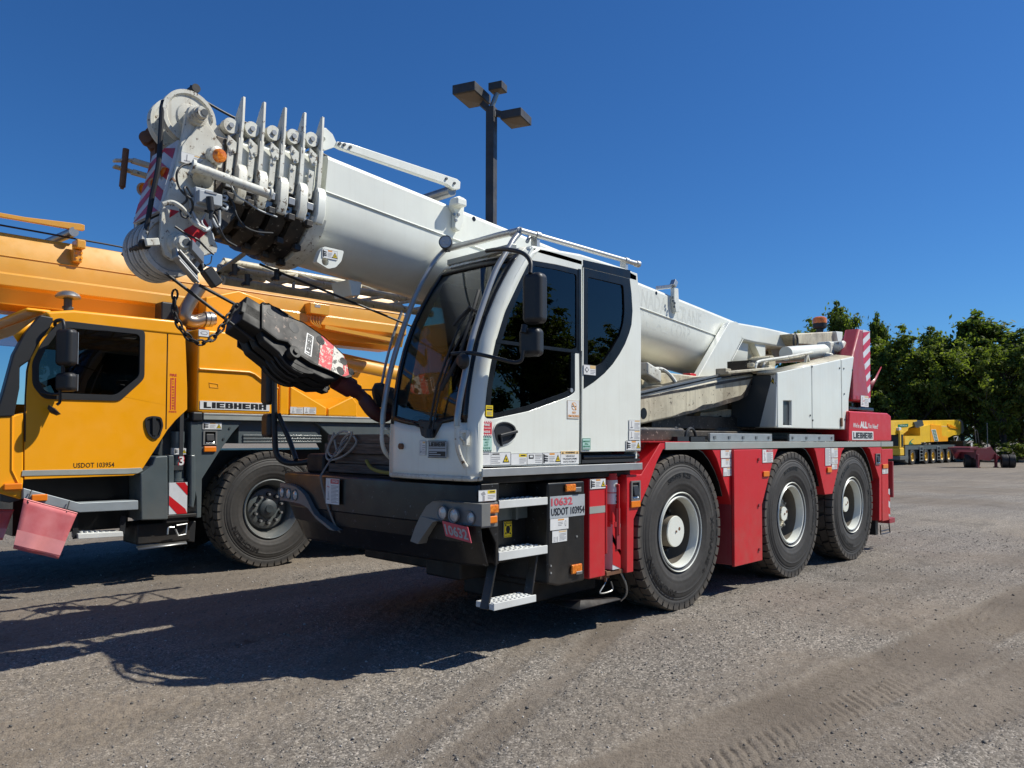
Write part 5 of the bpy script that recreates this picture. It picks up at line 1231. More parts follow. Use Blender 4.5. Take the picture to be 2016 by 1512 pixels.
rail([at(*z3(*p), Y=1.25) for p in ((150,500),(100,640),(60,790),(33,920))], .011, 'handrail')
for (px, py, y_) in (((500,1190,.04)),((85,1175,.97))):
    q = at(*z3(px,py), Y=y_); mb = MB(); mb.box(q.x-.05,q.x+.03,y_-.015,y_+.015,q.z-.01,q.z+.01); mb.box(q.x+.01,q.x+.04,y_-.02,y_+.02,q.z-.09,q.z+.01); mb.obox((q.x,y_,q.z-.06),(1,0,-.8),(0,1,0),.08,.02,.012); mb.build('rail_bracket', MT['oldwhite'], WC, bevel=.003)
c1_ = rtube[0]; rl0 = at(1026,454,Y=.08); rl1 = at(1256,520,Y=.08)
rail([at(883,489,Y=.90), at(930,478,Y=.62), at(985,463,Y=.30), rl0], .026, 'roof_rail', 'alu')
rail([rl0+Vector((-.01,0,0)), rl0.lerp(rl1,.33), rl0.lerp(rl1,.66), rl1], .02, 'roof_rail', 'alu')
mb = MB(); mb.cyl(rl1-Vector((.03,0,0)), rl1+Vector((.01,0,0)), .028, n=14)
for q in (rl1.lerp(rl0,.12), rl0.lerp(rl1,.12)): mb.box(q.x-.015,q.x+.015,q.y-.01,q.y+.05,2.86,q.z); mb.cyl(q-Vector((.02,0,0)),q+Vector((.02,0,0)),.027,n=12)
mb.cyl(rl0+Vector((0,.01,0)), rl0+Vector((0,.09,-.005)), .03, n=12)
mb.build('rail_clamp', MT['alu'], WC)
rail([at(*z3(865,105), Y=.12), at(*z3(885,70), Y=.14), at(*z3(915,75), Y=.2), at(*z3(925,110), Y=.26)], .014, 'grab_loop', 'alu')
# visor bar and sun blind under the header
mb = MB(); a = at(885,518,Y=.86); b = at(1012,486,Y=.06); mb.beam(a, b, .05, .045); mb.build('visor_bar', MT['strip'], WC, bevel=.006)
q = onws(889,524,.0); mb = MB(); mb.box(q.x+.02, q.x+.12, q.y-.24, q.y-.06, q.z-.045, q.z+.015); mb.build('visor_motor', MT['plastic'], WC, bevel=.012)
# work lamp
q = at(877,476,Y=.88); ax = Vector((-.75,-.62,.12)).normalized(); mb = MB(); mb.lathe([(.0001,-.075),(.035,-.07),(.052,-.035),(.054,.0),(.050,.006),(.047,.0)], q, -ax*-1, 26); WL = mb.build('work_lamp', MT['plastic'], WC)
mb = MB(); mb.lathe([(.0001,.004),(.047,.0)], q, ax, 24)
for k in range(4):
    a_ = k*1.57+.78; x_, y_, _ = frame_of(ax); mb.cyl(q+(x_*math.cos(a_)+y_*math.sin(a_))*.022-ax*.001, q+(x_*math.cos(a_)+y_*math.sin(a_))*.022+ax*.007, .016, .012, 10)
mb.build('lens', MT['lens'], WL); mb = MB(); mb.tube([q-ax*.04, q-ax*.03-Vector((0,0,.07)), at(886,494,Y=.88)], .008, 6); mb.build('lamp_bracket', MT['plastic'], WL)
# mirrors
def mhead(px, py, Yc, w, h, t, name='mirror', tilt=.0, parent=WC):
    q = at(px, py, Y=Yc); mb = MB(); r = Vector((tilt, -1, 0)).normalized(); mb.obox(q, r, (0,0,1), w, h, t)
    Mh = mb.build(name, MT['plastic'], parent, bevel=min(.04, t*.42), seg=5); n = r.cross(Vector((0,0,1)))
    mb = MB(); mb.obox(q-n*(t/2+.001)*(1 if n.x < 0 else -1), r, (0,0,1), w*.66, h*.80, .004); mb.build('mirror_glass', MT['chrome'], Mh); return Mh
mhead(1053, 588, -.27, .150, .335, .115, tilt=.18); mhead(1046, 674, -.24, .155, .190, .11, tilt=.25)
def arm(pts, r=.013, name='mirror_arm', parent=WC): mb = MB(); mb.tube(smoothpath(pts, 6), r, 8); return mb.build(name, MT['plastic'], parent, smooth=60)
arm([at(958,494,Y=.30), at(980,491,Y=.12), at(1005,492,Y=-.05), at(1030,499,Y=-.18), at(1044,515,Y=-.25), at(1044,538,Y=-.27)], .015)
arm([at(888,697,Y=.10), at(910,695,Y=.04), at(935,696,Y=-.04), at(981,706,Y=-.13), at(1010,713,Y=-.20), at(1026,709,Y=-.24), at(1030,690,Y=-.25)], .013)
arm([at(1033,640,Y=-.25), at(1030,655,Y=-.25)], .02)
q = at(903,711,Y=.03); mb = MB(); mb.lathe([(.0001,.0),(.035,.006),(.055,.03),(.05,.05),(.0001,.052)], q+Vector((-.0,0,0)), Vector((.8,-.1,.1)), 22); mb.build('round_mirror', MT['plastic'], WC)
# interior
mb = MB(); mb.box(-1.55,-1.05,.22,.72,1.62,1.76); mb.obox((-1.02,.47,2.05),(0,1,0),(.22,0,1),.48,.68,.12); mb.box(-1.08,-.98,.36,.58,2.40,2.62); mb.box(-1.45,-1.15,.3,.64,1.3,1.62); mb.build('driver_seat', MT['seat'], WC, bevel=.04, seg=3)
mb = MB(); mb.box(-2.38,-2.08,.08,.85,1.30,1.66); mb.obox((-2.12,.47,1.74),(0,1,0),(.5,0,1),.5,.22,.08); mb.box(-1.75,-1.2,.76,.88,1.3,1.95); mb.build('dashboard', MT['inner'], WC, bevel=.03)
mb = MB(); c = Vector((-1.93,.47,1.96)); ax = Vector((-.35,0,1)).normalized(); x_, y_, _ = frame_of(ax)
mb.tube([c+(x_*math.cos(i*.3142)+y_*math.sin(i*.3142))*.19 for i in range(20)], .014, 8, closed=True)
for k in (0,2.1,4.2): mb.cyl(c, c+(x_*math.cos(k)+y_*math.sin(k))*.19, .012, n=6)
mb.cyl(c, c-ax*.25, .03, n=10); mb.build('steering_wheel', MT['plastic'], WC)
# ---------------------------------------------------------------- bumper furniture and right-hand mirror pole
q = at(634,905,Y=2.25); mb = MB(); mb.box(q.x-.08,q.x+.16,2.1,2.38,zb1,zb1+.17); mb.build('pole_bracket', MT['blackrust'], WC, bevel=.03)
arm([at(620,906,Y=2.35), at(590,911,Y=2.5), at(562,910,Y=2.62), at(545,895,Y=2.68), at(541,860,Y=2.7), at(540,800,Y=2.72), at(540,735,Y=2.72)], .028, 'mirror_pole')
arm([at(583,905,Y=2.5), at(571,870,Y=2.6), at(558,840,Y=2.66), at(548,815,Y=2.7)], .022, 'mirror_pole')
mhead(529, 758, 2.80, .16, .36, .10, tilt=-.05); mhead(530, 838, 2.80, .16, .22, .10, tilt=-.05)
mb = MB(); q = at(537,720,Y=2.72); mb.box(q.x-.04,q.x+.12,2.64,2.8,q.z-.02,q.z+.06); mb.build('mirror_clamp', MT['plastic'], WC, bevel=.01)
# ================================================================== superstructure of the white crane
z4 = lambda x, y: (1240+x/3.6, 540+y/3.6)
# slewing ring and dark machinery under the upper body
mb = MB(); mb.cyl((1.9,1.275,1.46),(1.9,1.275,1.62),.78,n=40); mb.box(.35,4.6,.55,2.0,1.60,1.74); mb.box(-.4,4.0,.35,.6,1.49,1.58); mb.build('slewing_ring', MT['grease'], WC, bevel=.01)
mb = MB(); mb.box(-.5,.9,.7,1.9,1.46,1.75); mb.box(-.45,.35,.18,.55,1.465,1.60); mb.build('engine_deck', MT['grease'], WC, bevel=.03)
sidebits('platform_frame', [XZ([z4(470,1090), z4(505,980), z4(900,940), z4(900,1090)], .62)], 'cream', .62, .70, .01, both=False)
mb = MB()
for i, (a, b) in enumerate(((560,1030),(640,1010),(720,1035),(790,1010),(610,1060))):
    q = at(*z4(a,b), Y=.58); mb.tube(smoothpath([q, q+Vector((.15,0,-.05)), q+Vector((.35,.02,.02)), q+Vector((.5,.05,-.06))], 4), .016, 6)
mb.build('hydraulic_hose', MT['plastic'], WC)
mb = MB(); mb.box(.3, 4.3, .82, 1.95, 1.74, 2.2); mb.box(-.3, .5, .95, 1.8, 1.74, 2.0); mb.build('slewing_frame', MT['cream'], WC, bevel=.02)
# engine cover: front face, two doors, rear door
Yh = .06
H = [at(*z4(*p), Y=Yh) for p in ((1046,697),(1290,648),(1497,602),(1590,582),(1586,620),(1552,885),(1550,1103),(1500,1103),(1290,1097),(1035,1086))]
def hpanel(name, q, y0=Yh, d=.05, mat='white', bevel=.014):
    mb = MB(); mb.prism([(p.x, p.z) for p in q], 'y', y0, y0+d); return mb.build(name, MT[mat], EC if name != 'engine_cover' else WC, bevel=bevel, seg=3)
F0 = at(*z4(905,702), Y=.34); F1 = at(*z4(890,1086), Y=.34)
zb_ = (H[9].z+H[6].z)/2
xe = H[3].x
mb = MB(); body = [(H[0].x+.02, zb_+.01), (H[0].x+.02, H[0].z-.02), (H[2].x, H[2].z-.02), (H[3].x-.02, H[3].z-.02), (H[5].x-.02, H[5].z), (H[6].x-.02, zb_+.01)]
mb.prism(body, 'y', Yh+.03, .62); EC = mb.build('engine_cover', MT['greydk'], WC, bevel=.01)
mb = MB(); A = H[0]; B = H[9]
mb.add([(A.x,Yh,A.z),(B.x,Yh,B.z),(F1.x,.36,B.z),(F0.x,.36,F0.z),(A.x+.1,Yh+.03,A.z),(B.x+.1,Yh+.03,B.z),(F1.x+.1,.36,B.z),(F0.x+.1,.36,F0.z)], [(0,1,2,3),(7,6,5,4),(0,3,7,4),(1,5,6,2),(0,4,5,1),(3,2,6,7)])
fc = mb.build('cover_front', MT['white'], EC, bevel=.02, seg=3)
seamx = at(*z4(1290,800), Y=Yh).x; seam2 = at(*z4(1500,800), Y=Yh).x
tz = lambda x: H[0].z+(H[2].z-H[0].z)*(x-H[0].x)/(H[2].x-H[0].x)
nt_ = XZ([z4(*p) for p in ((1088,897),(1146,897),(1146,1086),(1088,1084))], Yh)
mb = MB(); mb.plate([(H[0].x,zb_),(seamx-.006,zb_),(seamx-.006,tz(seamx)),(H[0].x,H[0].z)], [[(nt_[0][0],nt_[0][1]),(nt_[1][0],nt_[1][1]),(nt_[2][0],zb_+.03),(nt_[3][0],zb_+.03)]], 'y', Yh, Yh+.045); mb.build('cover_door', MT['white'], EC, bevel=.010, seg=3)
mb = MB(); mb.box(nt_[0][0]-.01, nt_[1][0]+.01, Yh+.05, Yh+.055, zb_+.02, nt_[0][1]+.01); mb.build('recess', MT['cream'], EC)
q = at(*z4(1103,1062), Y=Yh); mb = MB(); mb.disc((q.x,Yh+.03,q.z),(0,1,0),.02,.03,12); mb.build('socket', MT['plastic'], EC)
hpanel('cover_door', [Vector((seamx+.006,0,zb_)), Vector((seam2-.006,0,zb_-.0)), Vector((seam2-.006,0,tz(seam2))), Vector((seamx+.006,0,tz(seamx)))], Yh, .045)
hpanel('rear_cover', [Vector((seam2+.006,0,zb_)), Vector((H[6].x,0,H[6].z)), Vector((H[5].x,0,H[5].z)), Vector((H[4].x,0,H[4].z)), Vector((H[3].x,0,H[3].z)), Vector((seam2+.006,0,H[2].z))], Yh, .045)
mb = MB()
for a, b in ((1277,1000),(1485,665),(1515,668),(1577,677),(1518,848),(1522,1028),(1295,1035),(1290,655)): q = at(*z4(a,b), Y=Yh); mb.cyl((q.x,Yh-.008,q.z),(q.x,Yh+.002,q.z),.011,n=8)
mb.build('screws', MT['greydk'], EC)
q = at(*z4(1495,1045), Y=Yh); mb = MB(); mb.box(q.x-.025,q.x+.025,Yh-.02,Yh,q.z-.06,q.z+.05); mb.build('hinge', MT['rust'], EC, bevel=.01)
p = F0; decal(EC, 'crush', (F0.x-.006,.355,F0.z-.02), (A.x-F0.x,-.29,A.z-F0.z), (0,0,1), .30, .155)
# sloping roof of the cover, rails
mb = MB(); R1 = [(A.x-.02,Yh+.015,A.z-.006),(H[3].x,Yh+.015,H[3].z-.006),(H[3].x,.30,H[3].z+.03),(F0.x+.4,.38,F0.z+.06),(F0.x-.1,.38,F0.z+.03),(F0.x-.1,.34,F0.z+.0)]
mb.add(R1, [(0,1,2,3,4,5)]); mb.build('cover_roof', MT['cream'], EC, solid=.02)
mb = MB(); a = at(*z4(655,700), Y=.34); b = at(*z4(990,668), Y=.34); mb.beam(a,b,.14,.03); mb.box(b.x-.1,b.x+.02,.3,.4,b.z-.02,b.z+.03); mb.box(a.x,a.x+.12,.3,.42,a.z-.02,a.z+.05); mb.cyl((b.x-.45,.34,b.z-.02),(b.x-.45,.34,b.z+.03),.04,n=12); mb.build('walkway_edge', MT['cream'], WC, bevel=.008)
rail([at(*z4(888,668), Y=.30), at(*z4(895,640), Y=.30), at(*z4(925,615), Y=.30), at(*z4(1100,588), Y=.30), at(*z4(1292,553), Y=.30)], .016, 'handrail', 'oldwhite')
rail([at(*z4(940,670), Y=.36), at(*z4(955,630), Y=.36), at(*z4(985,612), Y=.36), at(*z4(1100,598), Y=.36), at(*z4(1240,575), Y=.36)], .013, 'handrail', 'oldwhite')
mb = MB(); q = at(*z4(1252,560), Y=.31); mb.beam(q, q+Vector((-.05,0,-.18)), .03, .02); mb.beam(q, q+Vector((.12,0,-.18)), .03, .02); mb.build('rail_foot', MT['oldwhite'], WC)
# long grimy luffing beam
Yl = .36
P = [at(*z4(*p), Y=Yl) for p in ((-120,905),(-110,1100),(80,1066),(300,1018),(560,955),(770,895),(835,862),(880,735),(880,705),(640,742))]
mb = MB(); mb.prism([(p.x,p.z) for p in P], 'y', Yl, Yl+.42); LB = mb.build('luffing_beam', MT['cream'], WC, bevel=.025, seg=3)
Q = [at(*z4(*p), Y=Yl+.06) for p in ((-120,880),(80,842),(640,717),(870,700),(880,712),(640,742),(-120,905))]
mb = MB(); mb.prism([(p.x,p.z) for p in Q], 'y', Yl+.05, Yl+.36); mb.build('beam_cap', MT['grease'], LB)
for (u0, u1) in (((80,835),(640,712)), ((80,868),(640,735))):
    mb = MB(); a = at(*z4(*u0), Y=Yl+.02); b = at(*z4(*u1), Y=Yl+.02); a = a+(a-b)*.2; mb.beam(a, b, .03, .018); mb.build('beam_rail', MT['steel'], LB)
q = at(*z4(97,985), Y=Yl); mb = MB(); mb.cyl((q.x,Yl-.004,q.z),(q.x,Yl+.01,q.z),.05,n=20); mb.build('beam_hole', MT['blackclean'], LB)
q = at(*z4(860,775), Y=Yl); mb = MB(); mb.cyl((q.x,Yl-.004,q.z),(q.x,Yl+.01,q.z),.018,n=12); mb.build('beam_hole', MT['blackclean'], LB)
for nm_, pg_ in (('grime_patch', ((430,985),(620,938),(770,893),(833,860),(876,745),(862,742),(835,800),(790,858),(700,882),(600,915),(520,925),(455,962),(380,975),(300,1010),(300,1018))), ('grime_streak', ((80,884),(200,862),(330,838),(450,820),(560,797),(700,770),(800,752),(872,738),(872,724),(780,738),(690,752),(560,776),(420,806),(300,824),(180,852),(80,868)))):
    P_ = XZ([z4(*p) for p in pg_], Yl-.003); mb = MB(); mb.prism(P_, 'y', Yl-.003, Yl+.002); mb.build(nm_, MT['grease'], LB, smooth=0)
mb = MB(); q = at(*z4(900,800), Y=.4); mb.box(q.x-.12,q.x+.1,.4,.7,1.75,q.z+.3); mb.build('beam_pivot', MT['grease'], WC)
# ---------------------------------------------------------------- the boom and its frame of reference
YB = 1.38; HW = .38
T0 = at(640, 300, Y=YB-HW); T1 = at(1440, 628, Y=YB-HW)
BD = (T1-T0).normalized(); BN = Vector((-BD.z, 0, BD.x)) if BD.x > 0 else Vector((BD.z, 0, -BD.x)); BO = Vector((T0.x, YB, T0.z))
def bl(s, y, n): return BO+BD*s+Vector((0, y, 0))+BN*n
def bs(px, py, Y=YB-HW): q = at(px, py, Y=Y)-BO; return q.dot(BD), q.dot(BN)
DP = .72
def bsec(k=0.0, depth=DP, h=.27):
    """boom section, near side first; k shrinks it"""
    w = HW-k; t = -k; d = depth-k
    P = [(-w+.05, t), (-w+.015, t-.012), (-w, t-.04), (-w, t-.06), (-w, -h+.01), (-w, -h), (-w+.004, -h-.02), (-w+.004, -h-.035), (-w+.004, -.37)]
    for i in range(1, 13):
        a = math.pi*i/13; P.append((-(w-.004)*math.cos(a), -.38-(d-.38)*math.sin(a)**.9))
    P += [(w-.004, -.37), (w-.004, -h-.035), (w-.004, -h-.02), (w, -h), (w, -h+.01), (w, t-.06), (w, t-.04), (w-.015, t-.012), (w-.05, t)]
    return P
def loft(sec, s0, s1, mat, name, parent=WC, caps=True, smooth=28, s_list=None, bevel=0):
    mb = MB(); n = len(sec); ss = s_list or [s0, s1]; vs = [bl(s, y, z) for s in ss for y, z in sec]
    fs = [(i*n+j, i*n+(j+1) % n, (i+1)*n+(j+1) % n, (i+1)*n+j) for i in range(len(ss)-1) for j in range(n)]
    if caps: fs += [tuple(range(n)), tuple(range(len(ss)*n-1, (len(ss)-1)*n-1, -1))]
    mb.add(vs, fs); return mb.build(name, MT[mat], parent, smooth=smooth, bevel=bevel)
sE = bs(1452, 640)[0]
BM = loft(bsec(), .03, sE+.3, 'boomw', 'boom')
# weld bead along the fold, holes, ghost lettering
mb = MB(); mb.tube([bl(.03, -HW-.001, -.275), bl(sE-.1, -HW-.001, -.275)], .007, 6); mb.build('weld_bead', MT['boomw'], BM)
for px, py in ((933,431),(1292,577)):
    s, n = bs(px, py); mb = MB(); mb.cyl(bl(s,-HW-.002,n), bl(s,-HW+.01,n), .020, n=16); mb.build('hole', MT['blackclean'], BM)
def boomtext(s_, x0, y0, x1, y1, hh, bold=.015):
    a = bs(x0, y0); b = bs(x1, y1); mb = MB(); put_text(mb, s_, bl(a[0], -HW, a[1]), BD, BN, b[0]-a[0], hh, bold, lift=.0007); mb.build('ghost_lettering', MT['ghost'], BM, smooth=0, fix=False)
a = bs(1252, 566); b = bs(1380, 632)
boomtext('CANADA', 1238, 558, 1313, 588, .19); boomtext('CRANE', 1333, 599, 1381, 620, .19)
a2 = bs(1251, 600)
mb = MB(); 
for wd, x0, y0, x1, y1 in (('RENTAL', 1240, 596, 1317, 636), ('CORP.', 1322, 640, 1362, 656)):
    a = bs(x0, y0); b = bs(x1, y1); put_text(mb, wd, bl(a[0], -HW, -.30), BD, BN, b[0]-a[0], .15, .015, lift=0)
for i_, v_ in enumerate(mb.v):
    q_ = Vector(v_)-BO; n_ = q_.dot(BN); S_ = [p for p in bsec() if p[0] < -.05]
    yy_ = next((p[0]+(q[0]-p[0])*(p[1]-n_)/(p[1]-q[1]) for p, q in zip(S_, S_[1:]) if p[1] >= n_ >= q[1] and p[1] > q[1]), -HW)
    mb.v[i_] = (v_[0], YB+yy_-.0007, v_[2])
mb.build('ghost_lettering', MT['ghost'], BM, smooth=0, fix=False)
mb = MB()
# ---------------------------------------------------------------- telescoped sections and their collars
def ring(sec_in, grow, s0, s1, mat, name, parent=BM, lo=-2, hi=2):
    """closed band round the section between depths lo..hi"""
    out_ = []; c = Vector((0, -.36))
    S = [Vector(p) for p in sec_in]
    G_ = []
    for p in S:
        d = (p-c); k = (d.length+grow)/d.length; G_.append(c+d*k)
    n = len(S); mb = MB(); vs = [bl(s0, p.x, p.y) for p in G_]+[bl(s1, p.x, p.y) for p in G_]+[bl(s1, p.x, p.y) for p in S]+[bl(s0, p.x, p.y) for p in S]; fs = []
    for i in range(n):
        j = (i+1) % n
        m = (S[i].y+S[j].y)/2
        if m < lo or m > hi: continue
        fs += [(i, j, n+j, n+i), (n+i, n+j, 2*n+j, 2*n+i), (3*n+i, 3*n+j, j, i)]
    mb.add(vs, fs); return mb.build(name, MT[mat], parent, smooth=30)
scol = [bs(px, 300)[0] for px in (629, 596, 559.5, 520, 481)]
for i, s0 in enumerate(scol):
    k = .022*i; sec = bsec(k)
    nxt = scol[i+1] if i < 4 else s0-.22
    # flange plate with its tall horns
    R_ = ring(sec, .035, s0-.014, s0+.014, 'oldwhite', 'boom_collar')
    for sg in (-1, 1):
        mb = MB(); y0 = sg*(HW-k+.03); y1 = sg*(HW-k-.10)
        hz_ = .24-k*.6
        pts = [(y0, -.27), (y0, .02), (y0-sg*.02, hz_), (y0-sg*.045, hz_), (y1, .03), (y1, -.02), (y0-sg*.03, -.05)]
        vs = [bl(s0-.009, a, b) for a, b in pts]+[bl(s0+.009, a, b) for a, b in pts]; n = len(pts)
        mb.add(vs, [tuple(range(n)), tuple(range(2*n-1, n-1, -1))]+[(q, (q+1) % n, (q+1) % n+n, q+n) for q in range(n)]); mb.build('collar_horn', MT['oldwhite'], R_, bevel=.003)
    # box band on the lower flank: white above, greasy below
    mb = MB(); y0 = -(HW-k); 
    for (pts, mi) in (([(-.27,.035),(-.32,.075),(-.47,.085),(-.53,.05)], 0),):
        vs = []
        for s in (s0-.012, s0+.056):
            for n_, o_ in pts: vs.append(bl(s, y0-o_*.75, n_))
            vs.append(bl(s, y0+.02, -.53)); vs.append(bl(s, y0+.02, -.27))
        n = 6; mb.add(vs, [tuple(range(n)), tuple(range(2*n-1, n-1, -1))]+[(q, (q+1) % n, (q+1) % n+n, q+n) for q in range(n)])
    mb.build('collar_band', MT['oldwhite'] if i else MT['white'], R_, bevel=.010, seg=2)
    ring(sec, .055, s0-.03, s0+.08, 'grease' if i else 'oldwhite', 'lower_band', BM, -2, -.49)
    # stiffening block where the collar turns under
    for nn in range(3):
        mb = MB(); a_ = math.radians(205+nn*28); yy = (HW-k+.05)*math.cos(a_); zz = -.38+(DP-.38-k+.05)*math.sin(a_)*1.0
        mb.obox(bl(s0-.045, yy, zz), BD, BN, .05, .045, .06); mb.cyl(bl(s0-.075, yy, zz), bl(s0-.03, yy, zz), .018, n=8); mb.build('guide_block', MT['grease'], R_, bevel=.006)
    if i < 5:
        loft(bsec(k+.022), nxt+(0 if i < 4 else 0), s0, 'boomw', 'inner_section', BM)
        ring(bsec(k+.022), .012, nxt+.02, s0-.015, 'grease', 'slide_pad', BM, -2, -.30)
    if i >= 0:
        # roller on top and bolted plates on the flank
        sm = s0-.055; mb = MB()
        if i > 0 or True:
            mb.mi = 0; mb.cyl(bl(sm-.01, -(HW-k)+.03, .055-k), bl(sm-.01, (HW-k)-.03, .055-k), .042, n=18)
            mb.mi = 1; mb.cyl(bl(sm-.01, -(HW-k)-.00, .055-k), bl(sm-.01, -(HW-k)+.05, .055-k), .050, n=18)
            mb.mi = 0; mb.cyl(bl(sm-.01, -(HW-k)-.012, .055-k), bl(sm-.01, -(HW-k)+.0, .055-k), .018, n=6)
            if i < 4 or True: mb.build('roller', [MT['steel'], MT['oldwhite']], BM)
        mb = MB(); y0 = -(HW-k)-.006
        mb.obox(bl(sm+.0, y0, -.27), BD, BN, .042, .20, .014)
        for n_ in (-.20, -.335): mb.cyl(bl(sm, y0-.018, n_), bl(sm, y0-.005, n_), .011, n=8)
        mb.build('bolted_plate', MT['oldwhite'], BM, bevel=.003)
        mb = MB(); pts = [bl(sm-.03, y0, -.02-k), bl(sm+.03, y0, -.05-k), bl(sm+.035, y0, -.12-k), bl(sm+.0, y0, -.14-k), bl(sm-.035, y0, -.08-k)]
        vs = pts+[p-Vector((0,.014,0)) for p in pts]; mb.add(vs, [(0,1,2,3,4),(9,8,7,6,5)]+[(q,(q+1)%5,(q+1)%5+5,q+5) for q in range(5)])
        for q in ((-.01,-.06),(.015,-.11)): mb.cyl(bl(sm+q[0], y0-.026, q[1]-k), bl(sm+q[0], y0-.01, q[1]-k), .011, n=8)
        mb.build('bolted_bracket', MT['oldwhite'], BM, bevel=.003)
        mb = MB(); mb.obox(bl(sm, y0-.01, -.43), BD, BN, .05, .05, .05); mb.obox(bl(sm, y0+.02, -.50), BD, BN, .05, .08, .05); mb.build('pad_bolt', MT['steel'], BM, bevel=.004)
# gusset plate behind the last collar, stay bar and its roller
q0 = (632, 268); Ys = YB-HW+.05
poly_ = [(628,250),(642,252),(655,264),(663,282),(658,290),(640,296),(630,290)]
mb = MB(); mb.prism(XZ(poly_, Ys), 'y', Ys, Ys+.02); mb.cyl(at(636,273,Y=Ys-.01), at(636,273,Y=Ys), .018, n=12); SGp = mb.build('gusset', MT['white'], BM, bevel=.003)
st = [(664,278),(690,282),(900,352),(907,358),(906,372),(895,373),(880,363),(672,292),(661,286)]
for yy in (Ys-.01, Ys+.60):
    mb = MB(); mb.prism([(p[0], p[1]) for p in XZ(st, Ys-.01)], 'y', yy, yy+.045); sbm = mb.build('stay_bar', MT['white'], BM, bevel=.006)
    if yy < Ys:
        mb = MB()
        for a, b in ((668,283),(677,285),(689,290),(878,352),(894,361)): c = at(a,b,Y=yy); mb.cyl(c-Vector((0,.012,0)), c, .011, n=8)
        mb.build('bolts', MT['greydk'], sbm)
a = at(893,372,Y=Ys); mb = MB(); mb.cyl(a+Vector((0,.02,-.01)), a+Vector((-.0,.64,-.01)), .045, n=20); mb.build('rope_roller', MT['steel'], BM)
# hook-shaped bracket on the flank
Yf = YB-HW
bp_ = roundpoly(XZ([(886,391),(897,388),(908,393),(906,412),(905,440),(897,458),(887,450),(889,420),(882,408)], Yf), .01, 2)
mb = MB(); mb.prism(bp_, 'y', Yf-.05, Yf); BK = mb.build('boom_bracket', MT['white'], BM, bevel=.008)
mb = MB(); a = at(886,391,Y=Yf-.03); b = at(905,412,Y=Yf-.03); mb.box(a.x, b.x, Yf-.12, Yf-.02, b.z, a.z); mb.build('bracket_cap', MT['white'], BK, bevel=.015, seg=3)
mb = MB()
for a, b in ((893,422),(902,423),(897,434)): c = at(a,b,Y=Yf-.05); mb.cyl(c-Vector((0,.01,0)), c, .013, n=8)
mb.build('bolts', MT['steel'], BK)
bp_ = XZ([z4(*p) for p in ((287,100),(317,105),(325,270),(300,272),(287,180))], Yf)
mb = MB(); mb.prism(bp_, 'y', Yf-.05, Yf); BK = mb.build('boom_bracket', MT['white'], BM, bevel=.006)
mb = MB(); a = at(*z4(190,98), Y=Yf+.2); b = at(*z4(305,85), Y=Yf-.03); mb.beam(a,b,.04,.04); c = at(*z4(318,60), Y=Yf-.03); mb.beam(b,c+Vector((0,0,.02)),.06,.06); mb.build('bracket_arm', MT['alu'], BK, bevel=.006)
mb = MB()
for a, b in ((303,190),(315,205),(312,230),(300,165)): c = at(*z4(a,b), Y=Yf-.05); mb.cyl(c-Vector((0,.01,0)), c, .014, n=8)
mb.build('bolts', MT['greydk'], BK)
# lug under the flank by the collar
lg = roundpoly(XZ([(632,487),(671,496),(666,516),(655,528),(640,531),(617,517),(625,495)], Yf+.02), .012, 3)
mb = MB(); c = at(634,517,Y=Yf+.02); mb.plate(lg, [arc((c.x,c.z), .028, 0, 330, 11)], 'y', Yf-.02, Yf+.03); LG = mb.build('lifting_lug', MT['white'], BM, bevel=.004)
sidedecal(LG, 'crush', 634, 489, 664, 507, Yf-.021)
# belly bracket
bb_ = XZ([(683,550),(710,556),(706,583),(690,583)], YB-.1); mb = MB(); mb.prism(bb_, 'y', YB-.12, YB+.12); mb.build('belly_bracket', MT['boomw'], BM, bevel=.01)
# ---------------------------------------------------------------- boom foot: strut frame, pivot and winch
Yn = YB-HW-.10
outer = XZ([z4(*p) for p in ((700,347),(712,338),(752,336),(770,345),(795,460),(715,612),(705,690),(440,765),(470,750))], Yn)
for yy in (Yn, YB+HW+.02):
    mb = MB(); mb.prism(outer, 'y', yy, yy+.08); SF = mb.build('strut_plate', MT['white'], WC, bevel=.012)
mb = MB(); mb.tube([Vector((p[0], Yn, p[1]))+Vector((.02,-.003,0)) for p in (outer[4], outer[5])], .006, 5); mb.build('weld_bead', MT['white'], SF)
ft = XZ([z4(*p) for p in ((752,338),(960,375),(1152,420),(1146,492),(1100,522),(960,498),(880,486),(795,466),(765,400))], Yn+.03)
mb = MB(); mb.prism(ft, 'y', Yn+.03, YB+HW+.07); mb.build('boom_foot', MT['boomw'], WC, bevel=.03, seg=3)
lg1 = XZ([z4(*p) for p in ((880,486),(962,500),(962,605),(935,608))], Yn+.06); mb = MB(); mb.prism(lg1, 'y', Yn+.06, Yn+.16); mb.build('foot_leg', MT['boomw'], WC, bevel=.008)
lg2 = XZ([z4(*p) for p in ((795,466),(885,486),(890,640),(880,690),(795,690))], Yn+.14); mb = MB(); mb.prism(lg2, 'y', Yn+.14, Yn+.2); mb.build('foot_web', MT['cream'], WC, bevel=.008)
lg3 = XZ([z4(*p) for p in ((985,505),(1115,525),(1115,620),(1030,615))], Yn+.2); mb = MB(); mb.prism(lg3, 'y', Yn+.2, Yn+.25); mb.build('foot_web', MT['cream'], WC, bevel=.008)
mb = MB(); a = at(*z4(1010,625), Y=.75); mb.cyl(a, a+Vector((0,1.1,0)), .09, n=20); mb.build('pivot_pin', MT['cream'], WC)
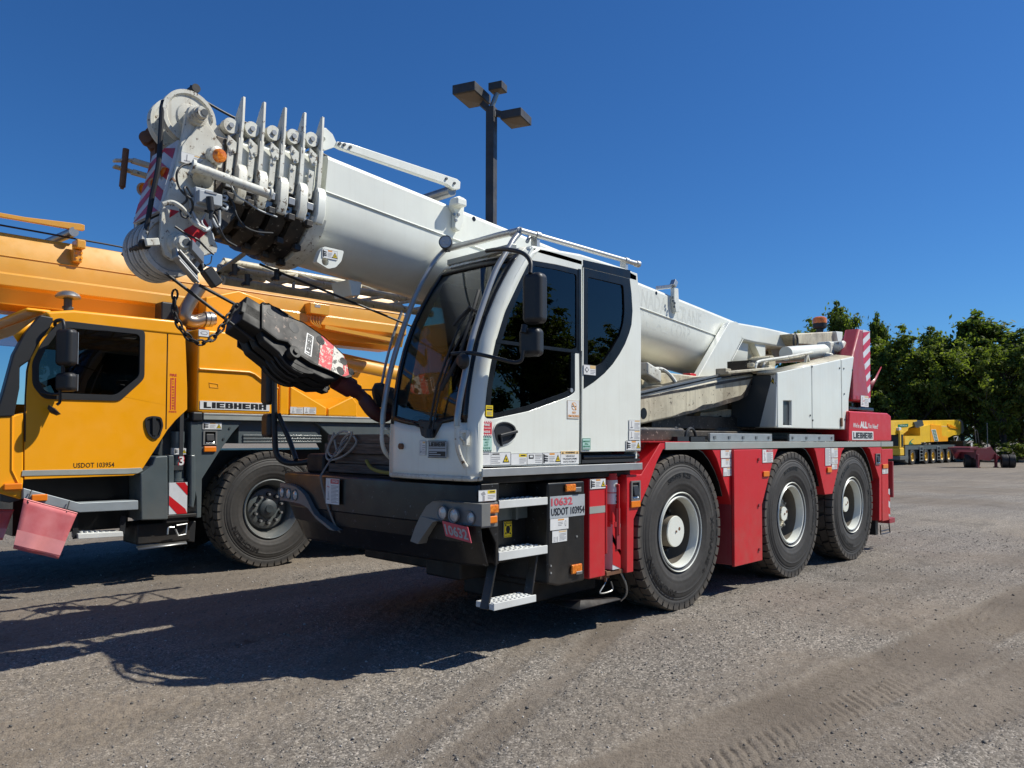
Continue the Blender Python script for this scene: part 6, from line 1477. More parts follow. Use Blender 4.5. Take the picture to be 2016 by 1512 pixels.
# winch housing, cylinder, beacon
wb = XZ([z4(*p) for p in ((1152,420),(1462,404),(1482,455),(1480,515),(1195,498))], .75)
mb = MB(); mb.prism(wb, 'y', .75, 1.9); mb.build('winch_housing', MT['cream'], WC, bevel=.02, seg=3)
mb = MB(); mb.prism(XZ([z4(*p) for p in ((1462,404),(1510,408),(1500,600),(1420,600),(1420,530),(1482,515))], .7), 'y', .7, 1.9); mb.build('winch_end', MT['boomw'], WC, bevel=.01)
mb = MB(); q = at(*z4(1175,478), Y=.70)
for r_ in (.05,.065,.08): mb.tube([q+Vector((r_*math.cos(t*.52),-.0,r_*1.3*math.sin(t*.52))) for t in range(12)], .008, 6, closed=True)
mb.build('hose_loop', MT['plastic'], WC)
c0 = at(*z4(1105,562), Y=.5); c1 = at(*z4(1375,540), Y=.5); rr_ = (at(*z4(1250,505), Y=.5).z-at(*z4(1250,600), Y=.5).z)/2
mb = MB(); mb.cyl(c0, c1, rr_, n=28); CY_ = mb.build('hydraulic_cylinder', MT['boomw'], WC)
mb = MB(); c2 = at(*z4(1410,520), Y=.5); mb.obox((c1+c2)/2+Vector((0,0,-.0)), (1,0,.02), (0,0,1), (c2-c1).length+.04, rr_*2.2, rr_*2.2); mb.cyl(c2+Vector((0,-.22,0)), c2+Vector((0,.1,0)), .08, n=18); mb.cyl(at(*z4(1392,600), Y=.45), at(*z4(1392,560), Y=.45), .09, n=16); mb.build('cylinder_head', MT['oldwhite'], CY_, bevel=.03, seg=3)
q = at(*z4(1346,385), Y=1.2); mb = MB(); r_ = .5*(at(*z4(1390,350), Y=1.2).x-at(*z4(1305,350), Y=1.2).x)*.46
mb.lathe([(r_*.8,0),(r_,.02),(r_,.08)], q, (0,0,1), 24); mb.cyl(q-Vector((0,0,.12)), q, r_*.5, n=12); BC = mb.build('beacon', MT['plastic'], WC)
mb = MB(); mb.lathe([(r_,.08),(r_*1.02,.12),(r_*.95,.16),(r_*.7,.18),(.0001,.185)], q, (0,0,1), 24); mb.build('beacon_lens', MT['amber'], BC)
# engine bits in front of the boom belly, behind the cab
mb = MB(); q = at(*z4(130,700), Y=.7); mb.obox(q, (1,0,-.3), (0,0,1), .26, .13, .16); mb.box(q.x+.1,q.x+.6,.6,.85,q.z-.22,q.z-.12); mb.build('valve_block', MT['oldwhite'], WC, bevel=.02)
for k in range(4):
    mb = MB(); q = at(*z4(150+k*8, 670+k*6), Y=.66+.03*k); mb.tube(smoothpath([q, q+Vector((.25,0,.0)), q+Vector((.5,0,-.16)), q+Vector((.68,0,-.4))], 5), .018, 8); mb.build('hydraulic_hose', MT['oldwhite'], WC)
mb = MB(); q = at(*z4(418,735), Y=.9); mb.box(q.x-.05,q.x+.08,.85,.95,q.z-.06,q.z+.05); mb.build('red_bracket', MT['red'], WC, bevel=.01)
# counterweight and its lower body
zz = lambda x, y: (1540+x/3.78, 560+y/3.78)
bt = [at(1679,789,Y=.1), at(1714,793,Y=.1)]; tp = [at(1692,647,Y=.2), at(1713,652,Y=.2)]; md_ = at(1683,703,Y=.12)
mb = MB(); yR = 2.42
fl = at(1662,648.5,X=tp[0].x); fl2 = at(1652,703,X=md_.x-.12); yR = max(.6, fl2.y)+.05
vs = [(bt[0].x,.1,bt[0].z),(bt[1].x,.1,bt[0].z),(tp[1].x,.2,tp[0].z),(tp[0].x,.2,tp[0].z),(md_.x-.12,.1,md_.z),
      (bt[0].x,yR,bt[0].z),(bt[1].x,yR,bt[0].z),(tp[1].x,fl.y,tp[0].z),(tp[0].x,fl.y,tp[0].z),(md_.x-.12,fl2.y,md_.z)]
mb.add(vs, [(0,1,2,3,4),(9,8,7,6,5),(0,5,6,1),(1,6,7,2),(2,7,8,3),(3,8,9,4),(4,9,5,0)]); CWt = mb.build('counterweight', MT['redfade'], WC, bevel=.03, seg=3)
mb = MB(); A0 = Vector((bt[1].x-.02,.1,bt[0].z)); A1 = Vector((tp[1].x-.02,.2,tp[0].z)); wS = .26
B0 = A0-Vector((wS,0,0)); B1 = A1-Vector((wS,0,0)); N_ = Vector((0,-.004,0))
def sp(u, v): return (A0.lerp(A1, v)).lerp(B0.lerp(B1, v), 1-u)+N_
mb.mi = 0; mb.add([sp(0,0), sp(1,0), sp(1,1), sp(0,1)], [(0,1,2,3)]); mb.mi = 1
for k in range(6):
    v0 = -.06+k*.185; f = lambda v: min(1, max(0, v))
    mb.add([p+N_*.6 for p in (sp(0,f(v0)), sp(1,f(v0+.13)), sp(1,f(v0+.225)), sp(0,f(v0+.095)))], [(0,1,2,3)])
mb.build('hazard_stripes', [MT['reflw'], MT['reflr']], CWt, smooth=0, fix=False)
q = at(1694,778,Y=.1); decal(CWt, 'plain', (q.x,.097,q.z), (1,0,0), (0,0,1), .28, .15); sidetext(CWt, 'LR', 1686, 779, 1690, 786, .098, 'd_red', .03)
# two slabs under it
mb = MB(); q = at(*zz(500,905), Y=.15); mb.box(q.x, q.x+.9, .15, 2.35, q.z-.05, q.z); mb.cyl((q.x+.75,.3,q.z-.25),(q.x+.75,.3,q.z+.1),.09,n=14); mb.build('counterweight_seat', MT['blackclean'], WC, bevel=.015)
hb = XZ([(1671,868.5),(1671,846),(1673,809),(1748,813.5),(1754.5,819),(1755.5,868.5)], .015)
mb = MB(); hb = [(x, max(z, SZ+.002)) for x, z in hb]; mb.prism(hb, 'y', .015, 2.5); RH = mb.build('rear_housing', MT['red'], WC, bevel=.02, seg=3)
brandplate(RH, 1677, 848.5, 1719, 866, .015)
mb = MB(); Yq = .0135
def ht(s_, x0, y0, x1, y1, bold, ital): a = at(x0,y0,Y=Yq); b = at(x1,y1,Y=Yq); put_text(mb, s_, (a.x,Yq,a.z), (1,0,-.02), (0,0,1), b.x-a.x, a.z-b.z, bold, ital, 0)
ht("We're", 1680, 832, 1692, 842, .02, .35); ht('ALL', 1693, 829, 1708, 843, .06, 0); ht('You Need!', 1709, 833, 1729, 843.5, .02, .35)
mb.build('slogan', MT['d_white'], RH, smooth=0, fix=False)
# thin dark blade sticking out behind the counterweight (far fitting)
mb = MB(); mb.add([at(1712,775,Y=1.2), at(1735,722,Y=1.2), at(1722,745,Y=1.2), at(1713,752,Y=1.2)], [(0,1,2,3)]); mb.build('rear_flap', MT['redfade'], WC, solid=.02)

# ================================================================== boom head
zh = lambda x, y: (220+x/3.78, 160+y/3.78)
Yn1 = 1.10; Yn2 = 1.50
HPt = [zh(*p) for p in ((575,190),(625,185),(655,215),(710,290),(825,470),(832,560),(800,690),(835,800),(830,990),(740,1110),(790,1235),(780,1275),(640,1310),(560,1350),(450,1330),(395,1290),(360,1190),(372,960),(430,800),(478,640),(520,430),(555,245))]
hp = XZ(HPt, Yn1)
HS = []
for yy in (Yn1, Yn2):
    mb = MB(); mb.prism(hp, 'y', yy, yy+.035); HS.append(mb.build('head_plate', MT['oldwhite'], BM, bevel=.006))
HP = HS[0]
# front plate with red and white chevrons, leaning with the edge of the side plates
e1 = XZ([zh(555,245), zh(520,430), zh(478,640), zh(430,800), zh(372,960)], Yn1)
fa = [Vector((p[0], Yn1+.02, p[1])) for p in (e1[1], e1[4])]
mb = MB(); U = fa[0]-fa[1]; L_ = U.length; U.normalize(); Rv = Vector((0,-1,0)); Wd = Yn2-Yn1+.0
F = Frame(Vector((fa[0].x-.01, Yn2+.03, fa[0].z)), Rv, U, Wd, L_)
mb.mi = 0; mb.add([F.p(0,0),F.p(0,1),F.p(1,1),F.p(1,0)]+[F.p(a,b,-.02) for a,b in ((0,0),(0,1),(1,1),(1,0))], [(0,1,2,3),(7,6,5,4),(0,4,5,1),(1,5,6,2),(2,6,7,3),(3,7,4,0)])
for k in range(4):
    b0 = -.1+.30*k; f = lambda v: min(1, max(0, v))
    pol(mb, F, [(0,f(b0+.22)),(.5,f(b0)),(.5,f(b0+.15)),(0,f(b0+.37))], 1, .002); pol(mb, F, [(1,f(b0+.22)),(.5,f(b0)),(.5,f(b0+.15)),(1,f(b0+.37))], 1, .002)
mb.build('head_front_plate', [MT['reflw'], MT['reflr']], BM, smooth=0, fix=False)
# rear web joining the head to the inner section
mb = MB(); hb2 = XZ([zh(760,300), zh(860,420), zh(880,900), zh(760,1080), zh(700,1000), zh(700,400)], Yn1+.03); mb.prism(hb2, 'y', Yn1+.035, Yn2); mb.build('head_web', MT['oldwhite'], BM)
mb = MB(); hb3 = XZ([zh(780,400), zh(880,430), zh(930,1000), zh(800,1150), zh(760,1080)], Yn1-.01); mb.prism(hb3, 'y', Yn1-.01, Yn2+.05); mb.build('head_block', MT['grease'], BM, bevel=.01)
# reinforcing rib plate
rb_ = XZ([zh(640,320), zh(700,330), zh(825,490), zh(832,560), zh(810,650), zh(500,600), zh(520,480)], Yn1); mb = MB(); mb.prism(rb_, 'y', Yn1-.012, Yn1+.001); mb.build('rib_plate', MT['oldwhite'], HP, bevel=.003)
MT['grimy'] = paint('grimy_white_sheave', (.62,.60,.55), .5, .9, (.10,.08,.06), chips=.5, chipcol=(.06,.05,.04), streak=.3, coat=0)
for pg_ in (((437,952),(505,968),(430,1015)), ((690,1022),(525,1112),(560,1180),(612,1208),(735,1100))):
    P_ = XZ([zh(*p) for p in pg_], Yn1-.002); mb = MB(); mb.prism(P_, 'y', Yn1-.002, Yn1+.001); mb.build('red_hazard_patch', MT['reflr'], HP, smooth=0)
sidedecal(HP, 'plain', *zh(517,522), *zh(712,600), Yn1-.013)
def sheave(c, r, y0, w, name='sheave', mat='oldwhite'):
    mb = MB(); mb.lathe([(.04,.0),(r*.45,.004),(r*.5,.012),(r*.80,.014),(r*.86,.0),(r,.0),(r*.985,w*.25),(r*.88,w*.5),(r*.985,w*.75),(r,w),(r*.86,w),(r*.8,w-.014),(r*.5,w-.012),(.04,w)], (c[0], y0, c[1]), (0,1,0), 48); return mb.build(name, MT[mat], BM)
tc_ = at(*zh(568,275), Y=1.22); rt = .172
for k in range(2): sheave((tc_.x, tc_.z), rt, 1.19+k*.19, .06)
bc_ = at(*zh(455,1225), Y=1.16); rb2 = .19
for k in range(4): sheave((bc_.x-.0, bc_.z), rb2, 1.15+.085*k, .06, mat='grimy')
# axle bosses
for (px, py), r_, m_ in (((655,245),.062,'oldwhite'), ((520,1205),.07,'oldwhite')):
    q = at(*zh(px,py), Y=Yn1-.05); mb = MB(); mb.cyl(q+Vector((0,-.02,0)), q+Vector((0,.66,0)), r_*.75, n=24); B_ = mb.build('sheave_axle', MT[m_], BM)
    mb = MB(); mb.lathe([(.0001,-.045),(r_*.5,-.045),(r_*.62,-.03),(r_*.62,.02),(r_,.025),(r_*1.05,.05)], q, (0,1,0), 24); mb.build('axle_cap', MT[m_], B_)
    mb = MB(); mb.cyl(q+Vector((.01,-.05,0)), q+Vector((.01,-.03,0)), .022, n=12); mb.build('grease_cap', MT['greydk'], B_)
mb = MB(); a = at(*zh(600,180), Y=1.25); b = at(*zh(603,75), Y=1.25); mb.beam(a, b, .045, .035); mb.build('top_lug', MT['oldwhite'], BM, bevel=.006)
mb = MB(); c = at(*zh(605,68), Y=1.25); mb.cyl(c-Vector((0,.05,0)), c+Vector((0,.05,0)), .028, n=14); mb.cyl(c-Vector((.02,.02,-.02)), c+Vector((-.02,.0,-.06)), .008, n=6); mb.build('lug_pin', MT['blackrust'], BM)
# hoist rope down the face of the head, and back along the boom top
def rope(pts, r=.009, name='hoist_rope', parent=BM, mat='rope', sm=True): mb = MB(); mb.tube(smoothpath(pts, 5) if sm else pts, r, 8); return mb.build(name, MT[mat], parent)
rope([at(*zh(385,150), Y=1.22), at(*zh(372,240), Y=1.2), at(*zh(350,600), Y=1.17), at(*zh(300,860), Y=1.16), at(*zh(255,1110), Y=1.16)], .016)
r0 = bl(scol[4]-.6, 0, 0)
rope([Vector((tc_.x+.03, 1.24, tc_.z+rt)), bl(-.5,-.13,.10), bl(.0,-.1,.13), bl(.9,-.05,.06), bl(2.4,0,.04), bl(6.5,0,.05)], .009)
rope([Vector((tc_.x+.03, 1.48, tc_.z+rt)), bl(-.5,.1,.10), bl(.0,.1,.13), bl(.9,.05,.06), bl(2.4,0,.04)], .009)
# pipe with flanged ends, cables, junction box, lamps on the head
a = at(*zh(600,632), Y=1.0); b = at(*zh(1185,845), Y=.93)
mb = MB(); mb.cyl(a, b, .030, n=16); mb.cyl(a-(b-a).normalized()*.004, a+(b-a).normalized()*.014, .042, n=16); mb.cyl(b-(b-a).normalized()*.012, b, .042, n=16); PT = mb.build('fly_jib_pipe', MT['oldwhite'], BM)
mb = MB(); c = at(*zh(690,720), Y=1.06); mb.cyl(c+Vector((-.03,-.04,-.03)), c+Vector((.05,.06,.1)), .06, n=16); mb.build('pipe_socket', MT['cream'], PT)
q0 = at(*zh(600,790), Y=1.03); q1 = at(*zh(690,960), Y=1.03); mb = MB(); mb.box(q0.x, q1.x+.04, .99, 1.08, q1.z, q0.z); JB = mb.build('junction_box', MT['d_grey'], BM, bevel=.008)
q0 = at(*zh(650,800), Y=.95); q1 = at(*zh(825,960), Y=.95); mb = MB(); mb.box(q0.x, q1.x, .95, 1.04, q1.z+.02, q0.z); mb.build('junction_box', MT['d_grey'], BM, bevel=.008)
mb = MB(); a_ = at(*zh(697,812), Y=.948); b_ = at(*zh(782,845), Y=.948); mb.box(a_.x, b_.x, .945, .95, b_.z, a_.z); mb.build('box_label', MT['d_line'], JB)
mb = MB(); a_ = at(*zh(728,860), Y=.93); b_ = at(*zh(738,965), Y=.93); mb.cyl(a_, b_, .022, n=12); mb.cyl(b_, b_+Vector((0,0,-.05)), .012, n=8); mb.build('cable_plug', MT['plastic'], BM)
for pts, r_, m_ in (([(610,610),(530,625),(485,680),(490,760),(530,830),(590,880),(600,950),(560,1010),(520,1000),(515,930),(560,880),(540,800),(560,790),(600,860)], .007, 'plastic'),
                    ([(600,970),(640,1050),(690,1110),(735,1080),(745,1020),(780,1080),(800,1060),(800,960)], .010, 'd_grey'), ([(380,915),(450,900),(520,940),(570,1000),(620,1060),(700,1105)], .014, 'oldwhite'),
                    ([(830,850),(858,860),(850,885),(825,880)], .008, 'd_grey'), ([(825,905),(860,925),(850,955),(820,940)], .008, 'd_grey'), ([(700,985),(670,1040),(690,1080),(740,1120),(760,1180)], .006, 'd_grey'),
                    ([(470,1080),(560,1140),(640,1180),(700,1240),(760,1290)], .007, 'plastic'), ([(690,960),(760,1000),(800,1090),(850,1180),(930,1230)], .008, 'plastic'), ([(840,830),(900,900),(930,1000),(990,1080),(1080,1120),(1200,1130)], .007, 'plastic'), ([(880,760),(930,850),(1010,900),(1100,960),(1230,1010)], .006, 'd_grey'), ([(560,1260),(620,1270),(665,1330),(685,1390)], .006, 'd_grey'), ([(745,1300),(735,1350),(700,1370)], .004, 'plastic')):
    rope([at(*zh(*p), Y=1.02-.01*(i % 3)) for i, p in enumerate(pts)], r_, 'cable', BM, m_)
q = at(*zh(785,553), Y=1.03); ax = Vector((.25,-.9,-.2)).normalized(); mb = MB(); mb.lathe([(.05,-.05),(.058,.0),(.04,.01)], q, ax, 20); mb.build('lamp_cup', MT['oldwhite'], BM)
mb = MB(); mb.lathe([(.043,.0),(.043,.03),(.036,.045),(.0001,.05)], q, ax, 20); mb.build('marker_lens', MT['amber'], BM)
for px, py, y_, r_ in ((405,690,1.2,.035),(325,765,1.35,.03),(245,805,1.62,.035)):
    q = at(*zh(px,py), Y=y_); ax = Vector((-.7,-.6,-.35)).normalized(); mb = MB(); mb.lathe([(.0001,-.07),(r_*.9,-.055),(r_*1.25,.0),(r_*1.3,.02),(r_*1.1,.0)], q, ax, 18); HL = mb.build('lamp_shroud', MT['oldwhite'], BM); mb = MB(); mb.lathe([(r_*1.1,-.002),(.0001,.008)], q, ax, 18); mb.build('marker_lens', MT['orange'], HL)
mb = MB(); mb.tube([at(*zh(470,730), Y=1.1), at(*zh(400,770), Y=1.2), at(*zh(325,810), Y=1.4), at(*zh(250,850), Y=1.62)], .016, 8); mb.build('lamp_bar', MT['rust'], BM)
# fork with its pin reaching forward, rusty shackle
for dz, dy in ((0,0),(-.075,.0)):
    mb = MB(); a_ = at(*zh(310,660), Y=1.62)+Vector((0,0,dz+.02)); b_ = at(*zh(150,612), Y=1.62)+Vector((0,0,dz+.02)); c_ = at(*zh(15,590), Y=1.62)+Vector((0,0,dz*.5+.0))
    mb.beam(a_, b_, .05, .028); mb.beam(b_, c_, .05, .016); mb.build('fork_arm', MT['oldwhite'] if dz == 0 else MT['cream'], BM, bevel=.004)
mb = MB(); mb.cyl(at(*zh(106,505), Y=1.6), at(*zh(78,785), Y=1.6), .020, n=12); mb.cyl(at(*zh(78,780), Y=1.6), at(*zh(75,800), Y=1.6), .012, n=8); mb.build('fork_pin', MT['rust'], BM)
mb = MB()
for px, py, r_ in ((265,430,.045),(300,395,.035),(310,480,.04)): q = at(*zh(px,py), Y=1.55); mb.lathe([(.0001,-.03),(r_,-.02),(r_,.03),(.0001,.04)], q, (-.6,-.7,.2), 14)
mb.box(at(*zh(300,520), Y=1.55).x, at(*zh(330,520), Y=1.55).x, 1.5, 1.58, at(*zh(310,600), Y=1.55).z, at(*zh(310,480), Y=1.55).z); mb.build('rope_guide', MT['rust'], BM)
mb = MB(); a_ = at(*zh(240,960), Y=1.5); b_ = at(*zh(400,920), Y=1.12); mb.box(a_.x-.02, a_.x+.1, 1.12, 1.62, at(*zh(300,1040), Y=1.3).z, at(*zh(300,935), Y=1.3).z); mb.build('lower_plate', MT['greydk'], BM, bevel=.006)
# rope keeper rod below, wedge socket and black buffer
mb = MB(); mb.cyl(at(*zh(250,1215), Y=1.1), at(*zh(105,1275), Y=1.5), .020, n=10); mb.cyl(at(*zh(230,1210), Y=1.12), at(*zh(260,1215), Y=1.08), .03, n=12); mb.cyl(at(*zh(95,1265), Y=1.5), at(*zh(120,1290), Y=1.5), .03, n=10); mb.build('rope_keeper', MT['blackrust'], BM)
mb = MB(); mb.beam(at(*zh(250,1200), Y=1.06), at(*zh(350,1195), Y=1.06), .03, .045); mb.build('keeper_lug', MT['oldwhite'], BM, bevel=.006)
q = at(*zh(545,1370), Y=1.0); dq = (at(*zh(620,1450), Y=1.0)-at(*zh(480,1290), Y=1.0)).normalized()
mb = MB(); mb.obox(q, dq, (0,.3,1), .19, .07, .055); WS = mb.build('wedge_socket', MT['steel'], BM, bevel=.012); mb = MB()
for d in (-.03,.03): mb.cyl(q-dq*.07+Vector((0,-.032,d)), q+dq*.10+Vector((0,-.032,d)), .009, n=8)
mb.obox(q+Vector((.06,-.02,.09)), dq, (0,0,1), .10, .06, .05); mb.build('socket_bolts', MT['steel'], WS)
a_ = at(405,530,Y=1.05); b_ = at(428,562,Y=1.05); mb = MB(); mb.beam(a_, b_, .07, .07); mb.build('hoist_limit_weight', MT['plastic'], BM, bevel=.01)
a_ = at(350,500,Y=1.5); 
for px, py in ((395,512),(462,520),(487,540),(545,530)):
    q = at(px, py, Y=1.35); mb = MB(); mb.cyl(q, q+Vector((0,0,-.08)), .02, n=8); mb.cyl(q+Vector((.03,0,-.03)), q+Vector((-.04,.0,-.08)), .012, n=8); mb.build('rope_clamp', MT['grease'], BM)
# ---------------------------------------------------------------- lattice fly jib stowed along the far side
J = [((430,528,2.05),(672,563,2.05),(870,600,2.05)), ((440,552,1.95),(640,586,1.95),(850,618,1.95)), ((440,515,2.5),(640,545,2.5),(870,590,2.5))]
ch = []
for (a_, m_, b_) in J:
    A_ = at(a_[0],a_[1],Y=a_[2]); B_ = at(b_[0],b_[1],Y=b_[2]); ch.append((A_,B_)); mb = MB(); mb.cyl(A_, B_, .034, n=12); mb.build('jib_chord', MT['cream'], WC)
for i in range(7):
    t0 = i/7; t1 = (i+1)/7
    for p, q in ((0,1),(0,2)):
        mb = MB(); mb.cyl(ch[p][0].lerp(ch[p][1], t0), ch[q][0].lerp(ch[q][1], t1 if i % 2 else t0), .014, n=8); o = mb.build('jib_lacing', MT['cream'], WC)
        mb = MB(); mb.cyl(ch[q][0].lerp(ch[q][1], t0), ch[p][0].lerp(ch[p][1], t1), .014, n=8); o = mb.build('jib_lacing', MT['cream'], WC)
mb = MB(); a_ = at(430,500,Y=2.0); mb.beam(at(425,540,Y=2.0), at(480,500,Y=2.0), .05, .03); mb.beam(at(425,540,Y=2.0), at(520,552,Y=2.0), .05, .03); mb.build('jib_foot', MT['cream'], WC)
# ================================================================== THE YELLOW CRANE
YY = 4.62
YC = thing('mobile_crane', 'yellow and grey mobile crane parked at the left, its driver door facing the camera', 'mobile crane', (0.0, 5.9, 0))
za = lambda x, y: (x/3.024, 400+y/3.024)
zb = lambda x, y: (x/3.055, 820+y/3.055)
zc = lambda x, y: (310+x/5.04, 800+y/5.04)
z8 = lambda x, y: (320+x/3.877, 520+y/3.877)
zd = lambda x, y: (490+x/3.78, 500+y/3.78)
wc = at(536.5, 1002, Y=YY)
YW = [('MICHELIN', .74, .05, 250, 50), ('X-CRANE', .72, .05, 75, 46)]
wheel(YC, wc.x, YY, .668, 1.345, .385, 'grey', 'ty', YW)
for x in (wc.x+1.65, wc.x+3.9, wc.x+5.55): wheel(YC, x, YY, .668, 1.345, .385, 'grey', 'ty', YW)
for x in (wc.x, wc.x+1.65, wc.x+3.9, wc.x+5.55): wheel(YC, x, YY+2.6, .668, 1.345, .385, 'grey', 'ty', YW, flip=True)
mb = MB(); mb.box(wc.x-1.6, wc.x+7.0, YY+.5, YY+2.1, .75, 1.35); mb.build('chassis_frame', MT['greydk'], YC)
def yprism(name, pts, mat, y0, y1, bevel=.01, parent=None, seg=2, rnd=0):
    P = XZ(pts, y0)
    if rnd: P = roundpoly(P, rnd, 3)
    mb = MB(); mb.prism(P, 'y', y0, y1); return mb.build(name, MT[mat], parent or YC, bevel=bevel, seg=seg)
# cab side with window opening
cabp = XZ([za(*p) for p in ((300,648),(1062,722),(1100,740),(1108,900),(1115,1100),(1115,1228))]+[(345,828),(330,846),(300,893),(282,921),(272,931.5),(262,936),(48,944)]+[za(*p) for p in ((145,1420),(150,1200),(160,1000),(175,930),(215,830),(330,690))], YY)
wo = roundpoly(XZ([za(*p) for p in ((385,722),(845,768),(842,1036),(704,1160),(262,1146),(212,1075),(210,950),(260,850),(335,745))], YY), .05, 4)
mb = MB(); mb.plate(cabp, [wo], 'y', YY, YY+.04); CB = mb.build('cab_side', MT['yellow'], YC, bevel=.008)
wi_ = roundpoly(XZ([za(*p) for p in ((400,742),(832,782),(828,1030),(690,1143),(275,1128),(230,1065),(230,955),(275,860),(345,765))], YY), .05, 4)
wf = roundpoly(XZ([za(*p) for p in ((385,700),(862,757),(858,1046),(712,1178),(258,1166),(192,1085),(190,945),(245,835),(325,725))], YY), .05, 4)
mb = MB(); mb.plate(wf, [wi_], 'y', YY-.012, YY+.01); mb.build('window_surround', MT['plastic'], CB, bevel=.005)
mb = MB(); mb.prism(wo, 'y', YY+.008, YY+.014); mb.build('door_window', MT['glass'], CB)
# roof, far side, back, floor
xr0 = at(367, 700, Y=YY).x; xf0 = at(*za(300,648), Y=YY).x; zt0 = at(*za(300,648), Y=YY).z; zt1 = at(*za(1062,722), Y=YY).z
mb = MB(); mb.prism([(xf0-.05,zt0+.0),(xf0+.2,zt0+.045),(xr0-.1,zt1+.04),(xr0,zt1-.02),(xr0,zt1-.12),(xf0,zt0-.1)], 'y', YY-.01, YY+2.5); mb.build('cab_roof', MT['yellow'], YC, bevel=.03, seg=3)
mb = MB(); mb.box(xr0-.04, xr0, YY+.04, YY+2.5, 1.3, zt1); mb.box(xf0, xr0, YY+.04, YY+2.5, 1.15, 1.2); mb.build('cab_shell', MT['inner'], YC)
mb = MB(); mb.plate([(p[0], p[1]) for p in cabp], [wo], 'y', YY+2.46, YY+2.5); mb.build('cab_far_side', MT['yellow'], YC)
mb = MB(); x_ = xf0+1.0; mb.box(x_, x_+.5, YY+.35, YY+.85, 1.5, 1.65); mb.box(x_+.4, x_+.5, YY+.35, YY+.85, 1.5, 2.2); mb.box(x_+.4, x_+.48, YY+.5, YY+.7, 2.2, 2.4); mb.build('driver_seat', MT['seat'], YC, bevel=.04)
c = at(*za(310,1060), Y=YY+.5); ax = Vector((-.5,0,1)).normalized(); x_, y_, _ = frame_of(ax); mb = MB(); mb.tube([c+(x_*math.cos(i*.3142)+y_*math.sin(i*.3142))*.22 for i in range(20)], .016, 8, closed=True); mb.cyl(c, c-ax*.3, .03); mb.build('steering_wheel', MT['plastic'], YC)
# lower edge strip, seam, handle, lettering
yprism('edge_strip', [zb(135,325), zb(760,312), zb(850,308), zb(860,325), zb(830,342), zb(760,345), zb(130,358)], 'strip', YY-.006, YY+.0, .002, CB)
for xa, ya, xb, yb in ((330.2,648,328,845),):
    a = at(xa,ya,Y=YY); b = at(xb,yb,Y=YY); mb = MB(); mb.box(a.x-.006, a.x+.006, YY-.001, YY+.002, b.z, a.z); mb.build('door_seam', MT['blackclean'], CB)
a = [at(*za(*p), Y=YY) for p in ((148,1420),(150,1150),(162,990),(185,900),(250,780),(340,672))]
mb = MB()
for p, q in zip(a, a[1:]): mb.beam(p+Vector((0,-.001,0)), q+Vector((0,-.001,0)), .004, .012)
mb.build('door_seam', MT['blackclean'], CB)
q = at(302.5, 841, Y=YY); ho = roundpoly(XZ([(285,822),(300,818.5),(317,821),(321,838),(313,862),(303,865.5),(291,856),(285,838)], YY), .03, 3)
mb = MB(); cx_ = sum(p[0] for p in ho)/len(ho); cz_ = sum(p[1] for p in ho)/len(ho); sc_ = lambda k: [((p[0]-cx_)*k+cx_, (p[1]-cz_)*k+cz_) for p in ho]
mb.plate(ho, [sc_(.82)], 'y', YY-.016, YY); mb.prism(sc_(.84), 'y', YY-.003, YY-.001); mb.beam((cx_,YY-.012,cz_+.1), (cx_+.005,YY-.012,cz_-.09), .02, .035); mb.build('door_handle', MT['plastic'], CB, bevel=.004)
sidetext(CB, 'USDOT 103954', 144.5, 911.5, 225, 921.5, YY, 'd_black', .015, name='registration_number')
mb = MB(); 
def yt(s_, x0, y0, x1, y1, bold=.03): a = at(x0,y0,Y=YY-.0015); b = at(x1,y1,Y=YY-.0015); put_text(mb, s_, (a.x,YY-.0015,a.z), (1,0,0), (0,0,1), b.x-a.x, a.z-b.z, bold, 0, 0)
yt('FIRE', 334.5, 735.5, 348, 741.5); yt('INSIDE', 332.5, 808.5, 347.5, 812.5, .02)
for k, c_ in enumerate('EXTINGUISHER'): yt(c_, 339, 744+k*5.3, 342.6, 747.6+k*5.3, .04)
for x0_ in (335.8, 344.6): 
    a = at(x0_,744,Y=YY-.0015); b = at(x0_+1.1,807,Y=YY-.0015); mb.box(a.x, b.x, YY-.0018, YY-.001, b.z, a.z)
mb.build('fire_extinguisher_lettering', MT['d_red'], CB, smooth=0, fix=False)
# front of the cab: nose panel, corner, black pillar and windscreen
xfr = at(44, 936, Y=YY).x; nose = XZ([(-60,816)]+[(26,818),(48,810),(47,944),(43,984),(0,972),(-60,958)], YY)
mb = MB(); mb.prism(nose, 'y', YY+.002, YY+.06); NP = mb.build('nose_side', MT['yellow'], YC, bevel=.02, seg=3)
mb = MB(); a = at(24,818,Y=YY-.002); b = at(23,925,Y=YY-.002); mb.tube([a, b, at(35,950,Y=YY-.002)], .008, 6); mb.build('pressed_line', MT['yellow'], NP)
pl_ = XZ([za(*p) for p in ((240,665),(325,680),(300,740),(225,845),(180,935),(120,975),(118,1100),(85,1270),(-30,1275),(20,1120),(80,900),(150,770))], YY-.01)
mb = MB(); mb.prism(pl_, 'y', YY-.012, YY+.10); mb.build('cab_pillar', MT['plastic'], YC, bevel=.015, seg=3)
gz_ = XZ([za(*p) for p in ((230,690),(140,800),(75,930),(30,1080),(-5,1220),(-80,1220),(-60,1000),(60,760),(180,680))], YY+.15)
xw0 = at(0,820,Y=YY+.1).x; xw1 = at(79,620,Y=YY+.1).x; zw0 = at(0,820,Y=YY+.1).z; zw1 = at(79,620,Y=YY+.1).z
mb = MB(); mb.grid(lambda u, v: (xw0-.05+(xw1-xw0+.05)*(v**1.35), YY+.10+2.3*u, zw0+(zw1-zw0)*v), 4, 8); mb.build('windscreen', MT['glassf'], YC, solid=0)
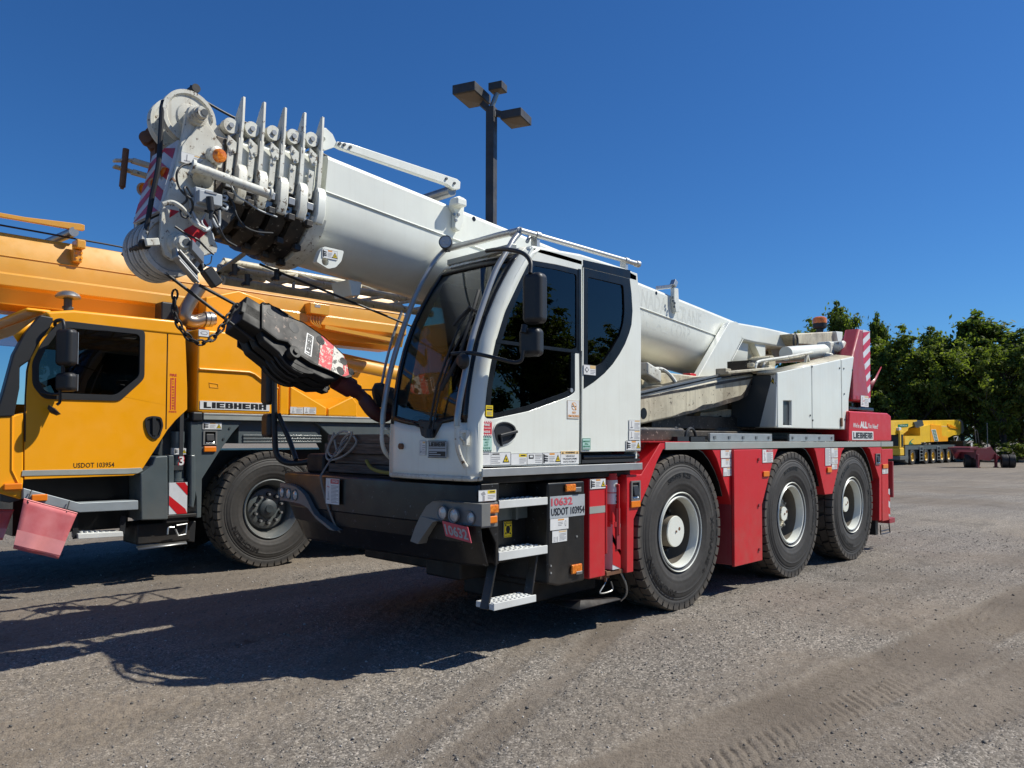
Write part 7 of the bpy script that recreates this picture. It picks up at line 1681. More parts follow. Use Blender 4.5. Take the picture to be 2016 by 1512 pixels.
mb = MB(); mb.prism(XZ([(-60,824),(26,822),(43,984),(-60,955)], YY+.06), 'y', YY+.06, YY+2.45); mb.build('nose', MT['yellow'], YC, bevel=.03)
mb = MB(); mb.box(xw1-.12, xw1+.1, YY+.1, YY+2.4, zw1+.02, zw1+.06); mb.build('sun_visor', MT['yellow'], YC, bevel=.02)
mb = MB(); mb.add([at(*za(80,790), Y=YY+.05), at(*za(215,690), Y=YY+.05), at(*za(210,735), Y=YY+.1), at(*za(120,850), Y=YY+.1)], [(0,1,2,3)]); mb.build('visor_end', MT['yellow'], YC, solid=.01)
sidelamp(*zb(18,403), *zb(130,440), YY-.001, 'turn_signal', 'orange', YC, .03)
yprism('nose_chin', [zb(0,455), zb(100,450), zb(135,470), zb(135,500), zb(60,520), zb(0,510)], 'greydk', YY+.04, YY+.5)
# mirrors
def ymirror(x0, y0, x1, y1, Yc, name='mirror'):
    a = at(x0,y0,Y=Yc); b = at(x1,y1,Y=Yc); w = b.x-a.x; mb = MB(); mb.obox((a+b)/2, (.45,-.9,0), (0,0,1), .19, a.z-b.z, .12); M_ = mb.build(name, MT['plastic'], YC, bevel=.045, seg=5)
    mb = MB(); c = (a+b)/2+Vector((.055,.028,0)); mb.obox(c, (.45,-.9,0), (0,0,1), .15, (a.z-b.z)*.86, .006); mb.build('mirror_glass', MT['chrome'], M_)
ymirror(113,646,149,722,YY-.17); ymirror(115,733,146,772,YY-.16)
q = at(108,806,Y=YY-.15); mb = MB(); mb.lathe([(.0001,-.05),(.05,-.035),(.068,.0),(.0001,.01)], q, (.6,-.2,.75), 22); mb.build('round_mirror', MT['plastic'], YC)
arm([at(108,640,Y=YY-.02), at(110,632,Y=YY-.1), at(122,630,Y=YY-.14), at(126,640,Y=YY-.17), at(126,652,Y=YY-.17)], .016, 'mirror_arm', YC)
arm([at(124,715,Y=YY-.17), at(124,735,Y=YY-.16)], .018, 'mirror_arm', YC); arm([at(118,768,Y=YY-.16), at(118,790,Y=YY-.15), at(112,797,Y=YY-.15)], .014, 'mirror_arm', YC); arm([at(80,772,Y=YY), at(100,776,Y=YY-.08), at(118,775,Y=YY-.15)], .014, 'mirror_arm', YC)
# dark horn on the roof
q = at(*za(405,560), Y=YY+.5); mb = MB(); mb.lathe([(.05,-.015),(.115,-.01),(.12,.005),(.10,.035),(.055,.06),(.0001,.068)], q, (0,0,1), 24); HN = mb.build('roof_horn', MT['steel'], YC)
mb = MB(); mb.cyl(q+Vector((0,0,-.16)), q, .04, n=12); mb.cyl(q+Vector((-.05,0,-.11)), q+Vector((.05,0,-.11)), .015, n=8); mb.build('horn_stem', MT['greydk'], HN)
# upper body panels and deck boxes
bx = [at(*z8(270,478), Y=YY), at(*z8(760,560), Y=YY), at(*z8(270,1130), Y=YY)]
xb0 = bx[0].x; zt_ = bx[0].z; zs_ = at(401,813,Y=YY).z
mb = MB(); x1_ = at(549,760,Y=YY).x; mb.box(xb0, x1_, YY, YY+1.0, zs_+.0, zt_-.02)
UB = mb.build('engine_housing', MT['yellow'], YC, bevel=.03, seg=4)
mb = MB(); pr = [at(*z8(*p), Y=YY-.004) for p in ((280,800),(660,825),(700,840),(760,888),(880,950))]
mb.tube([p+Vector((0,-.002,0)) for p in pr], .014, 8); mb.build('pressed_line', MT['yellow'], UB)
mb = MB(); 
mb.tube([at(*z8(355,905), Y=YY-.001), at(*z8(420,915), Y=YY-.001), at(*z8(425,945), Y=YY-.001), at(*z8(360,940), Y=YY-.001)], .004, 5, closed=True)
put_text(mb, 'LTM', at(*z8(490,900), Y=YY-.001), (1,0,0), (0,0,1), .26, .08, .0, lift=.001) if False else None
mb.build('removed_badge', MT['ghosty'], UB)
x2_ = at(645,760,Y=YY).x; x3_ = at(704,790,Y=YY).x; zt2 = at(*z8(890,850), Y=YY).z
def box3(name, xa, xb, z0, pts_top, mat='yellow'):
    mb = MB(); mb.prism([(xa,z0),(xb,z0)]+pts_top, 'y', YY, YY+.9); return mb.build(name, MT[mat], YC, bevel=.02, seg=3)
m1 = at(570.5,760,Y=YY).x
box3('deck_box', x1_+.01, m1-.005, zs_, [(m1-.005, zt2-.10), (x1_+.01, zt2)])
box3('deck_box', m1+.005, x2_-.005, zs_, [(x2_-.005, zt2-.36), (m1+.005, zt2-.11)])
box3('deck_box', x2_+.005, x3_, zs_, [(x3_, at(*z8(1485,1060), Y=YY).z), (x3_-.08, at(*z8(1430,1010), Y=YY).z), (x2_+.005, zt2-.37)])
brandplate(YC, *z8(285,1042), *z8(815,1122), YY-.002)
sidedecal(YC, 'plain', *z8(975,1088), *z8(1073,1140), YY-.001); sidedecal(YC, 'plain', *z8(1077,1090), *z8(1172,1142), YY-.001)
sidedecal(YC, 'fish', *z8(274,494), *z8(357,550), YY-.001)
# far side body, slewing platform, strip and deck
a = at(401,813,Y=YY-.01); b = at(401,826,Y=YY-.01)
mb = MB(); mb.box(a.x, 6.5, YY-.012, YY+.05, b.z, a.z); mb.build('edge_strip', MT['strip'], YC, bevel=.004)
mb = MB(); mb.box(a.x, 6.5, YY-.016, YY-.010, a.z-.018, a.z-.004); mb.build('strip_lip', MT['alu'], YC)
mb = MB(); mb.box(a.x-.12, a.x-.005, YY-.01, YY+.1, b.z-.02, a.z+.01); mb.build('strip_end', MT['plastic'], YC, bevel=.02)
mb = MB(); mb.box(a.x, 6.6, YY+.05, YY+2.6, b.z, b.z+.03); mb.build('deck', MT['greydk'], YC)
mb = MB(); mb.box(xb0-.1, 1.2, YY+1.0, YY+2.0, a.z, a.z+.7); mb.build('slewing_platform', MT['yellow'], YC, bevel=.03)
# grey fenders and arch lining
yprism('front_fender', [zc(330,150), zc(390,150), (397,826), (480,829), (474,835), (458,853), zc(605,465), zc(443,720), zc(435,1105), zc(388,1110), zc(385,900), zc(330,700)], 'grey', YY+.02, YY+.5)
yprism('rear_fender', [(622,832),(650,858),(662,872),(672,890),(700,910),(776,910),(776,834)], 'grey', YY+.02, YY+.5)
mb = MB(); mb.box(at(470,840,Y=YY+.06).x, at(630,840,Y=YY+.06).x, YY+.06, YY+.5, at(540,873,Y=YY+.06).z, b.z-.005); AL = mb.build('arch_lining', MT['grey'], YC, bevel=.0)
for k in range(3): mb = MB(); z_ = at(540,858+k*6,Y=YY+.05).z; mb.box(at(478,840,Y=YY+.06).x, at(632,840,Y=YY+.06).x, YY+.045, YY+.06, z_-.012, z_+.012); mb.build('lining_rib', MT['grey'], AL, bevel=.005)
sidedecal(YC, 'crush', *zc(448,158), *zc(640,228), YY+.018)
boxlamp(*zc(452,240), *zc(588,382), YY+.02, YC); sidelamp(*zc(455,398), *zc(578,452), YY+.019, 'side_reflector', 'orange', YC, .02)
mb = MB()
for p in ((452,843),(440,864)): q = at(*p, Y=YY+.02); mb.bolt(q, (0,-1,0), .014, .008)
mb.build('screws', MT['greydk'], YC)
# grey box, stabiliser, guide plates
yprism('side_locker', [zb(845,345), zb(920,290), zb(935,240), zb(1010,235), zb(1012,620), zb(850,625)], 'grey', YY-.005, YY+.5, .015)
yprism('side_plate', [zc(110,485), zc(165,485), zc(165,740), zc(112,1070)], 'grey', YY+.03, YY+.3)
yprism('side_plate', [zc(330,480), zc(380,485), zc(380,900), zc(360,1015), zc(330,1000)], 'grey', YY-.01, YY+.2, .015)
yprism('recess_plate', [zc(185,140), zc(330,110), zc(400,150), zc(400,700), zc(0,480), zc(40,330)], 'greydk', YY+.15, YY+.3)
c0 = at(*zc(226,250), Y=YY+.06); c1 = at(*zc(226,735), Y=YY+.06); rr0 = (at(*zc(295,400), Y=YY+.06).x-at(*zc(158,400), Y=YY+.06).x)/2*.98
mb = MB(); mb.cyl((c0.x,YY+.12,c1.z), (c0.x,YY+.12,c0.z), rr0*.94, n=28); mb.cyl((c0.x,YY+.12,c0.z-.12), (c0.x,YY+.12,c0.z), rr0, n=28); mb.cyl((c0.x,YY+.12,c1.z-.01),(c0.x,YY+.12,c1.z+.02), rr0*1.15, n=28); YS = mb.build('stabiliser', MT['grey'], YC, bevel=.0)
mb = MB(); mb.mi = 0; z0_ = at(*zc(226,412), Y=YY+.05).z; z1_ = at(*zc(226,480), Y=YY+.05).z
mb.lathe([(rr0*.955,z1_),(rr0*.955,z0_)], (c0.x,YY+.12,0), (0,0,1), 28)
mb.build('label_band', MT['d_white'], YS)
q = at(*zc(205,425), Y=YY+.03); sidedecal(YS, 'crush', *zc(165,415), *zc(285,478), YY+.12-rr0*1.0)
yq = YY+.12-rr0*.99; a_ = at(*zc(215,492), Y=yq); b_ = at(*zc(262,585), Y=yq); mb = MB(); mb.mi = 0; put_text(mb, '3', (a_.x-.01,yq,a_.z+.01), (1,0,0), (0,0,1), b_.x-a_.x+.02, a_.z-b_.z+.02, .06, lift=.001); mb.mi = 1; put_text(mb, '3', (a_.x,yq,a_.z), (1,0,0), (0,0,1), b_.x-a_.x, a_.z-b_.z, .03, lift=.004); mb.build('stabiliser_number', [MT['d_red'], MT['d_white']], YS, smooth=0, fix=False)
mb = MB(); g0 = at(*zc(122,760), Y=YY+.0); g1 = at(*zc(297,1062), Y=YY+.0); mb.mi = 0; mb.box(g0.x, g1.x, YY+.01, YY+.04, g1.z, g0.z); F = Frame((g0.x,YY+.01,g0.z), (1,0,0), (0,0,1), g1.x-g0.x, g0.z-g1.z)
pol(mb, F, [(.35,0),(.85,0),(1,.12),(1,.42)], 1, .002); pol(mb, F, [(0,.40),(.9,.85),(1,1),(.45,1),(0,.70)], 1, .002); mb.build('striped_guard', [MT['reflw'], MT['reflr']], YS, smooth=0, fix=False)
mb = MB(); q = at(*zc(200,1080), Y=YY+.02); mb.box(q.x-.15, q.x+.2, YY-.0, YY+.2, q.z-.03, q.z+.01); mb.box(q.x-.12,q.x+.12,YY+.02,YY+.15,q.z-.08,q.z); mb.build('foot_bracket', MT['blackrust'], YC, bevel=.01)
mb = MB(); mb.box(at(270,1030,Y=YY+.1).x, at(375,1030,Y=YY+.1).x, YY+.1, YY+.5, .38, .60); mb.build('underbody', MT['blackrust'], YC, bevel=.02)
mb = MB(); mb.add([at(268,1076,Y=YY+.1), at(273,1082,Y=YY-.05), at(368,1070,Y=YY-.05), at(366,1066,Y=YY+.1)], [(0,1,2,3)]); mb.build('splash_plate', MT['steel'], YC, solid=.012)
mb = MB(); q = at(*zc(235,1215), Y=YY); mb.tube([q+Vector((-.05,0,.04)), q+Vector((.06,0,.05)), q+Vector((.05,0,-.06)), q+Vector((-.03,0,-.07)), q+Vector((-.06,0,.0))], .010, 8); mb.tube(smoothpath([at(*zc(165,1200), Y=YY), at(*zc(110,1205), Y=YY), at(*zc(100,1270), Y=YY)], 4), .009, 6); mb.build('pin_clip', MT['alu'], YC)
yprism('mud_flap', [zc(385,1140), zc(370,1350), zc(240,1330), zc(240,1120)], 'plastic', YY+.12, YY+.14)
# steps
stp = XZ([zb(140,430), zb(480,520), zb(832,505), zb(832,560), zb(480,577), zb(140,495)], YY-.05)
mb = MB(); mb.prism(stp, 'y', YY-.05, YY+.12); mb.build('running_board', MT['galv'], YC, bevel=.006)
yprism('lower_step', [zb(468,705), zb(740,692), zb(742,722), zb(470,738)], 'tread', YY+.0, YY+.2, .006)
mb = MB()
for i in range(8):
    for j in range(3): q = at(*zb(490+i*33, 700), Y=YY+.03); mb.cyl((q.x, YY+.04+.06*j, q.z-.0), (q.x, YY+.04+.06*j, q.z+.015), .014, n=6)
mb.build('step_studs', MT['tread'], YC)
mb = MB(); mb.beam(at(*zb(450,590), Y=YY+.05), at(*zb(455,735), Y=YY+.05), .05, .02, up=(0,1,0)); mb.build('step_hanger', MT['plastic'], YC)
mb = MB(); mb.beam(at(*zb(740,600), Y=YY+.05), at(*zb(735,705), Y=YY+.05), .05, .02, up=(0,1,0)); mb.build('step_hanger', MT['plastic'], YC)
sidelamp(*zb(187,470), *zb(283,507), YY-.052, 'side_reflector', 'orange', YC, .02)
mb = MB(); mb.box(xf0-.2, at(276,900,Y=YY).x, YY+.3, YY+2.3, .55, 1.12); mb.build('cab_underside', MT['blackclean'], YC)
# ---------------------------------------------------------------- boom of the yellow crane
YBn = 5.45
zz_ = [at(0, y, Y=YBn).z for y in (451, 502, 536, 562)]
zbot = at(700, 683, Y=YBn+.3).z
sec = [(.12, zz_[0]), (.0, zz_[1]), (.0, zz_[2]), (-.05, zz_[2]-.01), (-.05, zz_[3]), (.0, zz_[3]-.02), (.05, zz_[3]-.18), (.16, zbot+.10), (.32, zbot), (.62, zbot), (.80, zbot+.10), (.92, zz_[3]-.15), (.95, zz_[2]), (.95, zz_[1]), (.84, zz_[0])]
mb = MB(); n = len(sec); xs_ = [-9.5, at(775,640,Y=YBn).x+.2]; vs = [(x, YBn+a, b) for x in xs_ for a, b in sec]
mb.add(vs, [(j, (j+1) % n, (j+1) % n+n, j+n) for j in range(n)]+[tuple(range(n)), tuple(range(2*n-1, n-1, -1))]); YBm = mb.build('boom', MT['yellowb'], YC, bevel=.01, smooth=25)
mb = MB(); mb.tube([(-9.4, YBn-.001, zz_[1]), (xs_[1], YBn-.001, zz_[1])], .007, 6); mb.build('weld_bead', MT['yellowb'], YBm)
fr_ = XZ([za(0,62), za(150,82), za(480,122), za(505,130), za(505,162), za(460,160), za(0,100)], YBn); fr_[0] = (-9.4, fr_[0][1]); fr_[-1] = (-9.4, fr_[-1][1])
mb = MB(); mb.prism(fr_, 'y', YBn+.0, YBn+.05); mb.build('stay_bar', MT['yellowb'], YBm, bevel=.006)
mb = MB(); q = at(*za(440,170), Y=YBn); mb.cyl(q+Vector((0,0,0)), q+Vector((-.05,.8,0)), .05, n=16); mb.build('rope_roller', MT['steel'], YBm)
mb = MB(); q0 = at(*za(445,218), Y=YBn-.05); q1 = at(*za(500,280), Y=YBn-.05); mb.box(q0.x, q1.x, YBn-.12, YBn+.05, q1.z, q0.z); q2 = at(*za(495,355), Y=YBn-.05); mb.box(q0.x-.01, q1.x-.01, YBn-.05, YBn+.05, q2.z, q1.z); YK = mb.build('boom_bracket', MT['yellowb'], YBm, bevel=.015)
mb = MB()
for a_, b_ in ((455,295),(485,298),(455,325),(485,328)): q = at(*za(a_,b_), Y=YBn-.05); mb.cyl(q-Vector((0,.012,0)), q, .012, n=8)
mb.build('bolts', MT['yellow'], YK)
rope([Vector((-9.4,YBn+.3,zz_[0]+.16)), at(*za(0,130), Y=YBn+.1), at(*za(380,200), Y=YBn+.1), at(*za(780,275), Y=YBn+.1), at(300,512,Y=YBn+.1)], .010, 'hoist_rope', YC)
q = at(*za(1075,578), Y=YBn-.01); mb = MB(); mb.tube([q+Vector((.045*math.cos(t*.524),-.001,.045*math.sin(t*.524))) for t in range(12)], .003, 5, closed=True); put_text(mb, 'R', q+Vector((-.02,-.001,.028)), (1,0,0), (0,0,1), .04, .055, .01, lift=.002); mb.build('registered_mark', MT['rust'], YBm, fix=False)
# right-hand, rear part: box, ledge, cylinder, turret
q0 = at(*zd(430,365), Y=YBn-.05); q1 = at(*zd(575,465), Y=YBn-.05); mb = MB(); mb.box(q0.x, q1.x, YBn-.14, YBn+.02, q1.z, q0.z); JB = mb.build('junction_box', MT['yellowb'], YBm, bevel=.01)
mb = MB(); a_ = at(*zd(492,375), Y=YBn-.142); b_ = at(*zd(532,400), Y=YBn-.142); mb.box(a_.x,b_.x,YBn-.143,YBn-.14,b_.z,a_.z); mb.build('box_label', MT['d_line'], JB)
for k in range(4): rope([at(*zd(460+k*22,465), Y=YBn-.08), at(*zd(465+k*18,510), Y=YBn-.08), at(*zd(520+k*6,550), Y=YBn-.06)], .010, 'cable', YC, 'yellowb')
mb = MB(); a_ = at(*zd(550,545), Y=YBn-.07); b_ = at(*zd(1040,640), Y=YBn-.07); mb.beam(a_, b_, .12, .05); mb.build('cable_tray', MT['yellowb'], YBm)
c0 = at(*zd(600,800), Y=YBn+.3); c1 = at(*zd(1180,925), Y=YBn+.3); mb = MB(); mb.cyl(c0, c1, .155, n=28); mb.build('luffing_cylinder', MT['yellowb'], YC)
mb = MB(); a_ = at(870,600,Y=YBn); mb.prism([(a_.x,zs_),(a_.x+1.2,zs_),(a_.x+1.2,zz_[1]),(a_.x+.2,zz_[1])], 'y', YBn-.1, YBn+1.0); mb.build('turret', MT['yellow'], YC, bevel=.03)
mb = MB(); a_ = at(430,590,Y=5.2); mb.prism(XZ([(405,585),(470,572),(520,590),(560,640),(548,700),(400,690)], 5.2), 'y', 5.2, 5.4); mb.build('platform_side', MT['yellow'], YC, bevel=.02)
# exhaust pipe and its black shield
pth = [at(*za(*p), Y=5.0) for p in ((1190,500),(1150,560),(1105,640),(1110,690),(1160,705),(1215,692),(1275,690))]
mb = MB(); mb.tube(smoothpath(pth, 6), .075, 18); EX = mb.build('exhaust_pipe', MT['pipe'], YC)
mb = MB()
for p in (1225,1250): q = at(*za(p,692), Y=5.0); mb.cyl(q-Vector((.02,0,0)), q+Vector((.02,0,0)), .09, n=18)
mb.build('pipe_clamp', MT['steel'], EX)
mb = MB(); q = at(*za(1010,660), Y=5.0); mb.box(q.x-.05,q.x+.12,5.1,5.3,q.z-.1,q.z+.15); mb.build('radiator_grille', MT['plastic'], YC, bevel=.02)
MT['flagband'] = plain('faded_flag_band', (.80,.30,.30), .6)
# red mesh flags tied to the running board (things of their own)
def flag(name, label, pts, Yf_, nu=10, nv=10):
    A, B, C_, D_ = [at(*p, Y=Yf_) for p in pts]
    mb = MB(); mb.grid(lambda u, v: tuple((A.lerp(B, u)).lerp(D_.lerp(C_, u), v)+Vector((0, (.022*math.sin(u*9+v*2)*v)-.01, 0))), nu, nv)
    o = mb.build(name, MT['flag'], None, solid=.002); o['label'] = label; o['category'] = 'flag'; o['group'] = 'red flags on the yellow crane'
    mb = MB(); mb.grid(lambda u, v: tuple((A.lerp(B, u)).lerp(D_.lerp(C_, u), .62+.3*v)+Vector((0, (.022*math.sin(u*9+(.62+.3*v)*2)*(.62+.3*v))-.0135, 0))), nu, 4); mb.build('flag_band', MT['flagband'], o)
    mb = MB(); mb.tube([A+Vector((0,-.006,0)), B+Vector((0,-.006,0))], .008, 6); mb.build('hem_rod', MT['d_red'], o)
    return o
f1 = flag('warning_flag', 'red mesh warning flag hanging from the galvanised step of the yellow crane', [zb(142,495), zb(463,583), zb(345,855), zb(80,795)], YY-.10)
mb = MB(); mb.tube([at(*zb(190,445), Y=YY-.07), at(*zb(165,510), Y=YY-.11), at(*zb(172,520), Y=YY-.11)], .006, 5); mb.build('tie', MT['plastic'], f1); mb = MB(); mb.tube([at(*zb(418,508), Y=YY-.07), at(*zb(400,575), Y=YY-.11)], .006, 5); mb.build('tie', MT['plastic'], f1)
flag('warning_flag', 'dark red mesh flag at the left photo edge below the yellow nose', [zb(-120,560), zb(82,562), zb(10,742), zb(-150,742)], YY+.25)
# ================================================================== things that rest on or hang from the cranes
# hook block
MT['hookblack'] = paint('greasy_hook_black', (.006,.006,.006), .6, .35, (.03,.022,.015), coat=0, bump=.3)
MT['hookred'] = paint('dirty_dark_red', (.10,.012,.015), .55, .7, (.025,.02,.018), coat=0)
HB0 = at(508, 622, Y=1.15); HB1 = at(684, 728, Y=1.15)
ha = (HB1-HB0).normalized(); hn = Vector((.05,-.86,.44)); hn = (hn-ha*hn.dot(ha)).normalized(); hw = hn.cross(ha).normalized()
if hw.z > 0: hw = -hw
def hk(u, v, t): return HB0+ha*u+hw*v*1.02+hn*(t*.8 if t < 0 else t)
LH = (HB1-HB0).length
HK = thing('hook_block', 'greasy black hook block with a battered red and white cheek, hanging below the boom head', 'hook block', tuple(HB0))
cheek = [(.0,-.10),(.05,-.14),(.22,-.13),(.34,-.16),(.52,-.15),(.70,-.10),(LH,-.02),(LH+.03,.06),(LH-.02,.10),(.62,.12),(.45,.15),(.33,.14),(.24,.09),(.16,.12),(.03,.10)]
holes = [arc((u, v), r, 0, 330, 11) for u, v, r in ((.07,-.07,.022),(.27,-.06,.035),(.50,-.09,.030),(.70,.07,.028),(.72,-.03,.026),(.80,.02,.022))]
def cheekplate(t0, t1, name, mats):
    tri = tessellate_polygon([[Vector((p[0],p[1],0)) for p in l] for l in [cheek]+holes]); flat = [p for l in [cheek]+holes for p in l]; n = len(flat); mb = MB()
    fs = [tuple(t) for t in tri]+[tuple(i+n for i in t[::-1]) for t in tri]; o = 0
    for l in [cheek]+holes:
        k = len(l); fs += [(o+i, o+i+n, o+(i+1) % k+n, o+(i+1) % k) for i in range(k)]; o += k
    mb.add([hk(a,b,t0) for a,b in flat]+[hk(a,b,t1) for a,b in flat], fs); return mb.build(name, mats, HK, bevel=.004)
CH = cheekplate(.0,.022,'cheek_plate', MT['hookblack']); cheekplate(-.30,-.32,'cheek_plate', MT['hookblack'])
m_ = paint('battered_red_white', (.62,.03,.05), .5, .3, (.05,.04,.04), chips=1.9, chipcol=(.55,.52,.45), coat=0)
mw_ = paint('battered_white', (.66,.64,.58), .5, .3, (.05,.04,.04), chips=1.6, chipcol=(.05,.045,.04), coat=0)
mg_ = paint('scuffed_dark_cheek', (.035,.033,.033), .55, .4, (.12,.10,.08), chips=.6, chipcol=(.30,.22,.18), coat=0)
def patch(pts, mat, lift, name): mb = MB(); mb.add([hk(a,b,.0225+lift) for a,b in pts], [tuple(range(len(pts)))]); return mb.build(name, mat, CH, smooth=0)
patch([(.01,-.09),(.06,-.13),(.22,-.12),(.34,-.15),(.50,-.14),(.50,.13),(.34,.13),(.24,.08),(.16,.11),(.04,.09)], mg_, .0005, 'dark_paint')
patch([(.505,-.14),(.62,-.115),(.62,.115),(.505,.13)], m_, .0006, 'red_paint_patch'); patch([(.622,-.115),(.72,-.08),(.72,.105),(.622,.115)], mw_, .0006, 'white_paint_patch'); patch([(.722,-.08),(LH-.02,-.01),(LH,.06),(LH-.03,.09),(.722,.105)], m_, .0006, 'red_paint_patch')
for u, v, r in ((.07,-.07,.022),(.27,-.06,.035),(.50,-.09,.030),(.70,.07,.028),(.72,-.03,.026),(.80,.02,.022)):
    mb = MB(); mb.cyl(hk(u,v,.0232), hk(u,v,.0245), r*1.25, n=18); mb.build('hole', MT['blackclean'], CH)
mb = MB(); F = Frame(hk(.385,.09,.0238), -hw, ha, .20, .055); F = Frame(hk(.38,.10,.0238), -hw, -ha, .19, .06)
if F.n.dot(hn) < 0: F = Frame(hk(.38,-.09,.0238), hw, -ha, .19, .06)
mb.mi = 0; mb.add([F.p(0,0),F.p(0,1),F.p(1,1),F.p(1,0)], [(0,1,2,3)]); mb.mi = 1; blocktext(mb, 'LIEBHERR', F.p(.04,.15), F.r, F.u, F.w*.92, F.h*.7, .001); mb.build('name_plate', [MT['d_white'], MT['d_black']], CH, smooth=0, fix=False)
mb = MB(); body = [(.02,-.16),(.15,-.19),(.45,-.18),(.70,-.12),(LH-.04,-.02),(LH-.06,.12),(.60,.19),(.30,.21),(.08,.16),(.0,.05)]
for t0, t1 in ((-.29,-.20),(-.18,-.11),(-.09,-.01)):
    vs = [hk(a,b,t0) for a,b in body]+[hk(a,b,t1) for a,b in body]; n = len(body); mb.add(vs, [tuple(range(n)), tuple(range(2*n-1,n-1,-1))]+[(i,(i+1)%n,(i+1)%n+n,i+n) for i in range(n)])
mb.build('block_body', MT['hookblack'], HK, bevel=.015, seg=2)
for t in (-.25,-.15,-.05):
    mb = MB(); mb.lathe([(.03,-.02),(.20,-.03),(.215,-.03),(.19,0),(.215,.03),(.20,.03),(.03,.02)], hk(.36,.03,t), hn, 36); mb.build('sheave', MT['hookblack'], HK)
for k in range(5):
    mb = MB(); mb.tube([hk(.36+.205*math.cos(a*.35+1.3), .03+.215*math.sin(a*.35+1.3), -.03-.055*k) for a in range(8)], .010, 6); mb.build('rope_wrap', MT['rope'], HK)
mb = MB(); mb.cyl(hk(.29,.16,.0), hk(.29,.16,.05), .045, n=20); mb.cyl(hk(.29,.16,.05), hk(.29,.16,.065), .02, n=12); mb.build('axle_pin', MT['hookblack'], HK)
mb = MB(); mb.obox(hk(-.03,.0,-.12), ha, hw, .16, .22, .2); mb.obox(hk(-.02,.0,-.02), ha, hw, .22, .10, .04); mb.build('rope_guard', MT['hookblack'], HK, bevel=.012)
h0 = hk(LH-.02,.05,-.12); mb = MB(); mb.cyl(h0, h0+ha*.14, .075, n=18); mb.cyl(h0+ha*.12, h0+ha*.2, .055, n=18); SH = mb.build('hook_shank', MT['hookred'], HK)
hp_ = [h0+ha*.18, h0+ha*.26+hw*.02, h0+ha*.36+hw*.09, h0+ha*.46+hw*.09, h0+ha*.53+hw*.0, h0+ha*.50-hw*.09, h0+ha*.42-hw*.12]
mb = MB(); mb.tube(smoothpath(hp_, 5), [.045]*6+[.055]*12+[.05]*5+[.042]*4+[.03]*3+[.02]*1, 12); mb.build('hook', MT['hookred'], HK)
mb = MB(); mb.beam(h0+ha*.2-hw*.02, h0+ha*.40-hw*.13, .03, .012); mb.build('safety_catch', MT['steel'], HK)
# falls of hoist rope between the head and the block
for (x0, y0, Y0), (u, v, t) in (((325,537,1.16),(.05,.14,-.10)), ((392,561,1.3),(-.02,-.04,-.06))):
    a = at(x0, y0, Y=Y0); mb = MB(); mb.tube([a, hk(u, v, t)], .011, 8); mb.build('hoist_rope_fall', MT['rope'], HK)
mb = MB(); a = at(511,520,Y=1.35); b = at(812,643,Y=1.2); mb.tube([a, b], .009, 8); mb.build('tail_rope', MT['rope'], BM)
# chain hanging in a loop
ch_ = [at(345,573,Y=1.05), at(343,605,Y=1.05), at(352,640,Y=1.05), at(378,670,Y=1.06), at(402,674,Y=1.07), at(425,660,Y=1.08), at(445,632,Y=1.09), at(462,606,Y=1.1), at(475,596,Y=1.1)]
cp = smoothpath(ch_, 14); CHN = thing('chain', 'rusty dark chain hanging in a loop below the boom head', 'chain', tuple(cp[0]))
L = [0]; 
for p, q in zip(cp, cp[1:]): L.append(L[-1]+(q-p).length)
pitch = .046; k = 0; s = 0
while s < L[-1]-pitch:
    def pos(t):
        i = max(0, min(len(L)-2, next((j for j in range(len(L)-1) if L[j+1] >= t), len(L)-2))); return cp[i].lerp(cp[i+1], (t-L[i])/max(1e-6, L[i+1]-L[i]))
    a, b = pos(s), pos(s+pitch); d = (b-a).normalized(); x, y, _ = frame_of(d); w_ = x if k % 2 else y
    c = (a+b)/2; mb = MB(); hl = pitch*.72; wd = .017
    pts = [c+d*(hl*math.cos(t))+w_*(wd*math.sin(t)) for t in [i*2*math.pi/10 for i in range(10)]]
    mb.tube(pts, .0068, 6, closed=True); mb.build('chain_link', MT['blackrust'], CHN); s += pitch; k += 1
# folded black strap holding the hook back to the bumper
mb = MB(); a = h0+ha*.45; mb.tube(smoothpath([a, at(745,765,Y=1.2), at(775,785,Y=1.1), at(800,812,Y=1.1), at(806,842,Y=1.3), at(800,880,Y=1.7)], 6), [.05]*10+[.065]*10+[.05]*11, 10); TS = mb.build('tie_back_sling', MT['plastic']); tag(TS, 'thick black sling tying the hook back beside the cab windscreen', 'sling')
# timber baulks stacked on the bumper
zx = lambda x, y: (560+x/2.88, 820+y/2.88)
TB = [((290,245),(640,312),1.02), ((312,183),(640,246),1.04), ((275,120),(620,183),1.0), ((285,58),(590,118),1.03)]
xb_ = -2.30
zc0 = zb1+.003; hts = [.088,.080,.082,.072]; offs = [(-2.30,-1.98,.98,2.05),(-2.27,-1.97,1.0,2.0),(-2.31,-1.96,1.02,2.10),(-2.29,-1.98,1.08,2.08)]
names_ = ['lowest grey timber baulk of the stack on the black bumper','second timber baulk from the bottom of the stack on the bumper','third timber baulk up, its end sticking out past the others','topmost brown timber baulk, under the knotted pale rope']
for (x0, x1, y0, y1), h, lb in zip(offs, hts, names_):
    mb = MB(); mb.box(x0, x1, y0, y1, zc0, zc0+h); o = mb.build('timber_baulk', MT['wood'], bevel=.006); tag(o, lb, 'timber', 'timber baulks stacked on the bumper'); zc0 += h+.004
ztop = zc0
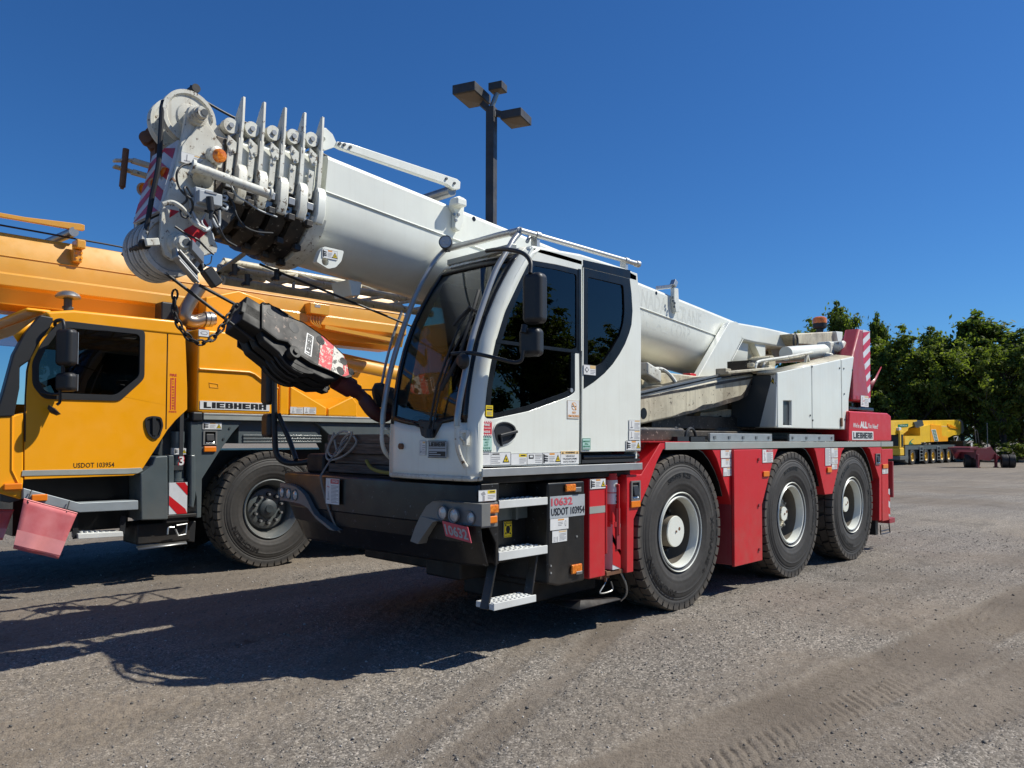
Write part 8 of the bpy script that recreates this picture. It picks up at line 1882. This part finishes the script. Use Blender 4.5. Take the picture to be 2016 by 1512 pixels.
# pale strap over the bumper and the knotted rope on the timber
mb = MB(); st_ = [(at(*zx(360,120), X=-2.34)), at(*zx(300,190), X=-2.45), at(*zx(215,320), X=-2.575), at(*zx(207,360), X=-2.60), at(*zx(225,440), X=-2.60), at(*zx(255,540), X=-2.59), at(*zx(300,640), X=-2.55), at(*zx(335,668), X=-2.52)]
sp_ = smoothpath(st_, 5); vs = []; 
for p in sp_: vs += [p+Vector((0,.013,0)), p-Vector((0,.013,0))]
mb.add(vs, [(2*i, 2*i+1, 2*i+3, 2*i+2) for i in range(len(sp_)-1)]); o = mb.build('strap', MT['strap'], solid=.004); tag(o, 'grey webbing strap lying over the front edge of the black bumper', 'strap')
mb = MB(); kp = [(-2.33,1.92,ztop-.05),(-2.335,1.85,ztop-.16),(-2.34,1.78,ztop-.05),(-2.33,1.66,ztop+.012),(-2.34,1.74,ztop-.10),(-2.345,1.90,ztop-.19),(-2.35,1.98,ztop-.14),(-2.34,1.90,ztop-.02),(-2.3,1.80,ztop+.02),(-2.33,1.60,ztop-.06),(-2.35,1.72,ztop-.17),(-2.35,1.95,ztop-.22),(-2.34,2.02,ztop-.16),(-2.3,1.97,ztop+.012)]
mb.tube(smoothpath(kp, 6), .009, 8); o = mb.build('rope', MT['nylon']); tag(o, 'pale rope tied in loops over the timber stack', 'rope')
mb = MB(); mb.tube(smoothpath([at(*zx(465,250), X=-2.33), at(*zx(490,290), X=-2.35), at(*zx(540,312), X=-2.42), at(*zx(610,322), X=-2.46), at(*zx(690,330), X=-2.47)], 6), .014, 8); o = mb.build('rope', MT['ropey']); tag(o, 'dirty yellow rope lying on the bumper below the cab', 'rope')
# ladders and black fittings lying on the deck
def ladder(x0, x1, label, rungs):
    L_ = thing('ladder', label, 'ladder', ((x0+x1)/2, .2, SZ), group='aluminium ladders lying on the deck')
    for y in (.10,.42): mb = MB(); mb.box(x0, x1, y, y+.025, SZ+.004, SZ+.085); mb.build('ladder_rail', MT['alu'], L_, bevel=.003)
    for i in range(rungs): x = x0+.08+(x1-x0-.16)*i/(rungs-1); mb = MB(); mb.box(x-.018, x+.018, .092, .45, SZ+.03, SZ+.06); mb.build('rung', MT['steel'], L_)
    return L_
l0 = at(*z4(570,1150), Y=.1).x; l1 = at(*z4(1008,1150), Y=.1).x; ladder(l0, l1, 'longer aluminium ladder lying on the deck over the front wheel arches', 5)
l0 = at(*z4(1132,1150), Y=.1).x; l1 = at(*z4(1448,1150), Y=.1).x; ladder(l0, l1, 'shorter aluminium ladder lying on the deck over the middle wheel', 4)
q = at(*z4(330,1160), Y=.2); mb = MB()
for a, b in ((285,365),(380,480)):
    xa = at(*z4(a,1160), Y=.2).x; xb = at(*z4(b,1160), Y=.2).x; mb.box(xa, xb, .12, .45, SZ+.002, SZ+.05); mb.tube(smoothpath([(xa+.03,.2,SZ+.04),(xa+.06,.2,SZ+.10),((xa+xb)/2,.2,SZ+.13),(xb-.06,.2,SZ+.10),(xb-.03,.2,SZ+.04)], 4), .014, 8)
o = mb.build('deck_grab_handle', MT['plastic'], WC)

# ================================================================== far yellow crane, trailer, dark truck
zw = lambda x, y: (1740+x/7.304, 780+y/7.304)
P0 = at(1797.2, 914.9, Z=-.5); RZ = -.045; SX = 8.05/71.5; SZf = 1/24.0
FC = thing('mobile_crane', 'distant five-axle yellow mobile crane with gold wheels parked below the trees', 'mobile crane', tuple(P0), RZ, local=True)
def lx(px): return (px-1797.2)*SX*(1+.0009*(px-1797.2))
def lz(px, py): return (914.9-.6*(px-1797.2)/71.5*.8-py)*SZf*(1+.0017*(px-1797))
def fp(pts): return [(lx(zw(*p)[0]), lz(*zw(*p))) for p in pts]
def fpr(name, pts, mat, y0, y1, parent=None, bevel=0): mb = MB(); mb.prism(fp(pts), 'y', y0, y1); return mb.build(name, MT[mat], parent or FC, bevel=bevel)
for px in (418,612,712,840,940):
    x = lx(zw(px,900)[0]); wheel(FC, x, 0, .62, 1.24, .36, 'gold', 'tf', [], local=True); wheel(FC, x, 2.7, .62, 1.24, .36, 'gold', 'tf', [], flip=True, local=True)
fpr('carrier', [(318,710),(1070,742),(1070,800),(985,790),(560,780),(360,770),(355,960),(318,930)], 'grey', .02, 2.68)
mb = MB(); mb.box(-1.2, 9.4, .5, 2.2, .45, 1.2); mb.build('chassis_frame', MT['greydk'], FC)
mb = MB(); cx0 = -2.5; mb.box(cx0, lx(1782.5), .05, 2.65, .75, 1.35); mb.box(cx0+.1, lx(1782.5), .08, 2.62, 1.35, 2.7); cbf = mb.build('cab', MT['yellow2'], FC, bevel=.06)
mb = MB(); mb.box(cx0+.05, cx0+.12, .2, 2.5, 1.5, 2.45); mb.build('windscreen', MT['blackclean'], cbf); mb = MB(); mb.box(cx0+.35, lx(1782.5)-.15, .06, .09, 1.45, 2.4); mb.build('door_window', MT['blackclean'], cbf)
mb = MB(); mb.box(cx0, lx(1779), .1, 2.6, 2.72, 2.95); mb.build('air_deflector', MT['d_white'], cbf, bevel=.04); mb = MB(); mb.box(cx0-.15, -.9, .0, 2.7, .42, .72); mb.build('front_bumper', MT['grey'], FC, bevel=.03)
fpr('deck_cabinet', [(318,578),(550,590),(548,705),(318,700)], 'yellow2', .05, 2.6)
fpr('upper_body', [(545,470),(690,448),(945,500),(942,688),(550,682)], 'yellow2', .1, 2.6)
fpr('body_step', [(690,448),(850,470),(858,612),(945,625),(942,688),(690,685)], 'yellow', .08, .2)
BF = fpr('boom', [(590,382),(1195,412),(1250,445),(1245,590),(1215,625),(1090,618),(1060,600),(860,510),(600,440)], 'yellow2', .6, 1.7, bevel=.05)
fpr('boom_base', [(945,560),(1075,560),(1095,620),(960,668),(945,660)], 'yellow2', .5, 1.7)
fpr('boom_head', [(1225,410),(1268,430),(1290,560),(1262,600),(1235,590)], 'steel', .6, 1.7); fpr('head_rod', [(1275,480),(1292,480),(1292,605),(1278,605)], 'greydk', .9, 1.0)
fpr('turret_frame', [(245,368),(540,368),(545,430),(420,470),(410,505),(330,560),(160,545),(165,500)], 'yellow2', .3, 2.4)
fpr('hose_bundle', [(480,395),(600,378),(620,450),(540,480),(500,470)], 'greydk', .2, 1.0); fpr('luffing_cylinder', [(370,480),(445,480),(445,572),(370,572)], 'alu', .9, 1.3)
sg = fpr('company_sign', [(272,410),(412,410),(412,450),(272,450)], 'green', .27, .29); a = fp([(300,418),(388,442)]); mb = MB(); put_text(mb, 'CCI', (a[0][0], .268, a[0][1]), (1,0,0), (0,0,1), a[1][0]-a[0][0], a[0][1]-a[1][1], .02, lift=.002); mb.build('sign_lettering', MT['d_white'], sg, fix=False)
fpr('stripe_border', [(700,515),(762,515),(802,680),(745,680)], 'd_white', .06, .075); fpr('stripe_field', [(712,520),(756,520),(792,675),(752,675)], 'green', .05, .062)
for k in range(7): fpr('stripe_line', [(718+k*5,534+k*20),(750+k*5.2,534+k*20),(752+k*5.2,540+k*20),(720+k*5,540+k*20)], 'd_white', .04, .052)
a = fp([(862,470),(1020,505)]); mb = MB(); mb.box(a[0][0], a[1][0], .56, .6, a[1][1], a[0][1]); np_ = mb.build('name_plate', MT['d_tan'], FC); mb = MB(); blocktext(mb, 'LIEBHERR', (a[0][0]+.1, .558, a[0][1]-.05), (1,0,0), (0,0,1), a[1][0]-a[0][0]-.2, a[0][1]-a[1][1]-.12, .004); mb.build('name_lettering', MT['d_black'], np_, fix=False)
for pts in ([(1030,460),(1060,468),(1060,512),(1195,540),(1195,520),(1030,490)], [(790,450),(840,455),(842,515),(815,515)]): fpr('boom_rib', pts, 'yellow', .52, .6)
fpr('logo_arc', [(370,700),(385,660),(420,632),(450,625),(420,640),(400,670),(440,700)], 'green', .03, .05)
for px in (535, 785, 1020):
    L_ = MB(); x = lx(zw(px,850)[0])
    for dx in (-.35,.35): L_.box(x+dx-.03, x+dx+.03, -.05, .0, .25, 1.45)
    for k in range(5): L_.box(x-.35, x+.35, -.06, .02, .3+.27*k, .34+.27*k)
    L_.build('access_ladder', MT['alu'], FC)
mb = MB()
for p0_, p1_ in (((1090,640),(1110,740)),((1110,740),(1150,640)),((1150,640),(1165,745)),((1090,640),(1150,635))):
    a, b = fp([p0_, p1_]); mb.cyl((a[0],.4,a[1]), (b[0],.4,b[1]), .05, n=6)
mb.build('tie_rod', MT['alu'], FC)
# dark truck behind it
P1 = at(1913, 909.6, Z=-.5)
DT = thing('truck', 'black flatbed truck between the distant yellow crane and the red trailer', 'truck', tuple(P1), RZ, local=True)
for dx in (0, 1.4, ): 
    wheel(DT, dx-.2, .0, .5, 1.0, .3, 'dull', 'tg', [], local=True); wheel(DT, dx-.2, 2.0, .5, 1.0, .3, 'dull', 'tg', [], flip=True, local=True)
mb = MB(); mb.box(-1.5, 1.9, .1, 2.2, 1.0, 1.25); mb.build('flatbed', MT['greydk'], DT, bevel=.02); mb = MB(); mb.box(-1.9, -1.0, .1, 2.2, .35, 1.9); mb.build('toolbox', MT['blackclean'], DT, bevel=.03)
mb = MB(); mb.box(-.8, 1.9, .0, 2.2, 1.26, 1.30); mb.build('mudguard', MT['steel'], DT)
for x, h in ((1.1,3.2),(1.9,2.9),(4.8,3.6)):
    mb = MB(); mb.tube(smoothpath([(x-.8,0,h-.1),(x-.3,0,h),(x,0,h-.4),(x+.3,0,1.6)], 4) if x < 4 else [(x,0,1.0),(x,0,h)], .04, 6); mb.build('hose_stand', MT['steel'], DT)
mb = MB(); mb.box(.1,.5,.05,.1,1.3,1.75); mb.build('white_panel', MT['d_white'], DT)
# red trailer
P2 = at(1923, 921, Z=-.5); 
TR = thing('trailer', 'dark red low trailer on four twin wheels at the right edge of the lot', 'trailer', tuple(P2), 0, local=True); TR['_local'] = 1
dirv = (at(1970,921,Z=-.5)-P2); 
RR = math.atan2(-_R.y, -_R.x)+math.pi; TR.rotation_euler = (0,0,math.atan2(_R.y,_R.x)+.35)
S_ = 1/(FPX/((P2-CAM).dot(_f))); tx = lambda x: (x-1310)/7.304*S_*1.03; tz = lambda y: (1025-y)/7.304*S_
def tpr(name, pts, y0, y1, mat='redfade'): mb = MB(); mb.prism([(tx(a), tz(b)) for a, b in pts], 'y', y0, y1); return mb.build(name, MT[mat], TR, bevel=.01)
MT['tred'] = paint('trailer_red_paint', (.17,.012,.02), .45, .3, (.12,.05,.05))
tpr('frame_rail', [(1300,735),(1500,742),(1590,720),(1625,760),(1720,850),(1790,880),(1780,910),(1640,905),(1560,925),(1300,905)], 0, .15, 'tred'); tpr('frame_rail', [(1200,740),(1500,742),(1590,720),(1625,760),(1720,850),(1790,880),(1780,910),(1300,905)], 1.6, 1.75, 'tred')
tpr('crossbeam', [(1180,735),(1330,720),(1330,760),(1180,765)], -.05, 1.8, 'tred'); tpr('crossbeam', [(1380,800),(1620,800),(1620,890),(1380,890)], .1, 1.7, 'tred')
for x in (1310, 1658): tpr('landing_leg', [(x,830),(x+30,830),(x+30,1025),(x,1025)], -.1, .05, 'tred'); tpr('leg_foot', [(x-8,1010),(x+38,1010),(x+38,1027),(x-8,1027)], -.15, .1, 'tred')
for x, y in ((1805,-.3),(1865,-.62),(1935,-.35),(1400,1.0),(1480,.8),(1545,.9)): wheel(TR, tx(x)+.15, y, .47, .94, .40, 'dull', 'tg2', [], local=True, turn=.85)
mb = MB(); mb.tube([(tx(1780),.3,.46),(tx(1400),1.2,.46)], .08, 8); mb.build('axle', MT['greydk'], TR)
